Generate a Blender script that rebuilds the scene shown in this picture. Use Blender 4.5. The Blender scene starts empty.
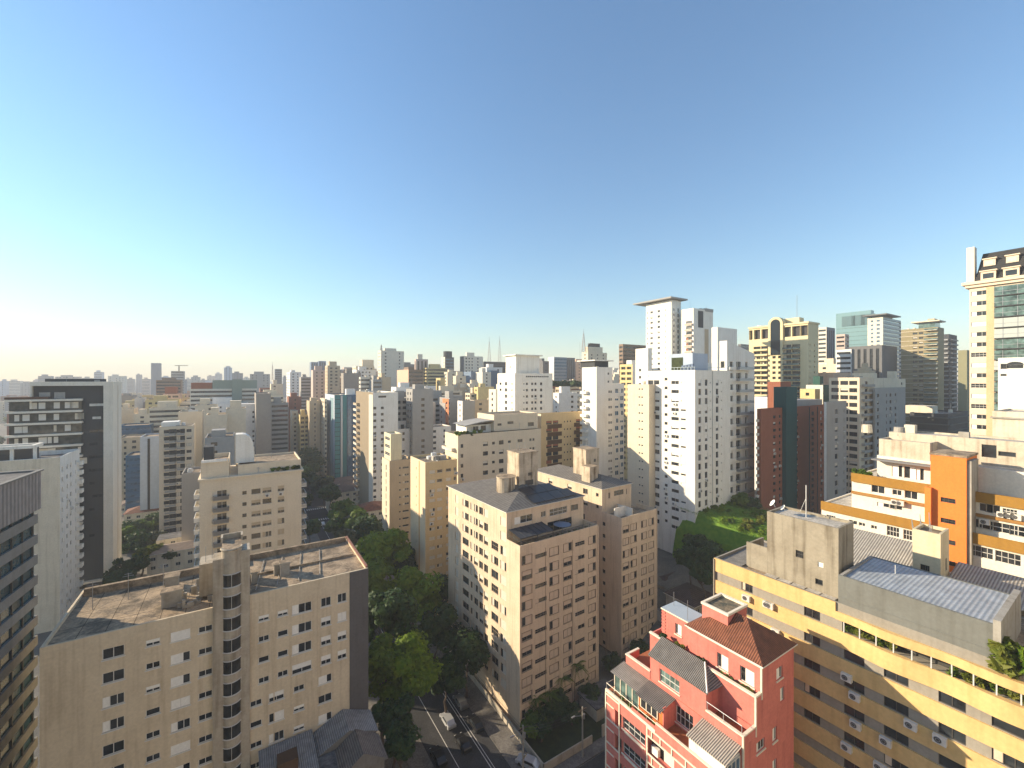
import bpy, math, random
from math import sin, cos, radians, pi, sqrt

# ------------------------------------------------------------------ camera, sky, sun, exposure
SC = bpy.context.scene
COL = SC.collection
F = 427.0; HC = 67.0; HY = 380.0; CX = 512.0
TH = radians(32.5)
cam_data = bpy.data.cameras.new('camera'); cam = bpy.data.objects.new('camera', cam_data); COL.objects.link(cam)
cam.location = (0, 0, HC); cam.rotation_euler = (pi / 2, 0, 0)
cam_data.sensor_width = 36.0; cam_data.lens = F * 36.0 / 1024.0
cam_data.shift_y = -4.0 / 1024.0
cam_data.clip_start = 0.5; cam_data.clip_end = 30000
SC.camera = cam
SUN_DIR = (-0.986, 0.167); SUN_EL = radians(20.0)
SUN_AZ = math.atan2(SUN_DIR[0], SUN_DIR[1])
world = bpy.data.worlds.new('World'); SC.world = world; world.use_nodes = True
nt = world.node_tree; bgn = nt.nodes['Background']
sky = nt.nodes.new('ShaderNodeTexSky'); sky.sky_type = 'NISHITA'; sky.sun_disc = False
sky.sun_elevation = SUN_EL; sky.sun_rotation = SUN_AZ % (2 * pi)
sky.altitude = 800; sky.air_density = 1.6; sky.dust_density = 0.25; sky.ozone_density = 4.6
tint = nt.nodes.new('ShaderNodeMix'); tint.data_type = 'RGBA'; tint.blend_type = 'MULTIPLY'; tint.inputs['Factor'].default_value = 1
tint.inputs['B'].default_value = (0.93, 1.0, 1.04, 1)
nt.links.new(sky.outputs[0], tint.inputs['A']); nt.links.new(tint.outputs['Result'], bgn.inputs[0]); bgn.inputs[1].default_value = 0.065
sl = bpy.data.lights.new('sun', 'SUN'); so = bpy.data.objects.new('sun', sl); COL.objects.link(so)
sl.energy = 3.25; sl.angle = radians(0.5); sl.color = (1.0, 0.83, 0.60)
so.rotation_euler = (pi / 2 - SUN_EL, 0, math.atan2(SUN_DIR[0], -SUN_DIR[1]))
so.location = (0, 0, 300)
SC.view_settings.view_transform = 'Standard'; SC.view_settings.look = 'None'
SC.view_settings.exposure = 1.7; SC.view_settings.gamma = 1.0; SC.view_settings.use_curve_mapping = False
SC.cycles.max_bounces = 6; SC.cycles.diffuse_bounces = 5; SC.cycles.glossy_bounces = 2
SC.cycles.transmission_bounces = 2; SC.cycles.volume_bounces = 0; SC.cycles.transparent_max_bounces = 6
SC.cycles.use_denoising = True
SC.cycles.caustics_reflective = False; SC.cycles.caustics_refractive = False
HAZE_D = 0.00034

def clamp(x, a, b): return max(a, min(b, x))
def smooth(a, b, x):
    t = clamp((x - a) / (b - a), 0, 1); return t * t * (3 - 2 * t)
def wx(px, Y): return (px - CX) / F * Y
def wz(py, Y): return HC - (py - HY) * Y / F
LX = (cos(TH), sin(TH))
def ground(x, y):
    lx = (x - 1.5) * LX[0] + (y - 81) * LX[1]
    d = sqrt(x * x + y * y)
    z = 11 * smooth(30, 58, lx) * smooth(60, 95, d)
    z += (30 * smooth(-200, 350, x) + 4) * smooth(240, 900, d)
    z += 22 * smooth(900, 2600, d)
    return z

# ------------------------------------------------------------------ materials
MATS = {}
def new_mat(name):
    m = bpy.data.materials.new(name); m.use_nodes = True
    return m, m.node_tree, m.node_tree.nodes['Principled BSDF']
def nd(t, typ, **kw):
    n = t.nodes.new(typ)
    for k, v in kw.items(): setattr(n, k, v)
    return n
def flat(name, rgb, rough=.6, metal=0, spec=.5, em=0):
    if name in MATS: return MATS[name]
    m, t, b = new_mat(name)
    b.inputs['Base Color'].default_value = (*rgb, 1); b.inputs['Roughness'].default_value = rough
    b.inputs['Metallic'].default_value = metal; b.inputs['Specular IOR Level'].default_value = spec
    MATS[name] = m; return m
def wall(name, rgb, dirt=.25, scale=.35, rough=.85, stain=(.5, .46, .4), streak=.5, bump=.15, fine=3.0):
    """painted or bare wall with blotches, rain streaks and a little roughness"""
    if name in MATS: return MATS[name]
    m, t, b = new_mat(name); L = t.links.new
    tc = nd(t, 'ShaderNodeTexCoord')
    n1 = nd(t, 'ShaderNodeTexNoise'); n1.inputs['Scale'].default_value = scale; n1.inputs['Detail'].default_value = 5; n1.inputs['Roughness'].default_value = .65
    mp = nd(t, 'ShaderNodeMapping'); mp.inputs['Scale'].default_value = (1.1, 1.1, .07)
    n2 = nd(t, 'ShaderNodeTexNoise'); n2.inputs['Scale'].default_value = 1.2; n2.inputs['Detail'].default_value = 4
    n3 = nd(t, 'ShaderNodeTexNoise'); n3.inputs['Scale'].default_value = fine; n3.inputs['Detail'].default_value = 3
    for n in (n1, n3): L(tc.outputs['Object'], n.inputs['Vector'])
    L(tc.outputs['Object'], mp.inputs['Vector']); L(mp.outputs[0], n2.inputs['Vector'])
    r1 = nd(t, 'ShaderNodeMapRange'); r1.inputs[1].default_value = .42; r1.inputs[2].default_value = .75; r1.inputs[3].default_value = 0; r1.inputs[4].default_value = dirt
    L(n1.outputs['Fac'], r1.inputs[0])
    r2 = nd(t, 'ShaderNodeMapRange'); r2.inputs[1].default_value = .5; r2.inputs[2].default_value = .78; r2.inputs[3].default_value = 0; r2.inputs[4].default_value = dirt * streak * 2
    L(n2.outputs['Fac'], r2.inputs[0])
    ad = nd(t, 'ShaderNodeMath', operation='ADD', use_clamp=True); L(r1.outputs[0], ad.inputs[0]); L(r2.outputs[0], ad.inputs[1])
    mx = nd(t, 'ShaderNodeMix', data_type='RGBA'); mx.inputs['A'].default_value = (*rgb, 1)
    mx.inputs['B'].default_value = (*[c * s for c, s in zip(rgb, stain)], 1)
    L(ad.outputs[0], mx.inputs['Factor'])
    hs = nd(t, 'ShaderNodeMapRange'); hs.inputs[1].default_value = .3; hs.inputs[2].default_value = .7; hs.inputs[3].default_value = .93; hs.inputs[4].default_value = 1.06
    L(n3.outputs['Fac'], hs.inputs[0])
    mu = nd(t, 'ShaderNodeMix', data_type='RGBA', blend_type='MULTIPLY'); mu.inputs['Factor'].default_value = 1
    L(mx.outputs['Result'], mu.inputs['A']); L(hs.outputs[0], mu.inputs['B'])
    L(mu.outputs['Result'], b.inputs['Base Color'])
    b.inputs['Roughness'].default_value = rough; b.inputs['Specular IOR Level'].default_value = .25
    MATS[name] = m; return m
def striped(name, rgb, rgb2, axis=0, period=.35, rough=.5, metal=0.0, bump=.5, dirt=.3, spec=.4):
    """corrugated sheet or tile roof: a wave along one local axis"""
    if name in MATS: return MATS[name]
    m, t, b = new_mat(name); L = t.links.new
    tc = nd(t, 'ShaderNodeTexCoord')
    w = nd(t, 'ShaderNodeTexWave', wave_type='BANDS', bands_direction='XYZ'[axis], wave_profile='SIN')
    w.inputs['Scale'].default_value = 2 * pi / (period * 20) ; w.inputs['Distortion'].default_value = 0
    L(tc.outputs['Object'], w.inputs['Vector'])
    n = nd(t, 'ShaderNodeTexNoise'); n.inputs['Scale'].default_value = .9; n.inputs['Detail'].default_value = 6; n.inputs['Roughness'].default_value = .7
    L(tc.outputs['Object'], n.inputs['Vector'])
    r = nd(t, 'ShaderNodeMapRange'); r.inputs[1].default_value = .35; r.inputs[2].default_value = .7; r.inputs[3].default_value = 1 - dirt; r.inputs[4].default_value = 1.1
    L(n.outputs['Fac'], r.inputs[0])
    mx = nd(t, 'ShaderNodeMix', data_type='RGBA'); mx.inputs['A'].default_value = (*rgb2, 1); mx.inputs['B'].default_value = (*rgb, 1)
    L(w.outputs['Fac'], mx.inputs['Factor'])
    mu = nd(t, 'ShaderNodeMix', data_type='RGBA', blend_type='MULTIPLY'); mu.inputs['Factor'].default_value = 1
    L(mx.outputs['Result'], mu.inputs['A']); L(r.outputs[0], mu.inputs['B'])
    L(mu.outputs['Result'], b.inputs['Base Color'])
    bp = nd(t, 'ShaderNodeBump'); bp.inputs['Strength'].default_value = bump; bp.inputs['Distance'].default_value = .06
    L(w.outputs['Fac'], bp.inputs['Height']); L(bp.outputs[0], b.inputs['Normal'])
    b.inputs['Roughness'].default_value = rough; b.inputs['Metallic'].default_value = metal; b.inputs['Specular IOR Level'].default_value = spec
    MATS[name] = m; return m
def roofmat(name, rgb, rgb2, scale=.5, rough=.9, panel=0.0):
    """old concrete or bitumen roof: large stains, fine grit and sheet joints"""
    if name in MATS: return MATS[name]
    m, t, b = new_mat(name); L = t.links.new
    tc = nd(t, 'ShaderNodeTexCoord')
    n1 = nd(t, 'ShaderNodeTexNoise'); n1.inputs['Scale'].default_value = scale; n1.inputs['Detail'].default_value = 8; n1.inputs['Roughness'].default_value = .72; n1.inputs['Distortion'].default_value = .6
    n2 = nd(t, 'ShaderNodeTexNoise'); n2.inputs['Scale'].default_value = 4; n2.inputs['Detail'].default_value = 4
    for n in (n1, n2): L(tc.outputs['Object'], n.inputs['Vector'])
    r = nd(t, 'ShaderNodeMapRange'); r.inputs[1].default_value = .4; r.inputs[2].default_value = .62; L(n1.outputs['Fac'], r.inputs[0])
    mx = nd(t, 'ShaderNodeMix', data_type='RGBA'); mx.inputs['A'].default_value = (*rgb, 1); mx.inputs['B'].default_value = (*rgb2, 1)
    L(r.outputs[0], mx.inputs['Factor'])
    h = nd(t, 'ShaderNodeMapRange'); h.inputs[1].default_value = .3; h.inputs[2].default_value = .7; h.inputs[3].default_value = .72; h.inputs[4].default_value = 1.18
    L(n2.outputs['Fac'], h.inputs[0])
    mu = nd(t, 'ShaderNodeMix', data_type='RGBA', blend_type='MULTIPLY'); mu.inputs['Factor'].default_value = 1
    L(mx.outputs['Result'], mu.inputs['A']); L(h.outputs[0], mu.inputs['B'])
    out = mu.outputs['Result']
    if panel:
        br = nd(t, 'ShaderNodeTexBrick'); br.offset = 0; br.inputs['Scale'].default_value = 1; br.inputs['Brick Width'].default_value = panel; br.inputs['Row Height'].default_value = panel * 1.7
        br.inputs['Mortar Size'].default_value = .05; br.inputs['Color1'].default_value = (1, 1, 1, 1); br.inputs['Color2'].default_value = (.85, .85, .85, 1); br.inputs['Mortar'].default_value = (.35, .33, .3, 1)
        L(tc.outputs['Object'], br.inputs['Vector'])
        m3 = nd(t, 'ShaderNodeMix', data_type='RGBA', blend_type='MULTIPLY'); m3.inputs['Factor'].default_value = 1
        L(out, m3.inputs['A']); L(br.outputs['Color'], m3.inputs['B']); out = m3.outputs['Result']
    L(out, b.inputs['Base Color']); b.inputs['Roughness'].default_value = rough; b.inputs['Specular IOR Level'].default_value = .2
    MATS[name] = m; return m
def glassmat(name, rgb, rough=.08, spec=.6, vary=.5):
    if name in MATS: return MATS[name]
    m, t, b = new_mat(name); L = t.links.new
    oi = nd(t, 'ShaderNodeObjectInfo'); tc = nd(t, 'ShaderNodeTexCoord')
    n = nd(t, 'ShaderNodeTexNoise', noise_dimensions='4D'); n.inputs['Scale'].default_value = .8
    mlt = nd(t, 'ShaderNodeMath', operation='MULTIPLY'); mlt.inputs[1].default_value = 37.0
    L(oi.outputs['Random'], mlt.inputs[0]); L(mlt.outputs[0], n.inputs['W']); L(tc.outputs['Object'], n.inputs['Vector'])
    r = nd(t, 'ShaderNodeMapRange'); r.inputs[1].default_value = .3; r.inputs[2].default_value = .75; r.inputs[3].default_value = 1 - vary; r.inputs[4].default_value = 1 + vary * 2
    L(n.outputs['Fac'], r.inputs[0])
    mu = nd(t, 'ShaderNodeMix', data_type='RGBA', blend_type='MULTIPLY'); mu.inputs['Factor'].default_value = 1; mu.inputs['A'].default_value = (*rgb, 1)
    L(r.outputs[0], mu.inputs['B']); L(mu.outputs['Result'], b.inputs['Base Color'])
    b.inputs['Roughness'].default_value = rough; b.inputs['Specular IOR Level'].default_value = spec
    MATS[name] = m; return m
def leafmat(name, rgb, rgb2, trans=.35):
    if name in MATS: return MATS[name]
    m, t, b = new_mat(name); L = t.links.new
    tc = nd(t, 'ShaderNodeTexCoord'); n = nd(t, 'ShaderNodeTexNoise'); n.inputs['Scale'].default_value = .9; n.inputs['Detail'].default_value = 5
    L(tc.outputs['Object'], n.inputs['Vector'])
    r = nd(t, 'ShaderNodeMapRange'); r.inputs[1].default_value = .35; r.inputs[2].default_value = .68; L(n.outputs['Fac'], r.inputs[0])
    mx = nd(t, 'ShaderNodeMix', data_type='RGBA'); mx.inputs['A'].default_value = (*rgb, 1); mx.inputs['B'].default_value = (*rgb2, 1); L(r.outputs[0], mx.inputs['Factor'])
    L(mx.outputs['Result'], b.inputs['Base Color']); b.inputs['Roughness'].default_value = .6; b.inputs['Specular IOR Level'].default_value = .25
    tr = nd(t, 'ShaderNodeBsdfTranslucent'); L(mx.outputs['Result'], tr.inputs['Color'])
    ms = nd(t, 'ShaderNodeMixShader'); ms.inputs[0].default_value = trans
    L(b.outputs[0], ms.inputs[1]); L(tr.outputs[0], ms.inputs[2]); L(ms.outputs[0], t.nodes['Material Output'].inputs['Surface'])
    MATS[name] = m; return m

GLASS = glassmat('window_glass', (.022, .026, .03))
GLASS_T = glassmat('teal_glass', (.012, .045, .06), rough=.22, spec=.3, vary=.4)
GLASS_B = glassmat('blue_glass', (.04, .10, .17), rough=.06, spec=.8, vary=.4)
GLASS_G = glassmat('pale_glass', (.075, .12, .11), rough=.1, spec=.5, vary=.6)
FRAME = flat('white_frame', (.62, .60, .55), .5)
FRAME_D = flat('dark_frame', (.06, .055, .05), .5)
FRAME_B = flat('bronze_frame', (.22, .17, .12), .5)
SHUT = wall('cream_shutter', (.60, .55, .46), .15, 1.0)
SHUT_W = wall('white_shutter', (.78, .76, .70), .1, 1.0)
SHUT_T = wall('tan_shutter', (.60, .48, .36), .2, 1.0)
DARK = flat('dark_recess', (.02, .02, .022), .7)
METAL = flat('grey_metal', (.33, .34, .35), .45, .5)
METAL_L = flat('light_metal', (.6, .6, .58), .5, .2)
CONC = wall('bare_concrete', (.34, .32, .28), .5, .5, streak=.6)
CONC_D = wall('dark_concrete', (.19, .18, .165), .4, .5)
ROOF_C = roofmat('stained_concrete_roof', (.17, .13, .09), (.42, .32, .215))
ROOF_D = roofmat('dark_bitumen_roof', (.07, .07, .075), (.17, .165, .16))
ROOF_P = roofmat('pale_roof', (.36, .33, .28), (.58, .53, .45))
TILE = striped('clay_tile_roof', (.30, .11, .055), (.13, .045, .025), 0, .24, .85, 0, .8, .45)
TILE_Y = striped('clay_tile_roof_turned', (.30, .11, .055), (.13, .045, .025), 1, .24, .85, 0, .8, .45)
WHITE = wall('white_paint', (.78, .75, .67), .24, .25, stain=(.62, .58, .52), streak=.9)
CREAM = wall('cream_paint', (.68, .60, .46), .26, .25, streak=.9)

# ------------------------------------------------------------------ mesh builder
class MB:
    def __init__(s): s.v = []; s.f = []; s.m = []
    def face(s, pts, m=0):
        i = len(s.v); s.v.extend(pts); s.f.append(tuple(range(i, i + len(pts)))); s.m.append(m)
    def box(s, x0, y0, z0, x1, y1, z1, m=0, top=None, skip=''):
        i = len(s.v)
        s.v += [(x0, y0, z0), (x1, y0, z0), (x1, y1, z0), (x0, y1, z0), (x0, y0, z1), (x1, y0, z1), (x1, y1, z1), (x0, y1, z1)]
        for k, q in (('f', (0, 1, 5, 4)), ('r', (1, 2, 6, 5)), ('k', (2, 3, 7, 6)), ('l', (3, 0, 4, 7)), ('t', (4, 5, 6, 7)), ('b', (3, 2, 1, 0))):
            if k in skip: continue
            s.f.append(tuple(i + a for a in q)); s.m.append(top if (k == 't' and top is not None) else m)
    def prism(s, poly, z0, z1, m=0, top=None, bottom=True):
        i = len(s.v); n = len(poly)
        s.v += [(x, y, z0) for x, y in poly] + [(x, y, z1) for x, y in poly]
        for k in range(n):
            j = (k + 1) % n; s.f.append((i + k, i + j, i + n + j, i + n + k)); s.m.append(m)
        s.f.append(tuple(i + n + k for k in range(n))); s.m.append(m if top is None else top)
        if bottom: s.f.append(tuple(i + n - 1 - k for k in range(n))); s.m.append(m)
    def cyl(s, cx, cy, z0, z1, r, n=16, m=0, r2=None, top=None):
        r2 = r if r2 is None else r2; i = len(s.v)
        for z, rr in ((z0, r), (z1, r2)):
            s.v += [(cx + rr * cos(2 * pi * k / n), cy + rr * sin(2 * pi * k / n), z) for k in range(n)]
        for k in range(n):
            j = (k + 1) % n; s.f.append((i + k, i + j, i + n + j, i + n + k)); s.m.append(m)
        s.f.append(tuple(i + n + k for k in range(n))); s.m.append(m if top is None else top)
        s.f.append(tuple(i + n - 1 - k for k in range(n))); s.m.append(m)
    def bar(s, p, q, r=.05, n=5, m=0, r2=None):
        d = [b - a for a, b in zip(p, q)]; L = sqrt(sum(c * c for c in d)) or 1e-6; d = [c / L for c in d]
        a = (0, 0, 1) if abs(d[2]) < .9 else (1, 0, 0)
        u = (d[1] * a[2] - d[2] * a[1], d[2] * a[0] - d[0] * a[2], d[0] * a[1] - d[1] * a[0]); l = sqrt(sum(c * c for c in u)); u = [c / l for c in u]
        w = (d[1] * u[2] - d[2] * u[1], d[2] * u[0] - d[0] * u[2], d[0] * u[1] - d[1] * u[0])
        i = len(s.v); r2 = r if r2 is None else r2
        for P, R in ((p, r), (q, r2)):
            for k in range(n):
                c, e = cos(2 * pi * k / n) * R, sin(2 * pi * k / n) * R
                s.v.append(tuple(P[x] + u[x] * c + w[x] * e for x in range(3)))
        for k in range(n):
            j = (k + 1) % n; s.f.append((i + k, i + n + k, i + n + j, i + j)); s.m.append(m)
        s.f.append(tuple(i + n - 1 - k for k in range(n))); s.m.append(m); s.f.append(tuple(i + n + k for k in range(n))); s.m.append(m)
    def mesh(s, name, mats):
        me = bpy.data.meshes.new(name); me.from_pydata(s.v, [], s.f)
        for m in (mats if isinstance(mats, (list, tuple)) else [mats]): me.materials.append(m)
        me.polygons.foreach_set('material_index', s.m); me.update(); return me
    def build(s, name, mats, parent=None, loc=None, rz=0, smooth=False):
        me = s.mesh(name, mats)
        if smooth: me.polygons.foreach_set('use_smooth', [True] * len(me.polygons))
        return link(name, me, parent, loc, rz)
def link(name, me, parent=None, loc=None, rz=0):
    o = bpy.data.objects.new(name, me); COL.objects.link(o)
    if parent is not None: o.parent = parent
    if loc: o.location = loc
    if rz: o.rotation_euler = (0, 0, rz)
    return o
def tag(o, label=None, cat=None, group=None, kind=None):
    if label: o['label'] = label
    if cat: o['category'] = cat
    if group: o['group'] = group
    if kind: o['kind'] = kind
    return o
def empty(name, loc, rz=0, label=None, cat=None, group=None):
    o = bpy.data.objects.new(name, None); COL.objects.link(o); o.location = loc; o.rotation_euler = (0, 0, rz)
    return tag(o, label, cat, group)
def copy_tree(o, parent=None):
    c = o.copy(); COL.objects.link(c)
    if parent is not None: c.parent = parent
    for ch in list(KIDS.get(o.name, [])):
        copy_tree(ch, c)
    return c
KIDS = {}

# ------------------------------------------------------------------ windows
WM = {}
def winmesh(w, h, kind, mats):
    """window facing -y, origin at its centre; kind picks panes, mullions and shutters. mats: frame, glass, shutter"""
    key = (round(w, 2), round(h, 2), kind, tuple(m.name for m in mats))
    if key in WM: return WM[key]
    b = MB(); x0, x1, z0, z1 = -w / 2, w / 2, -h / 2, h / 2; t = min(.07, w * .08)
    def pane(a, c, e, g, m=1, y=.0): b.face([(a, y, e), (c, y, e), (c, y, g), (a, y, g)], m)
    def fr(a, c, e, g): b.box(a, -.05, e, c, .0, g, 0, skip='k')
    ring = kind not in ('open', 'shut')
    if kind == 'shut':
        b.box(x0, -.08, z0, x1, 0, z1, 2, skip='k')
    elif kind == 'open': pane(x0, x1, z0, z1)
    elif kind in ('half_left', 'half_right'):
        xm = x0 + w * .36 if kind == 'half_right' else x1 - w * .36
        pane(x0, x1, z0, z1)
        if kind == 'half_right': b.box(xm, -.07, z0, x1, -.005, z1, 2)
        else: b.box(x0, -.07, z0, xm, -.005, z1, 2)
    elif kind == 'roller':
        pane(x0, x1, z0, z1); b.box(x0 + t, -.04, z0 + h * .45, x1 - t, -.01, z1 - t, 2); fr(-t / 2, t / 2, z0, z0 + h * .45)
    elif kind == 'two': pane(x0, x1, z0, z1); fr(-t / 2, t / 2, z0, z1)
    elif kind == 'three':
        pane(x0, x1, z0, z1); fr(x0 + w / 3 - t / 2, x0 + w / 3 + t / 2, z0, z1); fr(x1 - w / 3 - t / 2, x1 - w / 3 + t / 2, z0, z1)
        b.box(x0 + t, -.03, z0, x0 + w / 3, -.01, z1, 2)
    elif kind == 'blind': pane(x0, x1, z0, z1); b.box(x0 + t, -.03, z0 + t, x1 - t, -.01, z1 - t, 2); fr(-t / 2, t / 2, z0, z1)
    elif kind == 'bars':
        pane(x0, x1, z0, z1); fr(x0, x1, -t / 2, t / 2)
        for k in range(1, 4): fr(x0 + w * k / 4 - t / 3, x0 + w * k / 4 + t / 3, z0, z1)
    elif kind == 'dark': pane(x0, x1, z0, z1)
    if ring:
        fr(x0, x0 + t, z0, z1); fr(x1 - t, x1, z0, z1); fr(x0 + t, x1 - t, z1 - t, z1); fr(x0 + t, x1 - t, z0, z0 + t)
    WM[key] = b.mesh('window', mats); return WM[key]
FACE_ROT = {'F': 0, 'L': -pi / 2, 'R': pi / 2, 'B': pi}

# ------------------------------------------------------------------ building in a frame: local x runs along the front face, local y along the side street
class Bld:
    def __init__(s, name, label, cat, px, Y, l=None, r=None, a=None, b=None, ztop=None, top=None, th=TH, base=None, mode='L', group=None, seed=None):
        s.rng = random.Random(seed if seed is not None else label)
        s.d2 = (cos(th), sin(th)); s.d1 = (-sin(th), cos(th)); s.th = th
        C = (wx(px, Y), Y)
        if mode == 'L':
            s.a = a if a is not None else s.solve(C, s.d1, l); s.b = b if b is not None else s.solve(C, s.d2, r)
            s.o = C
        else:
            s.b = b if b is not None else -s.solve(C, s.d2, l); s.a = a if a is not None else s.solve(C, s.d1, r)
            s.o = (C[0] - s.d2[0] * s.b, C[1] - s.d2[1] * s.b)
        assert s.a > 0 and s.b > 0 and s.a < 400 and s.b < 400, (label, s.a, s.b)
        s.base = (ground(*s.o) - 1.0) if base is None else base
        s.zt = ztop if ztop is not None else wz(top, Y)
        s.h = s.zt - s.base
        s.root = empty(name, (s.o[0], s.o[1], s.base), th, label, cat, group)
        s.holes = {'F': [], 'L': [], 'R': [], 'B': []}
        s.wins = []; s.extra = []
    @staticmethod
    def solve(C, d, px):
        m = (px - CX) / F
        return (m * C[1] - C[0]) / (d[0] - m * d[1])
    def pt(s, face, u):
        if face == 'F': return (s.o[0] + s.d2[0] * u, s.o[1] + s.d2[1] * u)
        if face == 'L': k = s.a - u; return (s.o[0] + s.d1[0] * k, s.o[1] + s.d1[1] * k)
        if face == 'R': return (s.o[0] + s.d2[0] * s.b + s.d1[0] * u, s.o[1] + s.d2[1] * s.b + s.d1[1] * u)
        return (s.o[0] + s.d2[0] * (s.b - u) + s.d1[0] * s.a, s.o[1] + s.d2[1] * (s.b - u) + s.d1[1] * s.a)
    def u(s, face, px):
        if face == 'F': return s.solve(s.o, s.d2, px)
        if face == 'L': return s.a - s.solve(s.o, s.d1, px)
        return s.solve((s.o[0] + s.d2[0] * s.b, s.o[1] + s.d2[1] * s.b), s.d1, px)
    def zl(s, face, px, py):
        return wz(py, s.pt(face, s.u(face, px))[1]) - s.base
    def W(s, face): return s.b if face in 'FB' else s.a
    def loc(s, face, u, out=0.0):
        """local point on a face, 'out' metres outside it"""
        if face == 'F': return (u, -out)
        if face == 'L': return (-out, s.a - u)
        if face == 'R': return (s.b + out, u)
        return (s.b - u, s.a + out)
    def win(s, face, uc, zc, w, h, kind='two', mats=None, dep=.18):
        if zc - h / 2 < .2 or zc + h / 2 > s.h - .15: return
        u0, u1 = uc - w / 2, uc + w / 2
        if u0 < .05 or u1 > s.W(face) - .05: return
        s.holes[face].append((u0, u1, zc - h / 2, zc + h / 2, dep))
        if kind: s.wins.append((face, uc, zc, w, h, kind, mats, dep))
    def grid(s, face, cols, ztop, pitch, n, mats=None, dep=.18, skip=0.0):
        """cols: (u centre, width, height, kinds, dz); ztop: centre height of the top row"""
        for k in range(n):
            for c in cols:
                uc, w, h, kinds = c[:4]; dz = c[4] if len(c) > 4 else 0
                if s.rng.random() < skip: continue
                s.win(face, uc, ztop - k * pitch + dz, w, h, s.rng.choice(kinds), mats, dep)
    def even(s, n, face, margin=1.2):
        W = s.W(face); return [margin + (W - 2 * margin) * (i + .5) / n for i in range(n)]
    def part(s, name, mb, mats, loc=None, rz=0, parent=None, smooth=False):
        return mb.build(name, mats, parent or s.root, loc, rz, smooth)
    def pbox(s, name, x0, y0, z0, x1, y1, z1, mat, top=None, parent=None):
        b = MB(); b.box(x0, y0, z0, x1, y1, z1, 0, 1 if top else None); return s.part(name, b, [mat, top] if top else [mat], parent=parent)
    def rail(s, name, face, u0, u1, z, out, hgt=1.0, mat=None, step=1.5):
        b = MB()
        p = [(*s.loc(face, u0, 0), z), (*s.loc(face, u0, out), z), (*s.loc(face, u1, out), z), (*s.loc(face, u1, 0), z)]
        return b
    def balcony(s, face, u0, u1, z, out, mat, hgt=1.0, rail=None, name='balcony', slab=.15, key=None):
        """slab with a solid or glazed parapet on three sides, z is the floor level"""
        w = u1 - u0; k = ('balc', round(w, 2), round(out, 2), round(hgt, 2), mat.name, rail.name if rail else '', slab)
        if k not in WM:
            b = MB(); b.box(-w / 2, -out, -slab, w / 2, 0, 0, 0)
            t = .1; r = 1 if rail else 0; g = .003
            b.box(-w / 2, -out, g, w / 2, -out + t, hgt, r); b.box(-w / 2, -out + t, g, -w / 2 + t, 0, hgt, r); b.box(w / 2 - t, -out + t, g, w / 2, 0, hgt, r)
            WM[k] = b.mesh('balcony', [mat, rail] if rail else [mat])
        x, y = s.loc(face, (u0 + u1) / 2)
        return link(name, WM[k], s.root, (x, y, z), FACE_ROT[face])
    def facade(s, mb, face, z0, z1, m=0, mr=0):
        W = s.W(face); H = s.holes[face]
        zs = sorted({z0, z1} | {z for h in H for z in h[2:4]})
        P = lambda u, z, d=0: (*s.loc(face, u, -d), z)
        for a, c in zip(zs, zs[1:]):
            if c - a < 1e-4: continue
            zm = (a + c) / 2; row = sorted((h[0], h[1]) for h in H if h[2] < zm < h[3]); u = 0
            for e, g in row + [(W, W)]:
                if e - u > 1e-4: mb.face([P(u, a), P(e, a), P(e, c), P(u, c)], m)
                u = max(u, g)
        for u0, u1, a, c, d in H:
            mb.face([P(u0, a), P(u0, a, d), P(u0, c, d), P(u0, c)], mr); mb.face([P(u1, a, d), P(u1, a), P(u1, c), P(u1, c, d)], mr)
            mb.face([P(u0, a), P(u1, a), P(u1, a, d), P(u0, a, d)], mr); mb.face([P(u0, c, d), P(u1, c, d), P(u1, c), P(u0, c)], mr)
    def finish(s, wmat, rmat=None, parapet=.9, thick=.25, mats=None, lmat=None, maxobj=100, framed=False, flatroof=True, sill=None, inmesh=False):
        """walls with real openings, roof sheet behind a parapet, windows set into the openings"""
        rmat = rmat or ROOF_C; mats = mats or (FRAME, GLASS, SHUT)
        mb = MB(); wm = [wmat, rmat, lmat or wmat, GLASS if not mats else mats[1]]
        for f in 'FRBL': s.facade(mb, f, 0, s.h, 2 if f == 'L' else 0, 2 if f == 'L' else 0)
        if flatroof:
            t = thick if parapet > 0 else 0; zr = s.h - parapet; a, b, h = s.a, s.b, s.h
            mb.face([(t, t, zr), (b - t, t, zr), (b - t, a - t, zr), (t, a - t, zr)], 1)
            if parapet > 0:
                o = [(0, 0), (b, 0), (b, a), (0, a)]; i = [(t, t), (b - t, t), (b - t, a - t), (t, a - t)]
                for k in range(4):
                    j = (k + 1) % 4
                    mb.face([(*o[k], h), (*o[j], h), (*i[j], h), (*i[k], h)], 0); mb.face([(*i[k], h), (*i[j], h), (*i[j], zr), (*i[k], zr)], 0)
        if inmesh:
            for face, uc, zc, w, h, kind, wm_, dep in s.wins:
                P = lambda u, z: (*s.loc(face, u, -dep + .01), z)
                mb.face([P(uc - w / 2, zc - h / 2), P(uc + w / 2, zc - h / 2), P(uc + w / 2, zc + h / 2), P(uc - w / 2, zc + h / 2)], 3)
            s.part('wall', mb, wm); return s
        s.part('wall', mb, wm)
        ws = sorted(s.wins, key=lambda q: (lambda p: p[0] ** 2 + p[1] ** 2 + (HC - s.base - q[2]) ** 2)(s.pt(q[0], q[1])))
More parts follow.
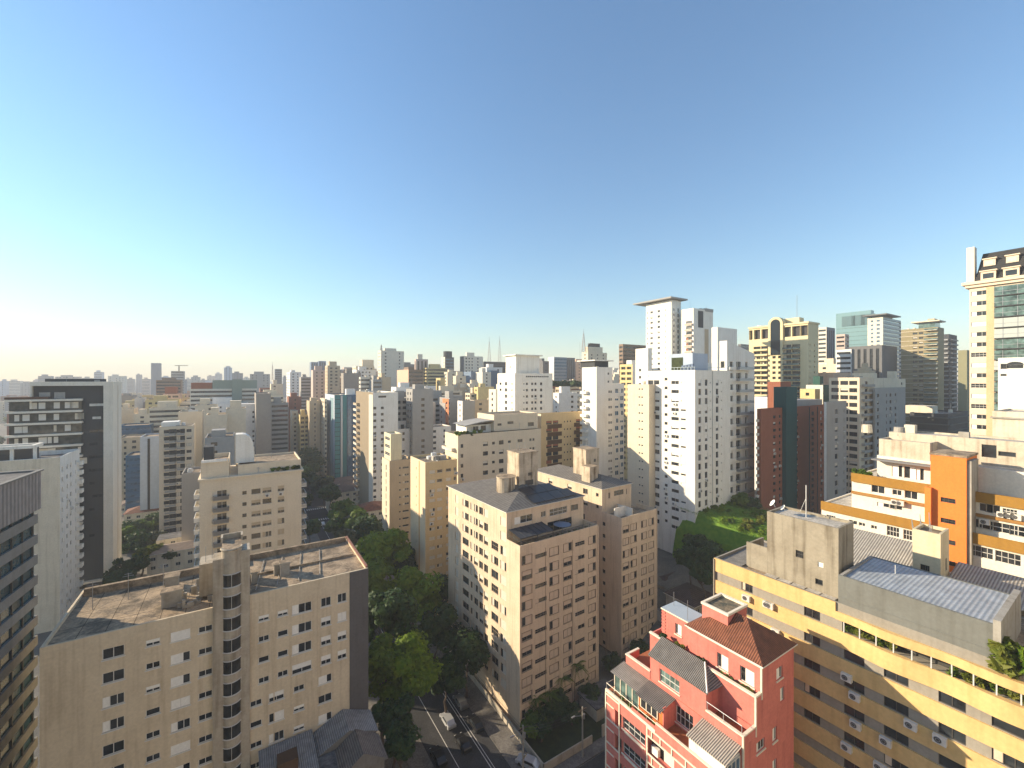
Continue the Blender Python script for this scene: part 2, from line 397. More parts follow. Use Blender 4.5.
        # the windows that show, first: those above what hides the foot of the building
        for i, (face, uc, zc, w, h, kind, wm_, dep) in enumerate(ws):
            me = winmesh(w, h, kind, wm_ or mats); x, y = s.loc(face, uc, -dep + .002)
            if i < maxobj:
                o = link('window', me, s.root, (x, y, zc), FACE_ROT[face])
                if sill:
                    k = ('sill', round(w, 2), round(h, 2), sill.name)
                    if k not in WM:
                        b = MB(); b.box(-w / 2 - .1, -dep - .1, -h / 2 - .12, w / 2 + .1, -.06, -h / 2 - .002, 0); WM[k] = b.mesh('sill', [sill])
                    link('sill', WM[k], o)
        rest = ws[maxobj:]
        if rest:
            b = MB(); mm = []
            for face, uc, zc, w, h, kind, wm_, dep in rest:
                me = winmesh(w, h, kind, wm_ or mats); x, y = s.loc(face, uc, -dep + .002); c, e = cos(FACE_ROT[face]), sin(FACE_ROT[face])
                base = len(b.v); b.v += [(x + v.co.x * c - v.co.y * e, y + v.co.x * e + v.co.y * c, zc + v.co.z) for v in me.vertices]
                idx = []
                for m_ in (wm_ or mats):
                    if m_ not in mm: mm.append(m_)
                    idx.append(mm.index(m_))
                for p in me.polygons: b.f.append(tuple(base + k for k in p.vertices)); b.m.append(idx[p.material_index])
            o = b.build('lower_windows', mm, s.root); o['kind'] = 'stuff'
        return s
    def clutter(s, n, z=None, seed=0):
        """small roof things: tanks, vents, pipes, aerials"""
        r = random.Random(str(seed) + str(round(s.o[0], 1))); z = s.h - .9 if z is None else z
        if s.a < 4 or s.b < 4: return
        for i in range(n):
            x, y = r.uniform(1, s.b - 2.6), r.uniform(1, s.a - 2.6); k = r.random(); b = MB()
            if k < .3: b.box(x, y, z, x + .7 + r.random(), y + .6 + r.random(), z + .8 + r.random() * 1.2); s.part('roof_vent', b, r.choice([CONC, METAL_L, CREAM]))
            elif k < .5: b.cyl(x + .8, y + .8, z, z + 1.5, .85, 14, 0, .75); s.part('water_tank', b, r.choice([CREAM, CONC, METAL_L]))
            elif k < .8: h = 2 + 3 * r.random(); b.bar((x, y, z), (x, y, z + h), .04, 4); b.bar((x - .5, y, z + h * .85), (x + .5, y, z + h * .85), .025, 4); b.bar((x - .35, y, z + h * .95), (x + .35, y, z + h * .95), .025, 4); s.part('aerial', b, METAL)
            else: b.bar((x, y, z + .15), (x, min(s.a - .6, y + 3 + 4 * r.random()), z + .15), .08, 5); s.part('roof_pipe', b, METAL_L)
    def hiproof(s, name, x0, y0, x1, y1, z, rise, mat, over=.3, inset=None, smat=None, parent=None, ridge=None):
        """hip roof on a rectangle of the local frame"""
        b = MB(); x0 -= over; y0 -= over; x1 += over; y1 += over; w, d = x1 - x0, y1 - y0
        if w < d:
            r = (inset if inset is not None else w / 2); A, B_ = ((x0 + x1) / 2, y0 + r), ((x0 + x1) / 2, y1 - r)
            q = [(x0, y0, z), (x1, y0, z), (x1, y1, z), (x0, y1, z)]; A = (*A, z + rise); B_ = (*B_, z + rise)
            b.face([q[0], q[1], A], 1); b.face([q[1], q[2], B_, A], 0); b.face([q[2], q[3], B_], 1); b.face([q[3], q[0], A, B_], 0)
        else:
            r = (inset if inset is not None else d / 2); A, B_ = (x0 + r, (y0 + y1) / 2, z + rise), (x1 - r, (y0 + y1) / 2, z + rise)
            q = [(x0, y0, z), (x1, y0, z), (x1, y1, z), (x0, y1, z)]
            b.face([q[0], q[1], B_, A], 1); b.face([q[1], q[2], B_], 0); b.face([q[2], q[3], A, B_], 1); b.face([q[3], q[0], A], 0)
        b.box(x0, y0, z - .15, x1, y1, z - .002, 2)
        return s.part(name, b, [mat, smat or mat, FRAME], parent=parent)
    def dist(s, x, y):
        X = s.o[0] + s.d2[0] * x + s.d1[0] * y; Y = s.o[1] + s.d2[1] * x + s.d1[1] * y; return X, Y
    def px(s, x, y, z):
        X, Y = s.dist(x, y); return CX + F * X / Y, HY + (HC - s.base - z) * F / Y

def at_origin(name, label, cat, o, a, b, z0, z1, th=TH, group=None, parent=None):
    """a building given by the world position of its near left corner"""
    s = Bld.__new__(Bld); s.rng = random.Random(label or str(o)); s.d2 = (cos(th), sin(th)); s.d1 = (-sin(th), cos(th)); s.th = th
    s.o = o; s.a = a; s.b = b; s.base = z0; s.zt = z1; s.h = z1 - z0
    s.root = parent if parent is not None else empty(name, (o[0], o[1], z0), th, label, cat, group)
    s.holes = {'F': [], 'L': [], 'R': [], 'B': []}; s.wins = []; s.extra = []
    return s
def sub(main, x, y, b, a, z0, z1):
    """a block of the same building; its parts are later shifted into the main frame. z are local heights of main"""
    o = main.dist(x, y); s = at_origin(None, None, None, o, a, b, main.base + z0, main.base + z1, main.th, parent=SHIFT)
    s.rng = main.rng; s.main = main; s.off = (x, y, z0); return s
SHIFT = bpy.data.objects.new('shift', None)
def merge(s):
    for o in list(bpy.data.objects):
        if o.parent is SHIFT:
            o.parent = s.main.root; o.location = (o.location[0] + s.off[0], o.location[1] + s.off[1], o.location[2] + s.off[2])
    return s
def roof_box(B, name, x, y, z, w, d, h, mat, top=None, lip=True):
    """a tank room or chimney with a slightly wider cap"""
    b = MB(); b.box(x, y, z, x + w, y + d, z + h, 0)
    if lip: b.box(x - .12, y - .12, z + h + .002, x + w + .12, y + d + .12, z + h + .2, 0, 1)
    return B.part(name, b, [mat, top or ROOF_C])
# ================================================================== near buildings
BEIGE_A = wall('warm_beige_render', (.64, .51, .365), .3, .25, streak=.7)
BEIGE_L = wall('sandy_beige_render', (.62, .52, .37), .34, .3, stain=(.55, .5, .45), streak=.8)
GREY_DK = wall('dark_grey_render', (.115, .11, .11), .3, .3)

# ---- the beige corner block in the middle
TA = radians(35.0)
A = Bld('apartment_block', 'beige corner apartment block with dark solar panels on its hipped roof and a terrace awning', 'apartment building',
        520, 81, l=448.3, r=598, ztop=34.2, th=TA, base=-0.6)
cols = [('p', 456.8, 1.5, 1.9, ['shut', 'blind']), ('p', 465.6, 2.9, 1.6, ['two', 'three', 'dark']), ('p', 471.4, .9, 1.5, ['dark', 'blind']),
        ('p', 475.9, 1.7, 1.6, ['two', 'roller', 'three']), ('p', 481, 1.6, 1.6, ['two', 'three', 'roller']), ('p', 486, 1.6, 1.7, ['two', 'roller', 'two']),
        ('p', 494.8, 2.6, 1.7, ['three', 'bars', 'two']), ('p', 503.3, 2.1, 1.8, ['shut', 'half_left', 'half_right'])]
up = sub(A, 0, 4.5, A.b, A.a - 4.5, A.h, A.h + 6.5)
matsA = (FRAME_B, GLASS, SHUT)
for k in range(12):
    zc = 38.55 - k * 2.95
    for i, (_, p, w, h, kinds) in enumerate(cols):
        u = A.u('L', p)
        if i == 6 and k < 2: continue
        if k < 2:
            up.win('L', u, zc - up.base, w, h, 'shut' if (i in (0, 7) or (i == 5 and k == 0)) else A.rng.choice(kinds), matsA)
        elif u < A.a - 1.2 - (0 if k else 2): A.win('L', u, zc - A.base, w, h, A.rng.choice(kinds), matsA)
fc = [(527, 2.35, 1.65, ['half_right', 'half_right', 'roller', 'blind']), (541, 2.9, .85, ['three', 'bars', 'bars']), (554.2, 2.35, 1.65, ['half_right', 'half_right', 'blind']),
      (567.6, 2.2, 1.65, ['half_left', 'half_left', 'roller', 'blind']), (580, 2.7, .85, ['three', 'bars', 'bars']), (592, 2.1, 1.65, ['half_left', 'half_left', 'blind'])]
FRONT_A = (FRAME_B, GLASS, SHUT_T)
for k in range(11):
    for p, w, h, kinds in fc:
        A.win('F', A.u('F', p), 32.55 - k * 2.93 - A.base, w, h, A.rng.choice(kinds), FRONT_A, .12)
A.finish(BEIGE_A, ROOF_C, 0, mats=matsA, maxobj=84)
b = MB()
for p in (545.5, 572.6):
    u = A.u('F', p); b.box(u - .05, -.04, .5, u + .05, 0, A.h - .4, 0)
b.box(-.16, -.16, .2, .14, -.002, A.h, 1); b.box(A.b - .2, -.1, .2, A.b + .1, -.002, A.h + .9, 1)
A.part('downpipe', b, [FRAME_B, BEIGE_A])
# surrounds of the square windows on the street front
k_ = 0
for (f, uc, zc, w, h, kind, m_, dep) in A.wins:
    if f == 'F' and h > 1.2:
        key = ('surround', w, h)
        if key not in WM:
            b = MB(); t = .07; b.box(-w / 2 - t, -.08, -h / 2 - t, -w / 2, -.002, h / 2 + t); b.box(w / 2, -.08, -h / 2 - t, w / 2 + t, -.002, h / 2 + t)
            b.box(-w / 2, -.08, h / 2, w / 2, -.002, h / 2 + t); b.box(-w / 2, -.08, -h / 2 - t, w / 2, -.002, -h / 2); WM[key] = b.mesh('window_surround', [FRAME_B])
        x, y = A.loc('F', uc); link('window_surround', WM[key], A.root, (x, y, zc))
# upper storeys
zw = 1.7
up.win('F', 4.2, 4.4, 4.6, 1.5, 'three', (FRAME, GLASS, SHUT_W)); up.win('F', 9.4, 4.5, 1.3, 1.2, 'two', (FRAME, GLASS, SHUT)); up.win('F', 13.6, 4.4, 5.0, 1.5, 'bars', (FRAME, GLASS, SHUT)); up.win('F', 18.3, 4.4, 2.2, 1.3, 'two')
up.win('F', 5, 1.4, 7, 2.2, 'three'); up.win('F', 14, 1.4, 7, 2.2, 'bars')
up.finish(BEIGE_A, ROOF_C, .2, mats=matsA, maxobj=20); merge(up)
HG = striped('grey_fibre_roof', (.19, .175, .155), (.115, .105, .095), 0, .8, .85, 0, .5, .35)
HG2 = striped('grey_fibre_roof_turned', (.19, .175, .155), (.115, .105, .095), 1, .8, .85, 0, .5, .35)
zr = A.h + 6.5
A.hiproof('roof', 0, 4.5, A.b, A.a, zr + .15, 2.2, HG2, .35, inset=9, smat=HG)
PANEL = flat('solar_panel_glass', (.012, .014, .02), .35, 0, .4)
for r in range(2):
    for c in range(4):
        # panels lie on the slope above the terrace
        z0 = zr + .35; y0, y1 = 4.9 + r * 3.4, 8.1 + r * 3.4
        sl_ = 2.2 / 9
        b = MB(); x0 = 7.2 + c * 3.05 + r * .6; x1 = x0 + 2.95
        if r == 1 and c > 2: continue
        za, zb = z0 + (y0 - 4.2) * sl_, z0 + (y1 - 4.2) * sl_
        b.face([(x0, y0, za + .08), (x1, y0, za + .08), (x1, y1, zb + .08), (x0, y1, zb + .08)]); b.face([(x0, y0, za - .05), (x0, y0, za + .08), (x0, y1, zb + .08), (x0, y1, zb - .05)])
        b.face([(x0, y0, za - .05), (x1, y0, za - .05), (x1, y0, za + .08), (x0, y0, za + .08)])
        A.part('solar_panel', b, PANEL)
STAIN = wall('streaked_cream_concrete', (.55, .46, .34), .6, .35, stain=(.28, .24, .2), streak=1.0)
roof_box(A, 'stair_tower', 9.6, 13.5, zr - .2, 5.4, 4.8, 9.6, STAIN)
A.pbox('vent_grille', 11.4, 13.4, zr + 2.0, 13.6, 13.5, zr + 3.1, FRAME_D); A.pbox('vent_grille', 12.2, 13.41, zr + 4.1, 13.2, 13.5, zr + 4.8, FRAME_D)
b = MB(); b.cyl(6.6, 14.5, zr - .2, zr + 4.4, 2.1, 24, 0); b.cyl(6.6, 14.5, zr + 4.402, zr + 4.6, 2.25, 24, 0, top=1); A.part('water_tank', b, [STAIN, ROOF_C], smooth=False)
for q in ((10, 14), (14.6, 14), (10, 18), (14.6, 18), (12.2, 18)): b = MB(); b.bar((q[0], q[1], zr + 9.5), (q[0], q[1], zr + 11.3), .04); A.part('antenna', b, METAL)
# roof terrace: parapet, glazed pergola, dark planting
zt = A.h
b = MB(); b.box(0, 0, zt + .002, A.b, .2, zt + 1.25, 0); b.box(0, .2, zt + .002, .2, 4.5, zt + 1.25, 0); b.box(A.b - .2, .2, zt + .002, A.b, 4.5, zt + 1.25, 0); A.part('parapet', b, BEIGE_A)
b = MB()
for i in range(11):
    x = .5 + i * (A.b - 1) / 10; b.bar((x, .1, zt + 1.25), (x, .1, zt + 2.1), .04)
for z in (1.7, 2.1): b.bar((.4, .1, zt + z), (A.b - .4, .1, zt + z), .035)
b.bar((.1, .1, zt + 2.1), (.1, 4.4, zt + 2.1), .035); A.part('terrace_railing', b, FRAME_D)
b = MB(); NAVY = flat('navy_awning', (.035, .04, .05), .6)
b.face([(.4, .3, zt + 2.5), (8.6, .3, zt + 2.5), (8.6, 4.3, zt + 3.1), (.4, 4.3, zt + 3.1)]); b.face([(.4, .3, zt + 2.4), (.4, 4.3, zt + 3.0), (8.6, 4.3, zt + 3.0), (8.6, .3, zt + 2.4)]); b.face([(.4, .3, zt + 2.4), (8.6, .3, zt + 2.4), (8.6, .3, zt + 2.5), (.4, .3, zt + 2.5)])
for k in range(7): b.bar((.4 + k * 1.366, .3, zt + 2.56), (.4 + k * 1.366, 4.3, zt + 3.16), .05)
for x in (.5, 4.5, 8.5): b.bar((x, .35, zt), (x, .35, zt + 2.45), .07)
A.part('pergola', b, NAVY)
b = MB(); b.cyl(12.8, 2.4, zt + 2.3, zt + 2.7, 1.9, 12, 0, .05); b.bar((12.8, 2.4, zt), (12.8, 2.4, zt + 2.4), .05); o = b.build('parasol', flat('blue_parasol_cloth', (.13, .17, .24), .8), None, (*A.dist(0, 0), A.base), A.th)
tag(o, 'slate blue parasol open on the roof terrace of the beige corner block', 'parasol')

# ---- second beige block, one behind
B = Bld('apartment_block', 'second beige apartment block with a grey hipped roof, standing right behind the corner block', 'apartment building', 621.6, 101, r=656.6, a=34, ztop=33.2, th=TA, base=1)
bu = sub(B, -.0, 6.2, 11.0, 27.8, B.h, B.h + 6.6)
for k in range(11):
    for p, w, kinds in ((625.9, 2.1, ['half_right', 'half_right', 'blind', 'roller']), (633.6, 2.1, ['half_left', 'blind', 'half_right']), (643.8, 1.9, ['half_right', 'roller', 'blind']), (651.2, 1.9, ['half_left', 'half_right', 'blind'])):
        B.win('F', B.u('F', p), 31.4 - k * 2.93 - B.base, w, 1.65, B.rng.choice(kinds), FRONT_A, .12)
    B.win('L', B.a - 5.6, 31.4 - k * 2.93 - B.base, .95, .95, 'dark', (FRAME_D, GLASS, SHUT))
    B.win('L', B.a - 13, 31.4 - k * 2.93 - B.base, 1.6, 1.5, 'two', matsA); B.win('L', B.a - 19, 31.4 - k * 2.93 - B.base, 1.6, 1.5, 'roller', matsA)
B.finish(BEIGE_A, ROOF_C, 0, mats=matsA, maxobj=84)
for (f, uc, zc, w, h, kind, m_, dep) in B.wins:
    if f == 'F':
        key = ('surround', w, h)
        if key not in WM:
            bb = MB(); t = .07; bb.box(-w / 2 - t, -.08, -h / 2 - t, -w / 2, -.002, h / 2 + t); bb.box(w / 2, -.08, -h / 2 - t, w / 2 + t, -.002, h / 2 + t)
            bb.box(-w / 2, -.08, h / 2, w / 2, -.002, h / 2 + t); bb.box(-w / 2, -.08, -h / 2 - t, w / 2, -.002, -h / 2); WM[key] = bb.mesh('window_surround', [FRAME_B])
        x, y = B.loc('F', uc); link('window_surround', WM[key], B.root, (x, y, zc))
for k in range(2):
    for uu in (8, 16, 22): bu.win('L', uu, 4.9 - k * 2.93, 1.7, 1.4, B.rng.choice(['two', 'roller']), matsA)
    bu.win('L', bu.a - 1.6, 4.9 - k * 2.93, .9, .9, 'dark', matsA)
bu.win('F', 2.2, 4.7, 1.5, 1.5, 'half_left', FRONT_A); bu.win('F', 6.2, 4.9, 3.6, 1.3, 'bars', FRONT_A); bu.win('F', 9.6, 4.7, 1.2, 1.5, 'half_right', FRONT_A)
bu.finish(BEIGE_A, ROOF_C, .2, mats=matsA, maxobj=16); merge(bu)
zr = B.h + 6.6
B.hiproof('roof', 0, 6.2, 11.0, B.a, zr + .15, 1.9, HG2, .35, smat=HG)
roof_box(B, 'stair_tower', 3.2, 15.0, zr, 5.0, 5.0, 8.2, STAIN); roof_box(B, 'tank_room', .8, 11.2, zr - .2, 3.0, 3.0, 4.6, STAIN)
B.pbox('vent_grille', 5.6, 14.9, zr + 2.2, 7.0, 15.0, zr + 3.4, FRAME_D); B.pbox('vent_grille', 6.2, 14.91, zr + 4.8, 6.9, 15.0, zr + 5.6, FRAME_D)
for q in ((3.6, 15.4), (7.9, 15.4), (5.6, 19.5), (7.9, 19.5)): b = MB(); b.bar((q[0], q[1], zr + 8.2), (q[0], q[1], zr + 10), .04); B.part('antenna', b, METAL)
zt = B.h; b = MB(); b.box(0, 0, zt + .002, B.b, .2, zt + 1.1, 0); b.box(0, .2, zt + .002, .2, 6.2, zt + 1.1, 0); b.box(B.b - .2, .2, zt + .002, B.b, 6.2, zt + 1.1, 0); B.part('parapet', b, BEIGE_A)
b = MB(); b.box(1.2, 3.2, zt, 5.2, 3.4, zt + 2.4, 0); b.box(5.2, 1.2, zt, 5.4, 5.9, zt + 2.2, 0); B.part('terrace_screen', b, WHITE)
b = MB(); b.box(B.b - .12, -.12, .2, B.b + .12, -.002, B.h + 1.1); B.part('downpipe', b, BEIGE_A)

# ---- the long beige slab at the lower left with a round stair tower
TL = TH
LR = Bld('apartment_slab', 'long sandy beige slab with a stained flat roof and a round glazed stair tower', 'apartment building',
         368, 67.7, l=246, a=15.9, top=568, th=TL, base=0, mode='R')
C2 = (wx(217, 0), 0)
t_ = -Bld.solve((wx(368, 67.7), 67.7), LR.d2, 217); Cl = (wx(368, 67.7) - LR.d2[0] * t_, 67.7 - LR.d2[1] * t_)
t2 = -Bld.solve(Cl, LR.d2, 39.5)
LL = sub(LR, LR.b - t_ - t2, 0, t2, 15.9, 0, LR.h - .5)
LB = (FRAME, GLASS, SHUT_W)
LR.rng = random.Random(77)
for k in range(12):
    zc = 33.55 - k * 2.9
    narrow = ['two', 'dark', 'roller', 'dark', 'two']; big = ['three', 'roller', 'half_left', 'blind', 'three', 'half_right']
    if k < 4:
        cl = [(263.8, 1.3, .8, narrow), (282.8, 1.3, .8, narrow), (301.9, 2.6, 1.4, ['bars', 'three', 'roller', 'bars']), (326, 1.4, 1.35, ['two', 'two', 'roller']), (342, 1.3, 1.35, ['two', 'roller', 'blind'])]
    else:
        cl = [(256, 1.4, .8, narrow), (276.5, 1.9, 1.3, big), (299, 1.4, .8, narrow), (325, 1.9, 1.2, ['two', 'blind', 'three', 'half_left'])]
    for p, w, h, kd in cl: LR.win('F', LR.u('F', p), zc, w, h, LR.rng.choice(kd), LB, .12)
    for p, w, h, kd in [(113.5, 2.0, 1.3, ['two', 'three', 'blind', 'half_right', 'two']), (153, 1.4, .8, narrow), (180.6, 2.0, 1.2, ['three', 'blind', 'half_left', 'shut', 'three']), (205.5, 1.5, .8, narrow)]:
        LL.win('F', LL.u('F', p), zc + .55, w, h, LR.rng.choice(kd), LB, .12)
# closed white shutters seen on a few floors
LR.finish(BEIGE_L, ROOF_C, .45, mats=LB, maxobj=50, sill=FRAME)
RB = roofmat('broken_screed_roof', (.15, .12, .085), (.48, .36, .235), .35, panel=2.6)
LL.finish(BEIGE_L, RB, .45, mats=LB, maxobj=48, sill=FRAME); merge(LL)
# rainwater ridges on the facade and the dark painted end strip
b = MB()
for p in (274, 291.5, 318): u = LR.u('F', p); b.box(u - .06, -.05, .3, u + .06, 0, LR.h - 1)
LR.part('facade_rib', b, BEIGE_L)
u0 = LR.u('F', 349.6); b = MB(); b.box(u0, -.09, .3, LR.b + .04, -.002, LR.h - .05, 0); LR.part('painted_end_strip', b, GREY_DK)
b = MB(); b.box(LR.b - .3, .3, LR.h + .002, LR.b + .02, 15.6, LR.h + .3); LR.part('red_coping', b, wall('red_coping_paint', (.27, .14, .10), .5, .8))
zR = LR.h - .45
x0l = LR.b - t_ - t2
b = MB(); b.box(.6, 14.6, zR, LR.b - .5, 15.1, zR + .9); b.box(x0l + .4, 14.4, zR - .5, LR.b - t_ - .3, 15.0, zR + .5); LR.part('roof_beam', b, ROOF_C)
b = MB(); b.box(.6, 7.4, zR, LR.b - .6, 7.6, zR + .35); LR.part('roof_kerb', b, ROOF_C)
for (px_, y, w, d, h) in ((277, 6.0, 1.6, 1.2, 1.5), (283, 5.0, 1.3, 1.1, 1.9), (252, 4.5, .8, 2.4, 1.6), (152, 10.6, 1.6, 1.3, 1.6), (156, 4.2, 2.2, 1.5, 2.0)):
    u = LR.u('F', px_); roof_box(LR, 'chimney', u, y, zR - (.5 if px_ < 217 else 0), w, d, h, CONC, ROOF_C)
rng = random.Random(4)
for i in range(26):
    b = MB(); px_ = 172 + rng.random() * 44; u = LR.u('F', px_); y = 2 + rng.random() * 8; z = zR - .5; b.box(u, y, z, u + .25 + rng.random() * .5, y + .25, z + .3 + rng.random() * .9); LR.part('vent_stub', b, CONC)
# round stair tower
xa, xb = LR.b - t_, 0.0; xm = (xa + xb) / 2; rw = (xb - xa) / 2
zT = 44.0
b = MB(); n = 14
arc = [(xm - rw * cos(pi * k / n) * .72, .3 - 1.25 * sin(pi * k / n)) for k in range(n + 1)]
b.prism(arc + [(xb - .5, 5.2), (xa + .5, 5.2)], 0, zT, 0, 1)
TOWER = wall('weathered_concrete', (.43, .375, .29), .5, .5, stain=(.5, .47, .43), streak=.9)
LR.part('stair_tower', b, [TOWER, ROOF_C])
b = MB(); b.box(xa + .3, 3.5, zT + .002, xa + .55, 5.2, zT + .7); b.box(xb - .6, 3.5, zT + .002, xb - .35, 5.2, zT + .7); b.box(xa + .55, 5.0, zT + .002, xb - .6, 5.2, zT + .7)
for k in range(n): b.bar((*arc[k], zT + .2), (*arc[k + 1], zT + .2), .16, 5)
LR.part('tower_parapet', b, TOWER)
b = MB(); b.box(xa - 2.2, 4.2, zR, xa + .3, 7.6, 41.2); LR.part('tank_room', b, [TOWER])
b = MB(); b.box(xa - .45, -.5, .3, xa + .75, 2.4, zT - .9); b.box(xb - .75, -.35, .3, xb + .45, 2.4, zT - .3); LR.part('tower_pier', b, [TOWER])
sw = None
for k in range(14):
    z0 = 39.2 - k * 2.9
    if z0 < 1: break
    if sw is None:
        g = MB(); fr = MB(); i0, i1 = 2, 12
        off = lambda i, o: (xm + (arc[i][0] - xm) * (1 + o / 3.0), .3 + (arc[i][1] - .3) * (1 + o / 1.25))
        for i in range(i0, i1):
            p, q = off(i, .03), off(i + 1, .03); g.face([(*p, 0), (*q, 0), (*q, 1.75), (*p, 1.75)])
            fr.bar((*off(i, .06), 0), (*off(i + 1, .06), 0), .09, 4); fr.bar((*off(i, .06), 1.75), (*off(i + 1, .06), 1.75), .07, 4)
        for i in (i0, 7, i1): fr.bar((*off(i, .06), 0), (*off(i, .06), 1.75), .07 if i != 7 else .03, 4)
        sw = (g.mesh('curved_window', [glassmat('stair_glass', (.025, .026, .026), .2, .4)]), fr.mesh('curved_frame', [flat('weathered_white_frame', (.5, .47, .42), .6)]))
    o = link('curved_window', sw[0], LR.root, (0, 0, z0)); link('curved_frame', sw[1], o)
b = MB(); b.bar((xa - 1.5, 5, 41.2), (xa - 1.5, 5, 43.4), .04); LR.part('antenna', b, METAL); b = MB(); b.bar((xa - .8, 6, 41.2), (xa - .8, 6, 44.6), .04); LR.part('antenna', b, METAL)

# ---- dark banded office at the left edge
tt = radians(27.5)
T0 = at_origin('office_block', 'dark teal glass office block with grey concrete bands and a ribbed screen on top', 'office building', (-49.4 - 20 * cos(tt), 30.4 - 20 * sin(tt)), 30, 20, -1, 55.0, tt)
h = T0.h
BAND = wall('grey_band_concrete', (.20, .20, .19), .4, .4)
b = MB(); b.box(.3, .3, 0, 19.7, 29.7, h - 5.2, 0); T0.part('curtain_wall', b, [GLASS_T])
b = MB()
for i in range(13): b.box(19.7, .6 + i * 2.37, 0, 19.85, .72 + i * 2.37, h - 5.2)
for i in range(9): b.box(.6 + i * 2.3, .15, 0, .72 + i * 2.3, .3, h - 5.2)
T0.part('mullion', b, FRAME_D)
for k in range(18):
    z = h - 6.2 - k * 2.7
    if z < 2: break
    b = MB(); b.box(.05, .05, z - .85, 19.98, 29.95, z + .4, 0); T0.part('spandrel', b, BAND)
RIB = striped('ribbed_grey_screen', (.30, .28, .27), (.15, .145, .145), 1, .8, .7, 0, .8, .25)
b = MB(); b.box(-.2, -.2, h - 5.2, 20.2, 30.2, h - .2, 0, 1); T0.part('roof_screen', b, [RIB, ROOF_D])
b = MB(); b.box(-.4, -.4, h - .2, 20.4, .2, h); b.box(19.9, .2, h - .2, 20.4, 30.4, h); b.box(-.4, 29.9, h - .2, 19.9, 30.4, h); T0.part('coping', b, BAND)
for i in range(4):
    b = MB(); u = LR.u('F', 256 + 22 * i); b.bar((u, 2, zR + .12), (u + 1.5, 13, zR + .12), .06, 5); LR.part('roof_pipe', b, CONC)
for i in range(3):
    b = MB(); u = LR.u('F', 70 + 40 * i); b.bar((u, 9 + i, zR - .5), (u, 9 + i, zR + 3.2), .04, 4); b.bar((u - .6, 9 + i, zR + 2.8), (u + .6, 9 + i, zR + 2.8), .03, 4); b.bar((u - .4, 9 + i, zR + 3.1), (u + .4, 9 + i, zR + 3.1), .03, 4); LR.part('aerial', b, METAL)
# ================================================================== red terraced house, yellow banded slab, ochre and orange slab
RED = wall('coral_red_render', (.60, .19, .15), .4, .3, stain=(.6, .5, .5), streak=.6)
ORANGE_W = wall('orange_render', (.62, .17, .05), .2, .3)
TRIM = wall('cream_trim', (.74, .66, .52), .1, .5)
CORR = striped('grey_corrugated_roof', (.24, .225, .205), (.075, .07, .065), 1, .19, .75, 0, .9, .3)
CORR_L = striped('pale_corrugated_roof', (.40, .37, .32), (.14, .13, .115), 1, .19, .75, 0, .9, .35)
CORR_W = striped('bleached_corrugated_roof', (.52, .47, .39), (.17, .15, .13), 1, .22, .75, 0, .9, .25)
TERRA = wall('terracotta_floor', (.34, .12, .05), .4, .6)
OR = (13.4 + 12.7 * sin(TH), 51 - 12.7 * cos(TH))
R = at_origin('terraced_house', 'coral red stepped apartment house with cream trim, roof terraces and a clay tiled top', 'apartment building', OR, 15.8, 13.0, 0, 28.0)
RM = (FRAME, GLASS, SHUT_W)
# lowest block: left face is the long street side
for k in range(8):
    z = 26.0 - k * 2.95
    R.win('L', R.u('L', 633.5), z, 3.4, 1.45, 'bars', RM, .25)
    R.win('L', 1.25 + .9, z - .3, 1.1, 2.0, None, None, .9)
    R.win('L', R.u('L', 660), z - .1, 3.6, 2.1, None, None, .9)
    R.win('L', 14.0, z - .1, 2.4, 1.6, 'bars', RM, .25)
    R.win('F', 2.2, z, 1.6, 1.2, 'two', RM); R.win('F', 8.9, z + .2, .9, 1.5, 'half_left', RM)
R.finish(RED, TERRA, 0, mats=RM, framed=True, sill=TRIM)
for k in range(8):
    z = 26.0 - k * 2.95; u = R.u('L', 660); x, y = R.loc('L', u)
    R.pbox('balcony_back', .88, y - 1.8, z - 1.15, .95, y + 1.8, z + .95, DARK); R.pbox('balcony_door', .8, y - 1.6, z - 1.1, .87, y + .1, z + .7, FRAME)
    b = MB(); b.box(.3, y + .6, z - .6, .75, y + 1.5, z + .2, 0); b.cyl(0, 0, 0, .01, .01, 6); o = R.pbox('air_conditioner', .3, y + .55, z - .9, .75, y + 1.45, z - .1, WHITE)
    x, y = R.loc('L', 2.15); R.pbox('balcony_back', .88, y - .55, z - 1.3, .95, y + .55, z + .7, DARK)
b = MB()
def trimL(u0, u1, z, h=.16, o=.08): b.box(-o, R.a - u1, z, -.002, R.a - u0, z + h)
def trimV(u, z0, z1, w=.16, o=.09): b.box(-o, R.a - u - w / 2, z0, -.003, R.a - u + w / 2, z1)
for u in (.1, R.u('L', 619.5), R.u('L', 647.3)): trimV(u, 1, 28.0)
for k in range(9):
    z = 28.0 - 1.05 - k * 2.95; ua, ub = R.u('L', 619.5), R.u('L', 647.3)
    trimL(.2, ua - .1, z + .75); trimL(.2, ua - .9, z - .35, .12); trimL(ub + .1, R.a, z - .0); trimL(ub + .1, R.a, z + .95 - .0 if k else z + .9)
    trimL(ua + .9, ub - .5, z - 1.9, .14, .14)
    for q in (652, 660.5, 672, 686): trimV(R.u('L', q), z + .16, z + .92, .12)
R.part('cream_trim', b, TRIM)
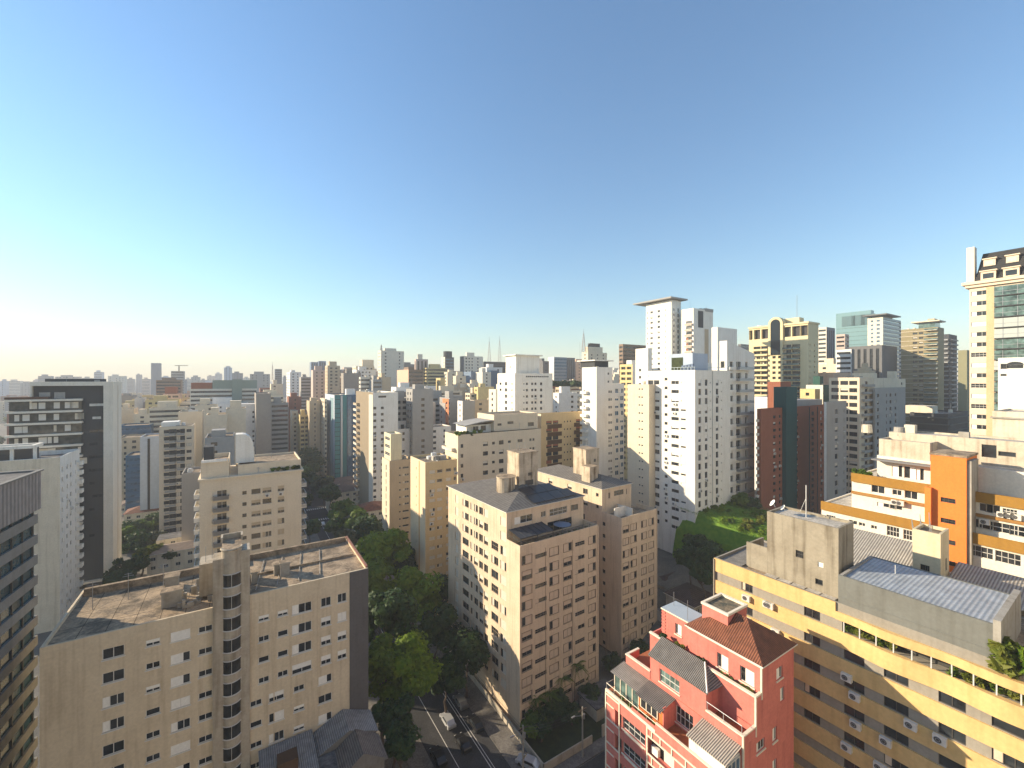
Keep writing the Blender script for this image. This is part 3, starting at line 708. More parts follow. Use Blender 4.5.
# terrace level three
zf = 28.0
b = MB(); b.box(0, 0, zf + .002, .18, 8.2, zf + 1.0, 0); b.box(0, 0, zf + 1.002, .24, 8.2, zf + 1.12, 1); b.box(.18, 0, zf + .002, 2.9, .2, zf + .9, 0)
R.part('terrace_parapet', b, [RED, TRIM])
b = MB()
for i in range(7): y = 8.2 + i * 1.25; b.bar((.1, y, zf), (.1, y, zf + 1.0), .035, 4)
b.bar((.1, 8.2, zf + 1.0), (.1, 15.7, zf + 1.0), .05, 4); b.bar((.1, 15.7, zf + 1.0), (2.8, 15.7, zf + 1.0), .05, 4); b.box(-.04, 8.2, zf + .002, .2, 15.8, zf + .3)
R.part('balcony_railing', b, TRIM)
b = MB(); b.box(.02, 8.25, zf + .302, .14, 11.6, zf + .62, 0); R.part('balcony_upstand', b, RED)
# two lean-to sheds on the terrace
b = MB(); b.box(.9, 7.9, zf + .002, 2.9, 11.2, zf + 2.35, 0); b.box(.9, 7.78, zf + .002, 2.9, 7.898, zf + 2.6, 1); R.part('shed_wall', b, [ORANGE_W, RED])
b = MB(); b.box(.82, 8.6, zf + .9, .9, 10.9, zf + 1.9, 0); R.part('shed_window', b, [GLASS])
b = MB()
for y in (8.55, 9.35, 10.1, 10.9): b.box(.78, y - .05, zf + .85, .82, y + .05, zf + 1.95)
b.box(.78, 8.5, zf + 1.9, .82, 10.95, zf + 2.0); b.box(.78, 8.5, zf + .82, .82, 10.95, zf + .9); R.part('window_frame', b, TRIM)
b = MB(); b.face([(.3, 7.7, zf + 2.4), (2.95, 7.7, zf + 2.9), (2.95, 11.3, zf + 2.9), (.3, 11.3, zf + 2.4)][::-1][::-1]); b.box(.26, 7.66, zf + 2.3, .34, 11.3, zf + 2.38)
R.part('corrugated_roof', b, CORR)
b = MB(); b.box(1.0, 11.3, zf + .002, 1.08, 15.2, zf + 2.2); R.part('glass_screen', b, GLASS_G)
b = MB()
for i in range(5): b.box(.92, 11.3 + i * .95, zf + .002, 1.0, 11.4 + i * .95, zf + 2.3)
b.box(.92, 11.3, zf + 2.2, 1.0, 15.3, zf + 2.32); R.part('screen_frame', b, TRIM)
b = MB(); b.face([(.5, 11.32, zf + 2.42), (2.95, 11.32, zf + 2.85), (2.95, 15.5, zf + 2.85), (.5, 15.5, zf + 2.42)]); R.part('corrugated_roof', b, CORR_L)
# white shed at the near end
b = MB(); b.box(.3, .3, zf + .002, 2.8, 4.2, zf + 2.3, 0); R.part('white_shed', b, WHITE)
b = MB(); b.face([(.15, .1, zf + 2.45), (2.9, .1, zf + 3.0), (2.9, 4.4, zf + 3.0), (.15, 4.4, zf + 2.45)]); b.box(.1, .1, zf + 2.32, .18, 4.4, zf + 2.44); R.part('corrugated_roof', b, CORR_W)
b = MB(); b.box(.5, .22, zf + .9, 2.6, .3, zf + 2.1, 0); R.part('shed_window', b, GLASS_B)
b = MB()
for x in (.5, 1.2, 1.9, 2.6): b.box(x - .05, .16, zf + .9, x + .05, .219, zf + 2.1)
b.box(.45, .16, zf + 2.1, 2.65, .3, zf + 2.2); R.part('window_frame', b, FRAME)
# level two block
R2 = sub(R, 2.9, 0, 10.1, 15.1, 28.0, 31.0)
R2.win('L', 15.1 - 6.6, 1.35, 2.2, 1.9, 'bars', RM); R2.win('F', 6.0, 1.6, .9, 1.5, 'half_left', RM); R2.win('F', 3.2, 1.7, 1.6, 1.1, 'three', RM)
R2.finish(RED, TERRA, 0, mats=RM, sill=TRIM); merge(R2)
zg = 31.0
b = MB()
b.box(2.9, 0, zg + .002, 3.1, 4.0, zg + .95, 0); b.box(2.84, -.06, zg + .952, 3.16, 4.0, zg + 1.1, 1); b.box(3.1, 0, zg + .002, 5.2, .2, zg + .95, 0); b.box(3.16, -.06, zg + .952, 5.2, .24, zg + 1.1, 1)
R.part('terrace_parapet', b, [RED, TRIM]); b = MB(); b.box(2.9, 11.3, zg + .002, 3.1, 15.1, zg + .9, 0); b.box(2.84, 11.3, zg + .902, 3.16, 15.16, zg + 1.04, 1); b.box(3.1, 14.9, zg + .002, 5.2, 15.1, zg + .9, 0); b.box(3.16, 14.86, zg + .902, 5.2, 15.16, zg + 1.04, 1)
R.part('terrace_parapet', b, [RED, TRIM])
b = MB(); b.bar((3.0, .2, zg + 1.9), (3.0, 4.0, zg + 1.9), .035, 4)
for y in (.2, 2.1, 3.9): b.bar((3.0, y, zg + 1.1), (3.0, y, zg + 1.9), .03, 4)
R.part('terrace_railing', b, METAL_L)
R3 = sub(R, 2.95, 4.0, 2.25, 7.3, 31.0, 34.0)
R3.win('L', 7.3 - 4.6, 1.35, 2.7, 1.5, 'bars', (FRAME, GLASS_G, SHUT)); R3.finish(RED, CORR, 0, mats=RM, sill=TRIM); merge(R3)
b = MB(); z = 34.05
b.face([(2.7, 11.4, z), (2.7, 3.7, z), (5.2, 5.6, z + 1.35), (5.2, 11.4, z + 1.35)]); b.face([(2.7, 3.7, z), (5.2, 3.4, z + .1), (5.2, 5.6, z + 1.35)]); b.face([(2.7, 11.4, z), (5.2, 11.4, z + 1.35), (5.2, 11.4, z)])
b.box(2.66, 3.66, z - .12, 2.74, 11.4, z - .004); R.part('corrugated_roof', b, CORR)
b = MB(); b.bar((2.7, 3.7, z + .03), (5.2, 5.6, z + 1.38), .09, 4); R.part('ridge_cap', b, METAL_L)
# level one block and the tiled top
R4 = sub(R, 5.2, 0, 7.8, 13.2, 31.0, 34.3); R4.win('L', 13.2 - 2.2, 1.25, 1.7, 2.3, 'shut', (FRAME, GLASS, flat('pale_grey_door', (.36, .40, .44), .5)), .1); R4.win('F', 5.3, 2.2, .9, 1.5, 'half_left', RM); R4.finish(RED, TERRA, 0, mats=RM); merge(R4)
zh = 34.3
b = MB(); b.box(5.2, 0, zh + .002, 5.38, 13.2, zh + .6, 0); b.box(5.1, -.06, zh + .602, 5.44, 13.26, zh + .78, 1); b.box(5.38, 0, zh + .002, 6.2, .16, zh + .6, 0); b.box(5.44, -.06, zh + .602, 6.2, .22, zh + .78, 1); b.box(5.38, 13.02, zh + .002, 13, 13.2, zh + .6, 0); R.part('planter_ledge', b, [RED, TRIM])
R5 = sub(R, 6.3, 0, 6.7, 8.5, 34.3, 37.7)
R5.win('L', 1.0, 1.3, 1.0, 2.4, 'shut', (FRAME, GLASS, SHUT_W), .06); R5.win('L', 4.3, 1.5, 1.3, 1.6, 'half_right', RM); R5.win('L', 7.0, 1.5, 1.5, 1.6, 'half_right', RM); R5.win('F', 3.6, 1.4, 1.3, 1.3, 'half_left', RM)
R5.finish(RED, TERRA, 0, mats=RM, sill=TRIM); merge(R5)
R.hiproof('tiled_roof', 6.3, 0, 13.0, 8.5, 37.85, 2.3, TILE_Y, .28, smat=TILE)
TANKTOP = roofmat('mossy_concrete_roof', (.07, .075, .06), (.26, .20, .13), .9)
b = MB(); b.box(8.0, 4.6, 38, 11.9, 7.8, 40.2, 0, 2); b.box(7.9, 4.5, 40.202, 12, 4.8, 40.45, 1); b.box(7.9, 7.6, 40.202, 12, 7.9, 40.45, 1); b.box(7.9, 4.8, 40.202, 8.2, 7.6, 40.45, 1); b.box(11.7, 4.8, 40.202, 12, 7.6, 40.45, 1)
R.part('tank_room', b, [RED, TRIM, TANKTOP])
R6 = sub(R, 6.9, 8.8, 2.8, 3.9, 34.3, 37.7); R6.win('L', 2.4, 1.9, .9, 1.3, 'half_right', RM); R6.finish(RED, flat('pale_blue_roof', (.36, .42, .46), .5), .05, .1, mats=RM, sill=TRIM); merge(R6)
b = MB()
for k in range(8): b.box(6.82, 12.2, 34.5 + k * .4, 6.898, 12.72, 34.7 + k * .4)
R.part('quoin', b, RED)
b = MB(); b.box(6.78, 8.7, 37.702, 9.8, 12.8, 37.86, 0, 1); R.part('roof_slab', b, [TRIM, flat('pale_blue_roof', (.36, .42, .46), .5)])
b = MB()
for (x, y, z0, z1) in ((-.06, -.06, 1, 28.0), (2.84, -.06, 28.0, 31.9), (5.12, -.06, 31, 34.9), (6.22, -.06, 34.3, 37.6)): b.box(x, y, z0, x + .16, y + .16, z1)
b.box(6.2, .1, 37.5, 6.298, 8.5, 37.68); R.part('corner_trim', b, TRIM)
b = MB(); b.bar((7.2, 9.2, 37.8), (7.2, 9.2, 40.2), .03); R.part('antenna', b, METAL)
b = MB(); b.bar((8.6, 12.2, 37.8), (8.6, 12.2, 39.6), .03); R.part('antenna', b, METAL)

# ---- yellow slab with grey window strips
TY = radians(33.5)
YF = (35.2 + 26 * sin(TY), 53 - 26 * cos(TY))
Yb = at_origin('apartment_slab', 'yellow banded apartment slab with grey window strips, wavy upper balconies and a bare concrete roof block', 'apartment building', YF, 36.6, 13.0, 0, 41.3, TY)
Yb.root['label'] = 'yellow banded slab with grey window strips, wavy top balconies and air conditioners'
YEL = wall('yellow_ochre_render', (.63, .43, .185), .3, .35, stain=(.6, .55, .45), streak=.7)
STRIP = wall('grey_strip_render', (.29, .265, .22), .3, .4)
YU = lambda px: Yb.u('L', px)
uc = YU(836)
P0, ST = 3.1, 1.25
wins_y = [(747, 1.5), (854, 1.9), (896, 2.0), (952, 1.9), (1009, 2.1), (812, 1.7)]
nfl = 13
for k in range(nfl):
    zs = 41.3 - 1.85 - k * P0 - ST          # bottom of strip
    for i, (p, w) in enumerate(wins_y):
        u = YU(p)
        if k == 0 and u > uc: continue
        if i == 5 and k > 4: continue
        kd = Yb.rng.choice(['dark', 'dark', 'two', 'three', 'two'])
        Yb.win('L', u, zs + ST / 2, w, ST - .12, kd, (FRAME_D, GLASS, SHUT_T), .15)
Yb.win('L', (uc + 36.6) / 2 + .2, 41.3 - 1.95 - .62, 36.6 - uc - .8, 1.3, None, None, 1.6)
Yb.finish(STRIP, ROOF_C, .5, lmat=STRIP, mats=(FRAME_D, GLASS, SHUT_T))
def wave(u): return .2 + .42 * sin(pi * max(0, u - uc - 1) / 8.0) ** 2 if u > uc + 1 else .2
def band(z0, z1, u0, u1, wav, name='band', amp=1.0):
    b = MB(); n = max(1, int((u1 - u0) / .5)) if wav else 1
    us = [u0 + (u1 - u0) * i / n for i in range(n + 1)]; f = (lambda u: .2 + (wave(u) - .2) * amp) if wav else (lambda u: .2)
    for a, c in zip(us, us[1:]):
        p, q = Yb.loc('L', a, f(a)), Yb.loc('L', c, f(c)); pi_, qi = Yb.loc('L', a, 0), Yb.loc('L', c, 0)
        b.face([(*p, z0), (*q, z0), (*q, z1), (*p, z1)]); b.face([(*p, z1), (*q, z1), (*qi, z1), (*pi_, z1)]); b.face([(*pi_, z0), (*qi, z0), (*q, z0), (*p, z0)])
    for u, fl in ((u0, 0), (u1, 1)):
        p, i_ = Yb.loc('L', u, f(u)), Yb.loc('L', u, 0); q = [(*i_, z0), (*p, z0), (*p, z1), (*i_, z1)]; b.face(q[::-1] if fl else q)
    return Yb.part(name, b, YEL)
band(39.45, 41.3, 0, uc, False); band(39.4, 40.3, uc, 36.6, True, amp=1.0)
for k in range(1, nfl): zt = 41.3 - k * P0; band(zt - 1.85, zt, 0, 36.6, k < 2, amp=1.0 if k == 1 else .5)
b = MB(); b.box(-.34, 36.6 - .12, .5, -.02, 36.6 + .02, 41.2); Yb.part('end_pier', b, STRIP)
# loggia behind the wavy band: posts, glass, plants
for i in range(15):
    u = uc + .8 + i * (36.6 - uc - 1.4) / 14; x, y = Yb.loc('L', u, .1); Yb.pbox('loggia_post', x - .05, y - .05, 38.1, x + .05, y + .05, 39.42, METAL_L)
b = MB(); x, y0 = Yb.loc('L', uc + .8, -1.5); _, y1 = Yb.loc('L', 36.2, -1.5); b.face([(x, y0, 38.1), (x, y1, 38.1), (x, y1, 39.4), (x, y0, 39.4)][::-1]); Yb.part('loggia_glazing', b, glassmat('loggia_glass', (.06, .06, .055), .1))
# olive grey penthouse with a blue metal roof
OLIVE = wall('olive_grey_cladding', (.165, .17, .155), .25, .3, streak=.8)
ya, yb = 36.6 - YU(993), 36.6 - YU(838)
b = MB(); b.box(.05, ya, 40.3, 10.2, yb, 44.1, 0); b.box(.05, ya, 44.102, .3, yb, 44.5, 0); b.box(9.95, ya, 44.102, 10.2, yb, 44.4, 0); Yb.part('penthouse', b, [OLIVE])
b = MB(); b.box(-.05, ya - .5, 40.3, 10.3, ya - .002, 45.0, 0); b.box(.3, yb - .3, 44.102, 9.95, yb, 44.45); Yb.part('end_wall', b, [CONC])
BLUE = striped('blue_metal_roof', (.41, .45, .48), (.29, .33, .37), 1, .4, .5, .1, .5, .3)
b = MB(); b.face([(.3, ya, 44.2), (9.95, ya, 44.35), (9.95, yb - .3, 44.35), (.3, yb - .3, 44.2)]); Yb.part('metal_roof', b, BLUE)
b = MB(); b.bar((6.5, ya + 8.6, 44.3), (6.5, ya + 8.6, 45.3), .05); Yb.part('vent_pipe', b, METAL_L)
b = MB(); b.box(-.004, ya + .2, 42.0, .046, yb - .2, 42.08); Yb.part('cladding_joint', b, OLIVE)
# bare concrete stair block and lower block
cb = Yb.solve(Yb.dist(2.2, 0), Yb.d1, 838.5); ce = Yb.solve(Yb.dist(2.2, 0), Yb.d1, 767); cf = Yb.solve(Yb.dist(2.2, 0), Yb.d1, 746.5)
CB = wall('stained_bare_concrete', (.31, .275, .21), .5, .4, stain=(.45, .42, .38), streak=.9)
CS = sub(Yb, 2.2, cb, 4.6, ce - cb, 40.8, 49.2)
CS.win('L', CS.u('L', 799.5), 3.9, .9, .9, 'bars', (FRAME_D, GLASS, SHUT)); CS.win('L', CS.u('L', 819), 1.2, .8, .7, 'dark', (FRAME_D, GLASS, SHUT)); CS.win('L', CS.u('L', 820.5), 3.4, .6, .6, 'shut', (FRAME, GLASS, SHUT_W)); CS.finish(CB, ROOF_P, .3, mats=(FRAME_D, GLASS, SHUT)); merge(CS)
b = MB(); b.box(2.2, ce, 40.8, 2.45, cf, 44.2); b.box(2.45, cf - .25, 40.8, 6.5, cf, 44.0); Yb.part('low_wall', b, CB)
b = MB(); b.face([(.4, cf + .1, 41.0), (12.6, cf + .1, 41.1), (12.6, 36.2, 41.1), (.4, 36.2, 41.0)][::-1]); o = Yb.part('corrugated_roof', b, CORR_L)
b = MB(); b.face([(2.5, ce + .1, 41.05), (6.6, ce + .1, 41.05), (6.6, cf - .3, 41.05), (2.5, cf - .3, 41.05)][::-1]); Yb.part('corrugated_roof', b, CORR)
b = MB()
for i in range(5): b.box(.45, cb + i * (ce - cb) / 5, 40.82, 1.9, cb + (i + .9) * (ce - cb) / 5, 40.95)
Yb.part('roof_slab', b, ROOF_P)
b = MB(); b.bar((4.5, (cb + ce) / 2 + .3, 49), (4.5, (cb + ce) / 2 + .3, 53.2), .06); b.bar((4.5, (cb + ce) / 2 + .3, 51.5), (4.5, (cb + ce) / 2 + 1.2, 49), .02); Yb.part('antenna_mast', b, METAL_L)
def dish(B, x, y, z, r, az=2.3, el=.6):
    b = MB(); n = 14; ca, sa, ce_, se = cos(az), sin(az), cos(el), sin(el); ax = (ca * ce_, sa * ce_, se); ux = (-sa, ca, 0); uy = (-ca * se, -sa * se, ce_)
    rings = []
    for j in range(4):
        rr = r * j / 3; dpt = .25 * r * (j / 3) ** 2
        rings.append([tuple((x, y, z)[c] + ax[c] * dpt + ux[c] * rr * cos(2 * pi * k / n) + uy[c] * rr * sin(2 * pi * k / n) for c in range(3)) for k in range(n)])
    for j in range(3):
        for k in range(n): b.face([rings[j][k], rings[j][(k + 1) % n], rings[j + 1][(k + 1) % n], rings[j + 1][k]])
    b.bar((x, y, z), (x - ax[0] * .3, y - ax[1] * .3, z - r), .05); b.bar((x, y, z), tuple((x, y, z)[c] + ax[c] * r * .9 for c in range(3)), .02)
    return B.part('satellite_dish', b, flat('dish_white', (.66, .65, .62), .5))
dish(Yb, 2.8, ce - .5, 50.3, .5); dish(Yb, 3.2, ce - 1.6, 49.9, .4)
# air conditioners hung on the bands
acm = None
def ac(B, face, u, z, out, scale=1.0, name='air_conditioner'):
    global acm
    if acm is None:
        b = MB(); b.box(-.5, -.45, 0, .5, 0, .75, 0); b.box(-.52, -.02, -.12, -.4, 0, 0, 1); b.box(.4, -.4, -.06, .46, 0, 0, 1); b.box(-.46, -.4, -.06, -.4, 0, 0, 1)
        f = MB(); n = 14
        f.face([(-.12 + .29 * cos(2 * pi * k / n), -.458, .375 + .29 * sin(2 * pi * k / n)) for k in range(n)], 0)
        for rr in (.29, .16): 
            for k in range(n): f.bar((-.12 + rr * cos(2 * pi * k / n), -.465, .375 + rr * sin(2 * pi * k / n)), (-.12 + rr * cos(2 * pi * (k + 1) / n), -.465, .375 + rr * sin(2 * pi * (k + 1) / n)), .018, 4, 1)
        acm = (b.mesh('air_conditioner', [wall('enamel_white', (.66, .63, .56), .2, 2.0), METAL]), f.mesh('fan_grille', [FRAME_D, METAL]))
    x, y = B.loc(face, u, out); o = link(name, acm[0], B.root, (x, y, z), FACE_ROT[face]); link('fan_grille', acm[1], o); return o
for p, k in ((769, 1), (771, 1), (777, 2), (748, 1.15), (748, 2.1), (848, 2.7), (856, 3), (857, 4), (848, 5), (858, 6), (887, 4), (912, 3), (881, 5), (886, 5.2), (893, 5), (899, 5), (895, 6), (941, 3), (957, 4), (936, 6), (1015, 3), (995, 5), (1006, 5), (1020, 4), (950, 7), (905, 7), (866, 7)):
    kk = int(k); z = 41.3 - kk * P0 - .35 - (k - kk) * 2; u = YU(p)
    if u < 36: ac(Yb, 'L', u, z - .35, wave(u) if kk == 1 and u > uc else (.2 + (wave(u) - .2) * .5 if kk == 2 and u > uc else .21))

# ---- lower neighbour behind the yellow slab, with ribbed roofs and a cream stair tower
Cb_ = at_origin('apartment_slab', 'cream flat building with ribbed roofs and a cream stair tower behind the yellow slab', 'apartment building', Yb.dist(14.5, -2), 38.0, 9.5, 1, 40.6, TY)
for k in range(6):
    for q in range(9): Cb_.win('L', 2 + q * 4, 36.5 - k * 3, 1.6, 1.2, 'two')
Cb_.finish(CREAM, ROOF_P, .4)
RIBW = striped('ribbed_white_roof', (.46, .43, .37), (.20, .185, .16), 1, .3, .6, 0, .9, .2)
tx = 2.0; t0 = Cb_.solve(Cb_.dist(tx, 0), Cb_.d1, 940.6); t1 = Cb_.solve(Cb_.dist(tx, 0), Cb_.d1, 912.5)
b = MB(); b.face([(.6, .4, 40.3), (9.2, .4, 41.4), (9.2, t0 - .3, 41.4), (.6, t0 - .3, 40.3)]); b.face([(.6, t1 + .3, 39.8), (9.2, t1 + .3, 42.6), (9.2, 37.6, 42.6), (.6, 37.6, 39.8)]); Cb_.part('ribbed_roof', b, RIBW)
ST_ = sub(Cb_, tx, t0, 4.0, t1 - t0, 39.6, 46.4); ST_.win('L', ST_.W('L') * .45, 1.7, .9, 1.5, 'bars', (FRAME_D, GLASS, SHUT)); ST_.win('F', 2.6, 2.4, .7, 1.6, 'dark', (FRAME_D, GLASS, SHUT))
ST_.finish(wall('cream_yellow_render', (.64, .55, .37), .3, .35), ROOF_C, .4); merge(ST_)
for (x, y, h_) in ((3.2, t0 + 1.2, 3.0), (4.6, t0 + 2.4, 2.2), (2.8, t0 + 2.8, 1.8)):
    b = MB(); b.bar((x, y, 45.6), (x + .3, y + .2, 45.6 + h_), .05); b.bar((x + .8, y, 45.6), (x + .3, y + .2, 45.6 + h_ * .9), .03); Cb_.part('antenna', b, METAL)

# ---- white slab with ochre bands and an orange stair tower
OP = (wx(894, 70), 70.0); tO = -Bld.solve(OP, LX, 894)
th = TH; d1 = (-sin(th), cos(th))
on = (OP[0] - d1[0] * 32, OP[1] - d1[1] * 32)
tL = Bld.solve(on, d1, 821.5)
O = at_origin('apartment_slab', 'white stepped slab with ochre bands and a tall orange stair tower', 'apartment building', on, tL, 16, 4, 44.4)
OCH = wall('ochre_band_render', (.31, .165, .03), .25, .35)
OWH = wall('off_white_render', (.72, .66, .55), .2, .3)
OO = lambda px: O.u('L', px)
for k in range(8):
    z = 44.4 - O.base - 2.3 - k * 3.1
    for p, w, h, kd in ((831, 1.4, .7, 'bars'), (853, 1.2, .7, 'two'), (862, .9, .6, 'two'), (874, .8, .6, 'two'), (893, 1.6, 1.6, 'bars'), (909, 1.4, 1.6, 'bars'), (981, 2.4, 1.6, 'bars'), (1008, 2.4, 1.6, 'bars')):
        O.win('L', OO(p), z, w, h, kd, (FRAME, GLASS, SHUT_W))
O.finish(OWH, ROOF_P, .2)
u9 = OO(930)
for k in range(1, 7): b = MB(); z = 44.4 - O.base - (k - 1) * 6.2; b.box(-.3, .2, z - 1.2, -.002, O.a - 0, z + .35); O.part('ochre_band', b, OCH)
h0 = O.h
O2 = sub(O, 1.6, 0, 14.4, O.a - OO(848), h0 - .2, h0 + 5.6)
for p, w, h, kd in ((856, 1.6, 1.3, 'two'), (878, 1.8, 1.3, 'two'), (897, 1.2, .9, 'two'), (911, 1.6, 1.3, 'two'), (986, 1.4, 1.2, 'two'), (993, 1.4, 1.2, 'two'), (1010, 1.4, .8, 'bars')): O2.win('L', O2.u('L', p), 4.1, w, h, kd, (FRAME, GLASS, SHUT_W))
for p, w, h, kd in ((858, 2, 1.4, 'two'), (886, 2.4, .7, 'three'), (896, 1.6, .7, 'two'), (982, 2.2, 1.3, 'two'), (1002, 4.6, 1.4, 'bars'), (1018, 1.6, 1.4, 'two')): O2.win('L', O2.u('L', p), 1.6, w, h, kd, (FRAME, GLASS, SHUT_W))
O2.finish(OWH, ROOF_P, .2); merge(O2)
b = MB(); b.box(1.25, .2, h0 + 4.6, 1.598, O2.a, h0 + 6.1); O.part('ochre_band', b, OCH)
b = MB(); b.box(1.3, .2, h0 + 2.45, 1.598, O2.a, h0 + 2.9); O.part('ochre_band', b, wall('brown_sill_band', (.33, .17, .05), .3, .4))
O3 = sub(O, 4.0, 0, 12.0, O.a - O.u('L', 868), h0 + 5.6, h0 + 9.4)
for p, w, h, kd in ((873, 1.6, 1.8, 'two'), (882, 3.4, 1.8, 'three'), (897, 1.4, 2, 'half_left'), (912, 2, 2, 'half_right'), (920, 1.0, 2, 'dark')): O3.win('L', O3.u('L', p), 1.5, w, h, kd, (FRAME, GLASS, SHUT_W))
O3.finish(OWH, ROOF_P, .2); merge(O3)
b = MB(); y1_ = O.a - O.u('L', 866); y2_ = O.a - OO(931); b.box(2.2, y2_, h0 + 8.7, 5, y1_, h0 + 8.9); O.part('terrace_canopy', b, flat('grey_canopy', (.17, .17, .17), .6))
BC = wall('weathered_beige_concrete', (.52, .46, .36), .45, .4, stain=(.5, .45, .4), streak=.9)
cx_ = 5.0; q0 = O.solve(O.dist(cx_, 0), O.d1, 930); q1 = O.solve(O.dist(cx_, 0), O.d1, 879)
O4 = sub(O, cx_, q0, 9, q1 - q0, h0 + 9.2, h0 + 12.2); O4.finish(BC, ROOF_P, .3); merge(O4)
O5 = sub(O, 9, -8, 6.5, O.solve(O.dist(9, 0), O.d1, 889) + 8, h0 + 9.2, h0 + 13.2); O5.win('L', O5.u('L', 989), 2.2, 1.6, 2.0, 'dark', (FRAME_D, GLASS, SHUT)); O5.win('L', O5.u('L', 1007), 2.0, 1.8, .7, 'dark', (FRAME_D, GLASS, SHUT)); O5.finish(BC, ROOF_P, .3); merge(O5)
ORG = wall('orange_tower_render', (.70, .20, .04), .15, .35)
s0 = O.solve(O.dist(-1.2, 0), O.d1, 966.5); s1 = O.solve(O.dist(-1.2, 0), O.d1, 930.5)
OT = sub(O, -1.2, s0, 6.0, s1 - s0, 0, h0 + 11.2)
for k in range(9): OT.win('L', OT.W('L') * .5, h0 + 4.6 - k * 3.1, 1.6, .7, 'bars', (FRAME_D, GLASS, SHUT))
OT.finish(ORG, ROOF_C, .2); merge(OT)
b = MB(); b.box(-1.3, s0 - .1, h0 + 11.202, 5.0, s1 + .1, h0 + 11.5); O.part('tower_cap', b, ROOF_C)
b = MB(); b.box(-1.9, s1 - .2, 1, -1.202, s1 + .5, h0 + 6.2); O.part('orange_shaft', b, ORG)
b = MB(); b.box(-.9, s0 - .45, 1, 3, s0 - .002, h0 + 10.8); O.part('grey_pier', b, CONC)
for p, dz in ((898, 2.0), (893, 2.0), (983, 1.6)): ac(O, 'L', OO(p), h0 + dz, -1.2)
for k in range(3): ac(O, 'L', OO(1000 + 7 * k), h0 + 3, -1.5)
# tall cream block at the right end, behind the orange tower
eP = (wx(992.5, 84), 84.0)
E = at_origin('apartment_tower', 'big cream concrete block with blind walls beside the orange stair tower', 'apartment building', (eP[0] - d1[0] * 34, eP[1] - d1[1] * 34), 34, 14, 8, wz(411, 84))
E.win('L', E.u('L', 1008), E.h - 10.2, 1.8, .8, 'dark', (FRAME_D, GLASS, SHUT)); E.finish(wall('blotched_cream_concrete', (.60, .53, .43), .35, .3, streak=.9), ROOF_P, .3)
b = MB(); b.box(-.3, -.2, E.h - 1.4, E.b, E.a + .3, E.h - 1.1); E.part('string_course', b, CONC)
O5.main.clutter(8, h0 + 12.6, 3)
# ================================================================== buildings of the middle distance
def mid(name, label, px, Y, l, r, top, wmat, F=(), L=(), R=(), pitch=2.95, dz=2.4, n=14, mode='L', a=None, b=None, roof=None, mats=None, dep=.22, cat='apartment building', lmat=None, parapet=.8, maxobj=100, th=TH, base=None, fin=True):
    B = Bld(name, label, cat, px, Y, l=l, r=r, a=a, b=b, top=top, mode=mode, th=th, base=base)
    for face, cols in (('F', F), ('L', L), ('R', R)):
        for k in range(n):
            for c in cols:
                p, w, h, kd = c[:4]; u = B.u(face, p)
                B.win(face, u, B.h - dz - k * pitch + (c[4] if len(c) > 4 else 0), w, h, B.rng.choice(kd) if isinstance(kd, (list, tuple)) else kd, c[5] if len(c) > 5 else None, dep)
    if fin: B.finish(wmat, roof or ROOF_C, parapet, mats=mats or (FRAME, GLASS, SHUT), lmat=lmat, maxobj=maxobj)
    B.clutter(int(3 + B.a * B.b / 90), B.h - parapet)
    if Y < 200 and cat == 'apartment building':
        for (f_, u_, z_, w_, h_, k_, m_, d_) in B.wins:
            if h_ > .9 and B.rng.random() < .09: ac(B, f_, u_ + B.rng.uniform(-.3, .3), z_ - h_ / 2 - 1.0, .02)
    return B
def slabs(B, face, p0, p1, n, dz, pitch, out, mat, hgt=1.0, rail=None, slab=.18):
    u0, u1 = sorted((B.u(face, p0), B.u(face, p1)))
    for k in range(n):
        z = B.h - dz - k * pitch
        if z < 1: break
        B.balcony(face, u0, u1, z, out, mat, hgt, rail, slab=slab)
TWO = ['two', 'two', 'roller', 'blind', 'dark']
GD = ['dark', 'dark', 'two', 'roller']
CRE2 = wall('sunny_cream_render', (.66, .565, .42), .16, .3)
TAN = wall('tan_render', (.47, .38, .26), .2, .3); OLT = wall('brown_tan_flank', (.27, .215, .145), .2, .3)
YTAN = wall('yellow_tan_render', (.60, .455, .25), .2, .3)
GREY = wall('mid_grey_render', (.33, .32, .30), .2, .3)
BRICK = wall('red_brown_brick', (.29, .105, .06), .25, .4)
SLATE = wall('dark_slate_cladding', (.06, .065, .07), .2, .3)
WHT2 = wall('cool_white_paint', (.75, .73, .67), .24, .25, stain=(.62, .58, .52), streak=.9)

# ---- white block and dark framed tower at the left
B = mid('apartment_tower', 'white slab with a blank cream gable, between the teal office and the dark framed tower', 60, 115, -24, 79.5, 457, WHT2, R=[(62.3, 1.0, 1.3, GD), (67.3, 1.3, 1.3, TWO), (70.8, 1.3, 1.3, TWO), (75.8, 1.0, 1.3, TWO)], pitch=2.78, dz=3.6, n=17, mode='R', roof=ROOF_D, parapet=1.2)
slabs(B, 'R', 77.2, 79.4, 17, 4.6, 2.78, 1.0, WHITE)
B.pbox('painted_gable', .02, -.03, .5, B.b - .02, -.002, B.h - .1, CREAM)  # warm bounced light on this front is put into the slab's cream colour
x = B.u('F', 32); b = MB()
for i in range(4): b.box(x - 13 + i * 4.2, 2, B.h - 1, x - 12.4 + i * 4.2, 2.6, B.h + 3)
b.box(x - 14, 1.6, B.h + 2.6, x, 2.4, B.h + 3.4); b.box(x - 14, 7, B.h + 2.6, x, 7.8, B.h + 3.4); b.box(x - .8, 2.4, B.h + 2.6, x, 7, B.h + 3.4); B.part('rooftop_pergola', b, WHITE)
b = MB(); b.box(x - 14, 4, B.h - 1, x - 1.2, 9, B.h + 2.4); B.part('penthouse', b, SLATE)
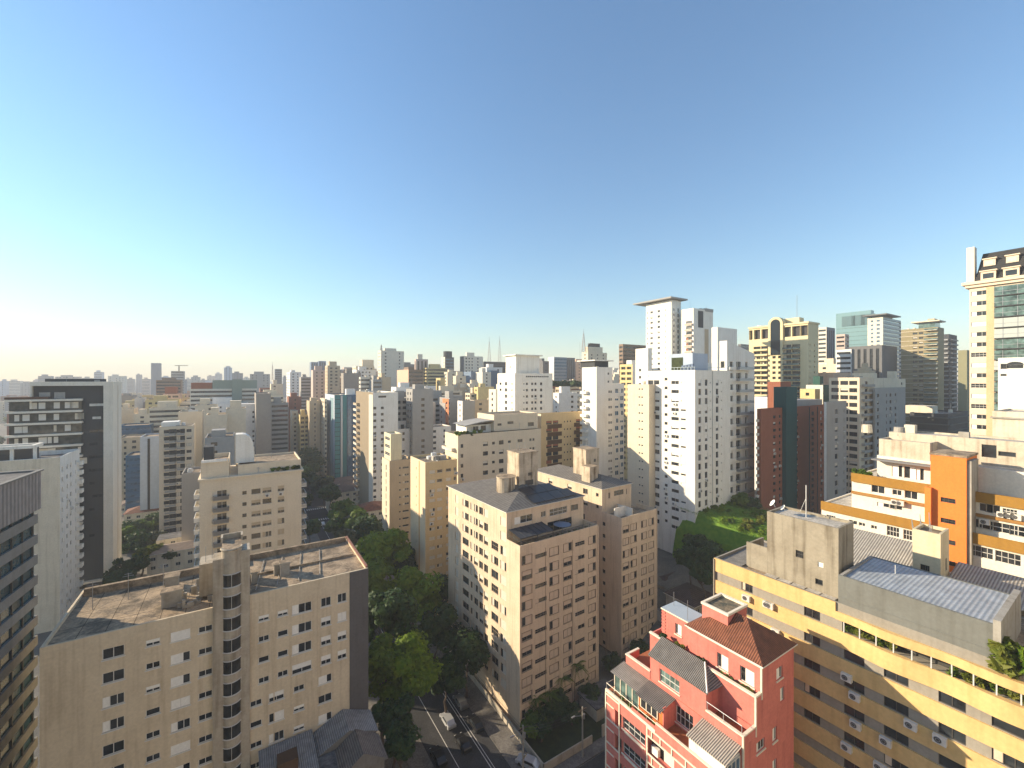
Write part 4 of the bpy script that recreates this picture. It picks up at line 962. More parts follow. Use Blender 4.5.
for q in (8, 14): B.pbox('vent_window', B.u('F', q * 2 - 6) - 1.2, -.02, B.h - 3.6, B.u('F', q * 2 - 6) + 1.2, .1, B.h - 2.4, DARK)

G = mid('office_tower', 'dark slate tower in a broad cream frame, with white balcony bands on its left wing', 112, 140, 33, 119.5, 382.5, SLATE, mode='R', fin=False, cat='office building', base=2)
G.finish(SLATE, ROOF_D, .6)
FRM = wall('cream_frame_render', (.70, .655, .56), .15, .3)
h = G.h; zb = h - 66.5 + 3
b = MB(); b.box(-.3, -1.4, h - 1.0, G.b + .5, G.a + .2, h + .3); b.box(G.b - 1.8, -1.4, zb, G.b + .5, G.a + .2, h - 1.002); b.box(-.3, -1.4, zb - .6, G.b + .5, G.a + .2, zb - .002); b.box(-.3, -1.4, h - 8, .1, 0, h - 1.002); G.part('portal_frame', b, FRM)
b = MB(); b.box(G.b + .502, 5.0, zb, G.b + .56, 5.3, h - 1); G.part('shadow_joint', b, TAN)
b = MB(); b.box(2, 2, h + .3, G.b - 3, G.a - 2, h + 1.2); G.part('plant_room', b, SLATE)
x1 = G.u('F', 82.5); x0 = G.u('F', 8)
b = MB(); b.box(x0 + .5, -1.0, 10, 0, 9, h - 5.6, 0); b.box(x0 + .5, -.9, 10, x1, -.01, h - 5.6, 0); G.part('glazed_wing', b, [glassmat('smoke_glass', (.05, .055, .05), .12, .5)])
for k in range(14):
    z = h - 5.6 - k * 3.55
    b = MB(); b.box(x0, -2.6, z - .05, x1 + .4, -1.01, z + .55); G.part('balcony_band', b, FRM)
    if k < 9:
        for i, p in enumerate((16, 24, 31, 40, 49, 55, 66, 71, 76, 79)):
            if G.rng.random() < .45:
                u = G.u('F', p); b = MB(); w_ = .6 + G.rng.random() * 1.6; b.box(u, -1.1, z - 2.4, u + w_, -1.02, z - .5); G.part('lit_window', b, FRAME if G.rng.random() < .6 else SHUT)
for k in range(11):
    z = h - 7.2 - k * 4.2
    for p in (92, 95, 98.5, 102): 
        if G.rng.random() < .55: u = G.u('F', p); G.pbox('window', u - .6, -.05, z - .4, u + .6, -.002, z + .4, FRAME if k < 2 else GLASS)
b = MB(); b.box(x0, -2.4, h - 5.0, x0 + 9, 4, h - 4.3); G.part('terrace_roof', b, wall('brown_roof_edge', (.12, .07, .05), .3, .5))
for p in (45, 60): u = G.u('F', p); G.pbox('rooflight', u - 1.2, -.3, h - 5.0, u + 1.2, -.01, h - 3.0, GREY)

# ---- cream balconied block behind the long slab
K = mid('apartment_block', 'cream apartment block with small iron balconies, round portholes and a white curved water tank on top', 199.5, 103, None, 301.5, 480, CRE2,
        F=[(244.5, .9, .9, 'open'), (256, 2.1, 1.4, ['roller', 'roller', 'dark']), (267, 2.1, 1.4, ['roller', 'three', 'dark']), (281, 1.6, 1.5, ['roller', 'blind', 'half_left'])], pitch=2.85, dz=4.4, n=11, a=17, mats=(SHUT, GLASS, TAN), fin=False)
K.root['label'] = 'cream block with small iron balconies, round portholes and a curved white rooftop tank'
for k in range(10): K.win('F', K.u('F', 219.5), K.h - 4.2 - k * 2.85, 3.0, 2.2, 'three', (FRAME, GLASS, SHUT), .3)
K.finish(CRE2, ROOF_C, .5, mats=(SHUT, GLASS, TAN), maxobj=60)
for k in range(10): K.balcony('F', K.u('F', 213.5), K.u('F', 229), K.h - 5.2 - k * 2.85, 1.0, CONC, .9, CONC_D)
for k in range(11):
    z = K.h - 4.6 - k * 2.85; o = K.balcony('R', .4, 6.5, z, 1.3, SHUT_W, .9, METAL); o = K.balcony('L', K.a - 7, K.a - 1.0, z, 1.2, SHUT_W, .9, METAL_L)
b = MB(); b.box(-.35, -.35, K.h - .35, K.b + .5, K.a, K.h + .1); K.part('cornice', b, CRE2)
k1 = sub(K, K.u('F', 238), 1.2, K.b - K.u('F', 238), 15, K.h, K.h + 2.6); k1.finish(CRE2, ROOF_C, .5); merge(k1)
k2 = sub(K, .2, .8, K.u('F', 229) - .2, 15, K.h, K.h + 3.9); k2.finish(CRE2, ROOF_C, 1.0); merge(k2)
u0, u1 = K.u('F', 235.5), K.u('F', 254.5); z0 = K.h + 2.6; b = MB()
prof = [(u0, z0), (u1, z0), (u1, z0 + 3.2)] + [(u1 - (u1 - u0) * .62 * (1 - cos(pi / 2 * t / 6)), z0 + 3.2 + 4.2 * sin(pi / 2 * t / 6)) for t in range(1, 7)] + [(u0, z0 + 7.4)]
n = len(prof); F_ = [(x, 4.0, z) for x, z in prof]; K_ = [(x, 8.5, z) for x, z in prof]
b.face(F_); b.face(K_[::-1])
for i in range(n): j = (i + 1) % n; b.face([F_[j], F_[i], K_[i], K_[j]])
K.part('curved_tank', b, WHITE)
K.pbox('tank_house', K.u('F', 197.5) + 1, 3, K.h + 3, K.u('F', 213), 8, K.h + 7.4, SLATE)
b = MB(); b.box(K.u('F', 201), .5, K.h + 3.9, K.u('F', 227), 1.0, K.h + 4.5); K.part('terrace_rail', b, SHUT_W)

# ---- narrow balcony tower and blank walls beside it
N = mid('apartment_tower', 'narrow cream tower with stacked dark balconies left of the cream iron-balcony block', 159, 185, None, 192.5, 427, CRE2, a=14, pitch=3.1, dz=2.2, n=19,
        F=[(166.5, 1.9, 1.5, ['dark']), (172.8, 2.6, 1.9, ['dark', 'two']), (178.2, 1.6, 1.5, ['dark', 'blind']), (182.6, 1.7, 1.9, ['dark']), (189, 1.8, 1.3, TWO)], mats=(FRAME_D, GLASS, SHUT), fin=False)
N.finish(CRE2, ROOF_C, .6, mats=(FRAME_D, GLASS, SHUT))
for k in range(17): N.balcony('F', N.u('F', 165), N.u('F', 175.6), N.h - 3.9 - k * 3.1, 1.2, SHUT, .8, GREY); 
for k in range(6): N.balcony('F', N.u('F', 177), N.u('F', 184.6), N.h - 3.9 - k * 3.1, 1.2, SHUT, .8, GREY)
N.pbox('penthouse', .5, 2, N.h - .5, N.u('F', 178), 10, N.h + 1.8, SHUT_W)
mid('apartment_tower', 'blank grey beige side wall in front of the narrow balcony tower', 181.5, 160, None, 200.5, 474, wall('blank_grey_beige', (.44, .40, .35), .12, .2), a=14)
mid('apartment_tower', 'plain cream gable rising behind the narrow balcony tower', 178, 215, None, 202, 412, CRE2, a=16, F=[(200.5, 1.2, 1.2, GD)], n=8)

# ---- white tower with notched balconies, slender tan towers left of the corner block
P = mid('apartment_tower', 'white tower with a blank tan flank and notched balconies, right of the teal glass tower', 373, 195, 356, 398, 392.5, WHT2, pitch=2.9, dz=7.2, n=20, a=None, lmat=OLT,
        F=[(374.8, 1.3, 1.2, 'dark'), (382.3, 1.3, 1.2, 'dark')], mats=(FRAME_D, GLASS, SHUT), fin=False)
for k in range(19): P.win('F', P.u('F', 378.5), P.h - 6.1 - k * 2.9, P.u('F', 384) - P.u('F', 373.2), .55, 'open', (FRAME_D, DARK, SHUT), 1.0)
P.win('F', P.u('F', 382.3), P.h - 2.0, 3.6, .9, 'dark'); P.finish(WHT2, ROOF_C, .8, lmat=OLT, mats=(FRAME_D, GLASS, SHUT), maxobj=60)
for k in range(19): P.balcony('L', .3, 7.5, P.h - 7.0 - k * 2.9, 1.5, SHUT_W, 1.0, SHUT if k % 2 else TAN)
b = MB(); b.box(-.05, P.a * .0 + .1, 1, -.002, P.a * .22, P.h - 1); P.part('pale_edge', b, SHUT)
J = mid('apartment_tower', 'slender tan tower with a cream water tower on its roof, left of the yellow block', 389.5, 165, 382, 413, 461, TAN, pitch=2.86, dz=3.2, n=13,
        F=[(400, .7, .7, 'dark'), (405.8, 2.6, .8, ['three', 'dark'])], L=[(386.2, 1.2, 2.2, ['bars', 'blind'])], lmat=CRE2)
j2 = sub(J, .6, .4, J.u('F', 402) - .6, J.a - 1.5, J.h - .5, J.h + 10.3)
for k in range(3): j2.win('L', j2.a * .5, 8.6 - k * 3.0, j2.a * .7, 1.2, 'bars')
j2.finish(wall('lemon_cream_render', (.66, .60, .42), .2, .3), ROOF_P, .7); merge(j2)
Q = mid('apartment_block', 'yellow tan block with small shuttered windows, in front of the slender tan tower', 425.3, 120, 410.5, 457, 462.5, YTAN, pitch=2.7, dz=2.9, n=14,
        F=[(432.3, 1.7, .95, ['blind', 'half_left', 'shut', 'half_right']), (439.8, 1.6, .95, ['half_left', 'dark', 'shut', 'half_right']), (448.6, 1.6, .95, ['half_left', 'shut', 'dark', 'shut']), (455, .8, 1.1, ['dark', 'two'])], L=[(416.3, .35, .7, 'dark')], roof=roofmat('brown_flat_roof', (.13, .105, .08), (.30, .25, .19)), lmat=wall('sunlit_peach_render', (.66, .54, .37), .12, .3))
for q in (440, 447): u = Q.u('F', q); Q.pbox('roof_vent', u, 5, Q.h - .8, u + 2, 6.5, Q.h + .5, ROOF_P)
b = MB(); b.box(-.03, Q.a * .36, 1, -.002, Q.a * .42, Q.h - .3); Q.part('render_joint', b, wall('orange_joint', (.52, .30, .12), .2, .4))

# ---- cream block with the roof terrace, tan block with brown panels
Rc = mid('apartment_block', 'stepped cream block with planted roof terrace and curved canopy behind the yellow tan block', 458, 135, 445, 541, 435, CRE2, pitch=3.15, dz=3.6, n=13,
         F=[(462, .9, 1.2, 'dark'), (485.5, 1.9, 1.4, ['dark', 'two', 'roller']), (493.5, 1.1, .9, 'dark'), (501.3, 1.8, 1.4, ['two', 'dark', 'roller']), (509.5, 1.2, .8, 'dark'), (520, 2.0, 1.0, 'dark'), (530.5, .9, .9, 'dark'), (533.5, .9, .9, 'dark')], mats=(FRAME_D, GLASS, SHUT), maxobj=90)
for k in range(11): Rc.balcony('L', .3, Rc.a - 2, Rc.h - 5.2 - k * 3.15, 1.3, SHUT_W, .8, SHUT)
r2 = sub(Rc, Rc.u('F', 497), 2.0, Rc.b - Rc.u('F', 497), 12, Rc.h, Rc.h + 5.6); r2.win('F', 2.2, 2.2, 1.6, .8, 'dark', (FRAME_D, GLASS, SHUT)); r2.win('F', 6.6, 2.6, 2.4, .9, 'dark', (FRAME_D, GLASS, SHUT)); r2.win('F', r2.b - 3, 1.6, 2.6, 1.4, 'dark', (FRAME_D, GLASS, SHUT))
r2.finish(CRE2, ROOF_C, .5); merge(r2)
r3 = sub(Rc, Rc.u('F', 472), 4.0, Rc.u('F', 497) - Rc.u('F', 472) - .02, 8, Rc.h - .3, Rc.h + 2.4); r3.win('F', 3, 1.4, 3, 1.6, 'three'); r3.win('F', 6.4, 1.4, 2, 1.8, 'dark'); r3.finish(WHITE, ROOF_C, 0); merge(r3)
b = MB(); n = 10; x0, x1 = Rc.u('F', 468), Rc.u('F', 497)
for i in range(n):
    a_, c_ = x0 + (x1 - x0) * i / n, x0 + (x1 - x0) * (i + 1) / n; za, zc_ = [Rc.h + 2.5 + 1.3 * sin(pi / 2 * (q - x0) / (x1 - x0)) for q in (a_, c_)]
    b.face([(a_, 2.2, za), (c_, 2.2, zc_), (c_, 12, zc_), (a_, 12, za)]); b.face([(a_, 2.2, za - .3), (c_, 2.2, zc_ - .3), (c_, 2.2, zc_), (a_, 2.2, za)])
Rc.part('curved_canopy', b, GREY)
S = mid('apartment_block', 'tan block with tall brown glazed panels, behind the second beige block', 541, 158, 535, 584, 414, YTAN, pitch=2.95, dz=3.4, n=13, lmat=CRE2,
        F=[(549, 2.6, 1.3, ['roller', 'dark', 'blind'], 0, (FRAME_D, GLASS, BRICK)), (555.5, 2.6, 1.3, ['roller', 'dark', 'blind'], 0, (FRAME_D, GLASS, BRICK)), (564.5, .5, .6, 'dark'), (567.5, .6, .6, 'dark'), (570.5, .5, .6, 'dark'), (578, 2.0, 1.3, ['dark', 'roller'], 0, (FRAME_D, GLASS, BRICK))], mats=(FRAME_D, GLASS, SHUT), dep=.1)
BRN = wall('brown_panel', (.10, .06, .035), .25, .4)
for p0, p1 in ((547.3, 561.8), (574, 582.5)):
    b = MB(); u0, u1 = S.u('F', p0), S.u('F', p1)
    for k in range(14): z = S.h - 4.1 - k * 2.95; b.box(u0, -.06, z - 1.6 + .0, u1, -.002, z - .02) if k else b.box(u0, -.06, z - 1.6, u1, -.002, z - .02)
    S.part('brown_panel', b, BRN)

# ---- white towers of the centre right
U = mid('apartment_tower', 'bright white tower with a flat capped penthouse, rising behind the stepped cream block', 515, 195, 497.5, 552.5, 373, WHITE, pitch=2.92, dz=5.0, n=12,
        F=[(524, .6, .7, 'dark'), (527, 1.3, 1.2, 'dark'), (532.3, 1.2, 1.2, 'dark'), (535.6, 1.2, 1.2, 'dark'), (541.2, 1.3, 1.4, 'dark')], L=[(500.5, 1.8, 1.2, ['dark', 'blind']), (506, 2.0, 1.6, ['dark', 'two']), (512, .8, 1.0, 'dark')], mats=(FRAME, GLASS, SHUT_W))
b = MB()
for i in range(12): u = U.u('F', 526) + i * (U.u('F', 549) - U.u('F', 526)) / 12; b.box(u, -.04, U.h - 1.9, u + .8, -.002, U.h - 1.3)
U.part('vent_row', b, DARK)
u2 = sub(U, 1.8, 2.0, U.u('F', 542) - 1.8, 9, U.h - .5, U.h + 8.2); u2.win('L', 4, 3.4, .7, .9, 'dark'); u2.finish(WHITE, ROOF_P, .2); merge(u2)
U.pbox('roof_cap', .9, 1.0, U.h + 8.203, U.u('F', 544), 12, U.h + 8.7, WHITE)
V = mid('apartment_tower', 'white tower with a recessed windowed bay, just left of the tallest white block', 596.5, 157, 582, 612.5, 367, WHT2, pitch=2.9, dz=9.2, n=16, F=[(609.3, .8, 1.0, 'dark'), (611.3, .8, 1.0, 'dark')], L=[(584.3, 1.1, 1.0, ['dark', 'blind'])], mats=(FRAME, GLASS, SHUT_W), fin=False)
V.win('F', V.u('F', 608.5), V.h - 2.4, .9, .9, 'dark'); V.win('F', V.u('F', 608.5), V.h - 5.4, .9, .9, 'dark'); V.finish(WHT2, ROOF_P, .6, mats=(FRAME, GLASS, SHUT_W))
v3 = sub(V, V.b + .01, 2.5, V.u('F', 629) - V.b, 12, 0, V.h - 6.2)
for k in range(16):
    for p in (616.8, 621.8): v3.win('F', v3.u('F', p), v3.h - 2.8 - k * 2.9, 1.9, 1.7, v3.rng.choice(['two', 'roller', 'three', 'dark']), (FRAME, GLASS_B, SHUT_W))
v3.finish(WHT2, ROOF_P, .5, mats=(FRAME, GLASS_B, SHUT_W), maxobj=40); merge(v3)
for k in range(14): V.balcony('L', .2, 3.5, V.h - 9.9 - k * 2.9, 1.2, WHITE, .9)
V.pbox('penthouse', 2, 3, V.h - .6, 9, 11, V.h + 2.4, SLATE); V.pbox('roof_slab', 1, 2, V.h + 2.402, 11, 12, V.h + 2.8, WHITE)
b = MB(); b.bar((.8, 10, V.h), (.8, 10, V.h + 10), .05); V.part('antenna', b, METAL)
mid('apartment_tower', 'cream blank tower with paired slit windows, squeezed between two white towers', 649, 142, 627.5, None, 384.5, CRE2, b=8, pitch=2.72, dz=1.6, n=16, L=[(639.4, .7, .55, 'dark'), (642.2, .7, .55, 'dark')], mats=(FRAME, GLASS, SHUT), dep=.12)
W2 = mid('apartment_tower', 'tall white tower with a sunlit broad side, rising beside the green garden bank', 695, 131, 646.5, 730.5, 370, WHITE, pitch=2.9, dz=3.9, n=17,
         F=[(699.8, 1.4, 2.0, GD), (706.3, 1.4, 2.0, GD), (710.3, .4, .5, 'dark'), (717.2, 1.4, 2.0, GD), (721.5, .4, .5, 'dark')],
         L=[(650.6, 2.2, 1.5, ['roller', 'dark', 'two', 'dark']), (656.6, 2.2, 1.5, ['dark', 'two', 'roller']), (666, 1.2, 1.0, 'dark', 1.1), (675, 2.8, 1.1, ['dark', 'roller', 'two']), (683.3, 1.8, .6, ['dark', 'blind'])], mats=(FRAME, GLASS, SHUT_W), dep=.2)
b = MB(); u = W2.u('F', 712.4); b.box(u - .18, -.05, 1, u + .18, -.002, W2.h); b.box(u + .18, -.4, .5, W2.b + .1, -.002, W2.h - .4); W2.part('projecting_bay', b, WHITE) if False else None
b = MB(); b.box(u - .15, -.08, 1, u + .15, -.002, W2.h - .1); W2.part('pilaster', b, wall('shaded_joint', (.40, .40, .38), .2, .4))
BLW = wall('pale_blue_render', (.40, .47, .56), .15, .3)
v0, v1 = W2.a - W2.u('L', 669), 0
w3 = sub(W2, 2.0, 2.2, 8.0, W2.a - W2.u('L', 664) - 2.2, W2.h - .8, W2.h + 5.4); w3.finish(BLW, ROOF_P, .4); merge(w3)
b = MB(); x = 1.9; b.box(x, w3.a * .62, W2.h + .2, x + .098, w3.a * .62 + 4.2, W2.h + 4.2); W2.part('ivy_panel', b, leafmat('ivy_leaves', (.02, .035, .008), (.05, .075, .02)))
b = MB()
for i in range(8): b.box(.5, .6 + i * 1.2, W2.h + .002, .62, .7 + i * 1.2, W2.h + .9)
b.box(.5, .5, W2.h + .9, .62, w3.a, W2.h + 1.0); b.box(.5, .3, W2.h + .9, W2.b - 1, .4, W2.h + 1.0); W2.part('roof_railing', b, flat('pale_blue_railing', (.38, .46, .5), .5))
for i in range(4): W2.pbox('roof_bench', 1.0, 1.4 + i * 1.1, W2.h - .7, 1.5, 2.2 + i * 1.1, W2.h + 2.0 - i * .15, flat('navy_screen', (.05, .10, .19), .5))
W2.pbox('stair_house', 11.5, 4, W2.h - .8, 15, 10, W2.h + 2.6, WHITE)
W3 = mid('apartment_tower', 'white tower with stacked balconies and a slanted roof, right of the garden bank tower', 727, 150, 719.5, 754.5, 352, WHT2, pitch=4.05, dz=4.4, n=14, F=[(731.5, 2.0, 2.2, ['two', 'dark']), (738.6, 3.2, 2.4, ['three', 'dark', 'two']), (746.5, 1.5, 2.4, ['dark', 'two'])], L=[(722.5, 1.5, 2.4, ['two', 'dark'])], mats=(FRAME, GLASS, SHUT_W), dep=.5)
slabs(W3, 'F', 735.5, 750, 14, 6.1, 4.05, 1.6, WHITE, .9, METAL); slabs(W3, 'F', 728, 734.5, 14, 6.1, 4.05, .7, WHITE, .9)
b = MB(); q = [(0, 0, W3.h), (W3.b, 0, W3.h), (W3.b, W3.a, W3.h), (0, W3.a, W3.h)]; t0, t3 = (0, 0, W3.h + 4), (0, W3.a, W3.h + 4)
b.face([q[0], q[1], t0]); b.face([q[2], q[3], t3]); b.face([q[3], q[0], t0, t3]); b.face([t0, q[1], q[2], t3], 1); W3.part('slanted_roof', b, [WHT2, ROOF_P])
T1 = mid('apartment_tower', 'tallest white tower, under a thin overhanging roof slab', 671.5, 233, 646, 681, 300, WHITE, pitch=2.95, dz=5.0, n=20, L=[(647.6, .5, 1.2, 'dark'), (651.6, 1.7, 1.3, ['roller', 'two']), (658.8, 1.7, 1.3, ['roller', 'two', 'dark']), (665.5, .35, 1.3, 'dark')], F=[(674, 1.0, 1.4, 'dark'), (678.3, 1.4, 2.0, 'dark')], mats=(FRAME, GLASS, SHUT))
b = MB(); b.box(-3, -2, T1.h + .6, T1.b + 3.2, T1.a + 7, T1.h + 1.4); T1.part('roof_slab', b, GREY)
b = MB(); b.box(1, 1, T1.h - .2, T1.b - 1, T1.a - 3, T1.h + .598); T1.part('plant_room', b, WHITE)
T2 = mid('apartment_tower', 'white tower with pink balconies and a dark top notch, right of the roof slab tower', 693.5, 226, 680.5, 713, 308, WHITE, pitch=2.95, dz=7.2, n=18, L=[(689, 3.6, 1.3, ['three', 'dark', 'bars'], 0, (FRAME, GLASS, BRICK))], mats=(FRAME, GLASS, SHUT))
for k in range(17): T2.balcony('L', T2.u('L', 685.5), T2.u('L', 692.6), T2.h - 8.9 - k * 2.95, 1.0, SHUT_W, .8, wall('pink_tile', (.52, .36, .28), .2, .5))
T2.pbox('dark_notch', T2.u('F', 698), -.05, T2.h - 10, T2.u('F', 703.2), .1, T2.h - 1, SLATE)
T2.pbox('roof_grille', T2.u('F', 705), -.2, T2.h - .9, T2.u('F', 713), 2, T2.h + .8, GREY); T2.pbox('brown_panel', T2.u('F', 704.5), -.05, 2, T2.u('F', 708.5), .1, T2.h - 10.5, TAN)
mid('apartment_tower', 'white tower with a plain broad top, left of the arched yellow tower', 717.5, 186, 711.5, 737, 327, WHT2, pitch=2.95, dz=9, n=16, F=[(722, 2.2, 1.6, TWO), (727, 1.8, 1.6, TWO)], mats=(FRAME, GLASS, SHUT_W))
mid('apartment_tower', 'white block with a flat canopied penthouse in front of the tallest tower', 648, 175, 635.5, 652, 348, WHITE, pitch=3, dz=9, n=5, L=[(640, 1.2, 1.2, 'dark')])

# ---- brown and grey blocks of the right
BK = mid('apartment_block', 'red brown brick block with a tall dark green lift shaft', 761, 150, 757, 826, 409, BRICK, pitch=2.42, dz=3.2, n=18,
         F=[(774.5, 1.9, 1.1, ['blind', 'dark', 'roller', 'dark']), (779.8, 1.3, 1.1, 'dark'), (797, 2.0, 1.0, ['blind', 'dark', 'roller', 'dark']), (812.8, 2.3, 1.5, ['dark', 'two']), (821.5, 1.7, 1.2, ['dark', 'half_left'])], mats=(FRAME_D, GLASS, FRAME), maxobj=95)
GRN = wall('dark_green_tile', (.012, .075, .078), .15, .3)
BK.pbox('lift_shaft', BK.u('F', 782.2), -1.4, 1, BK.u('F', 793), 3, BK.h + 7.6, GRN); BK.pbox('shaft_head', BK.u('F', 789.5), 3.2, BK.h - .8, BK.u('F', 800), 8, BK.h + 9.5, BRICK)
BK.pbox('roof_glazing', BK.u('F', 794), 1, BK.h - .8, BK.u('F', 825), 9, BK.h + 2.2, GREY)
BK.pbox('dark_bay', BK.u('F', 809), -.25, 1, BK.u('F', 809.4), -.002, BK.h - .5, SLATE); BK.pbox('dark_bay', BK.u('F', 817), -.25, 1, BK.u('F', 817.4), -.002, BK.h - .5, SLATE)
for k in range(16): BK.balcony('L', .2, BK.a - .6, BK.h - 4.4 - k * 2.42, 1.1, WHITE, .7)
mid('apartment_block', 'grey ribbed block with one column of wide windows, right of the brown brick block', 826.5, 153, 824, 846.5, 402, GREY, pitch=3.3, dz=3.8, n=14, F=[(836.5, 2.6, 2.0, ['two', 'dark', 'roller']), (844, .8, 1.4, 'dark')], mats=(FRAME, GLASS, SHUT), lmat=WHT2)
GDB = mid('office_block', 'cream gridded block with square dark windows, behind the brown brick block', 859.5, 172, 829, 873.5, 377.5, CRE2, pitch=2.98, dz=2.2, n=16, cat='office building', L=[(835, 2.7, 1.7, GD), (844.2, 2.7, 1.7, GD), (853.2, 2.7, 1.7, GD)], F=[(866, 3.4, 1.4, ['dark', 'three'])], mats=(FRAME_D, GLASS, SHUT))
slabs(GDB, 'F', 861.5, 872, 15, 3.6, 2.98, 1.1, GREY, .8)
GDN = mid('apartment_block', 'grey block with brown windows, right of the cream gridded block', 875, 176, 873, 905.5, 388, GREY, pitch=2.95, dz=3.2, n=15, F=[(878, 2.0, 1.4, GD), (886.5, .9, 1.4, GD), (890.5, 2.2, 1.4, TWO), (895.5, 1.8, 1.3, TWO)], mats=(FRAME_D, GLASS, SHUT))
GDN.pbox('penthouse', GDN.u('F', 880), 2, GDN.h - .8, GDN.u('F', 904), 11, GDN.h + 4.2, CREAM)
AR = mid('apartment_tower', 'yellow tower crowned by a tall dark glazed arch and pillared loggias', 808, 229, 749, 818.5, 321.5, wall('pale_yellow_render', (.66, .56, .34), .15, .3), pitch=2.95, dz=12.5, n=18,
         L=[(757, 4.0, 1.6, ['three', 'dark']), (764.5, 4.0, 1.6, ['three', 'dark']), (774, 1.8, 1.5, 'dark'), (779.5, 1.6, 1.5, 'dark'), (787, 4.2, 1.6, ['three', 'two']), (796, 4.2, 1.6, ['three', 'dark'])], F=[(810, .9, 1.2, 'dark'), (814.5, 1.3, 1.2, 'two')], mats=(SHUT, GLASS, SHUT), dep=.8, fin=False, cat='apartment building')
YP = wall('pale_yellow_render', (.66, .56, .34), .15, .3)
for p, w in ((750.8, 2), (757, 3.6), (764.8, 3.8), (787, 4.0), (796, 4.0), (804, 3.6)): AR.win('L', AR.u('L', p), AR.h - 4.6, w, 5.6, None, None, 1.5)
AR.finish(YP, ROOF_C, .5, mats=(SHUT, GLASS, SHUT))
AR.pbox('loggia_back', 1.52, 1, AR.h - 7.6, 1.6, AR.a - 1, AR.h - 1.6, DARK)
b = MB(); ua, ub = AR.a - AR.u('L', 771.3), AR.a - AR.u('L', 781); yc, r_ = (ua + ub) / 2, abs(ua - ub) / 2; n = 12
pts = [(yc + r_ * cos(pi * k / n), AR.h + .4 + r_ * sin(pi * k / n)) for k in range(n + 1)]
b.face([(-.62, y, z) for y, z in [(ua, AR.h - 17), (ub, AR.h - 17)][:: 1 if ub < ua else -1]] + [(-.62, y, z) for y, z in (pts if pts[0][0] > yc and ub < ua else pts)][::-1] if False else [(-.62, yc - r_, AR.h - 17)] + [(-.62, y, z) for y, z in pts[::-1]] + [(-.62, yc + r_, AR.h - 17)]); AR.part('arch_glazing', b, flat('arch_dark_glass', (.012, .02, .028), .1, 0, .6))
b = MB(); R1, R2 = r_ + 1.3, r_
for k in range(n):
    a0, a1 = pi * k / n, pi * (k + 1) / n
    q = [(yc + R * cos(a), AR.h + .4 + R * sin(a)) for R, a in ((R2, a0), (R1, a0), (R1, a1), (R2, a1))]
    b.face([(-.9, *p) for p in q][::-1]); b.face([(-.9, *q[1]), (3, *q[1]), (3, *q[2]), (-.9, *q[2])][::-1]); b.face([(-.9, *q[3]), (3, *q[3]), (3, *q[0]), (-.9, *q[0])][::-1])
b.box(-.9, yc - R1, AR.h - 17, 0, yc - R2, AR.h + .4); b.box(-.9, yc + R2, AR.h - 17, 0, yc + R1, AR.h + .4); AR.part('arch_surround', b, YP)
b = MB(); b.box(-.5, -.5, AR.h - .9, AR.b + .5, AR.a + .3, AR.h + .1); AR.part('cornice', b, YP)
AR.pbox('roof_house', 4, 6, AR.h + .1, AR.b - 3, AR.a * .5, AR.h + 3.4, YP); b = MB(); b.bar((6, 8, AR.h + 3), (6, 8, AR.h + 16), .12); AR.part('antenna_mast', b, METAL)
for p0, p1 in ((753, 768), (783.5, 800)):
    for k in range(17): AR.balcony('L', AR.u('L', p0), AR.u('L', p1), AR.h - 14.2 - k * 2.95, 1.2, YP if k < 11 or p0 < 780 else METAL_L, .9, GLASS_G if p0 > 780 else None)
BT = mid('apartment_tower', 'olive brown glass tower with white balcony lines and a pale glazed penthouse', 938, 258, 901, 944, 327, wall('olive_panel', (.27, .225, .125), .2, .3), pitch=2.95, dz=3, n=24, L=[(915, 2.2, 1.2, GD), (921, 2, 1.2, GD)], mats=(FRAME_D, GLASS, SHUT), maxobj=50)
for k in range(24):
    z = BT.h - 1.6 - k * 2.95; b = MB(); b.box(-.3, BT.a - BT.u('L', 925), z - .25, -.002, BT.a, z); BT.part('floor_line', b, CREAM)
    BT.balcony('L', BT.u('L', 925), BT.u('L', 937.8), z, 2.0, CREAM, .9, GLASS_G, slab=.3)
BT.pbox('penthouse', 1.5, 1.5, BT.h - .8, BT.b - 1, BT.a - 8, BT.h + 3.6, GLASS_G); BT.pbox('roof_slab', -.8, -.8, BT.h + 3.602, BT.b + .5, BT.a - 5, BT.h + 4.3, CREAM); BT.pbox('roof_box', 2, 2, BT.h + 4.302, 8, BT.a - 12, BT.h + 5.6, TAN)
DB = mid('apartment_tower', 'dark tower of stacked grey balconies right of the olive brown glass tower', 949, 280, 943, 957, 334, SLATE, pitch=2.95, dz=3, n=26, F=[(953, 3, 1.6, 'dark')], mats=(FRAME_D, GLASS, SHUT), maxobj=30, dep=.4)
slabs(DB, 'L', 943.3, 948.5, 26, 4, 2.95, 1.6, METAL, .7, None); slabs(DB, 'F', 949.5, 956, 26, 4, 2.95, 1.2, GREY, .7)
mid('apartment_tower', 'slim olive green panel tower left of the mansard roofed tower', 967, 240, 958, 970, 350, wall('olive_green_panel', (.25, .24, .14), .12, .3), n=0)
DL = mid('apartment_block', 'low dark block with stepped glazed terraces under the olive brown tower', 948, 190, 910, 968, 414, SLATE, n=0, roof=ROOF_D)
for k in range(4): z = DL.h - 2.2 - k * 3; b = MB(); b.box(-1.2, -1, z, DL.b, DL.a, z + .5); DL.part('terrace_band', b, wall('dark_band', (.10, .105, .10), .2, .4)); 
DL.pbox('cream_wall', 4, 6, DL.h - .8, 12, DL.a + 3, DL.h + 3, CREAM)
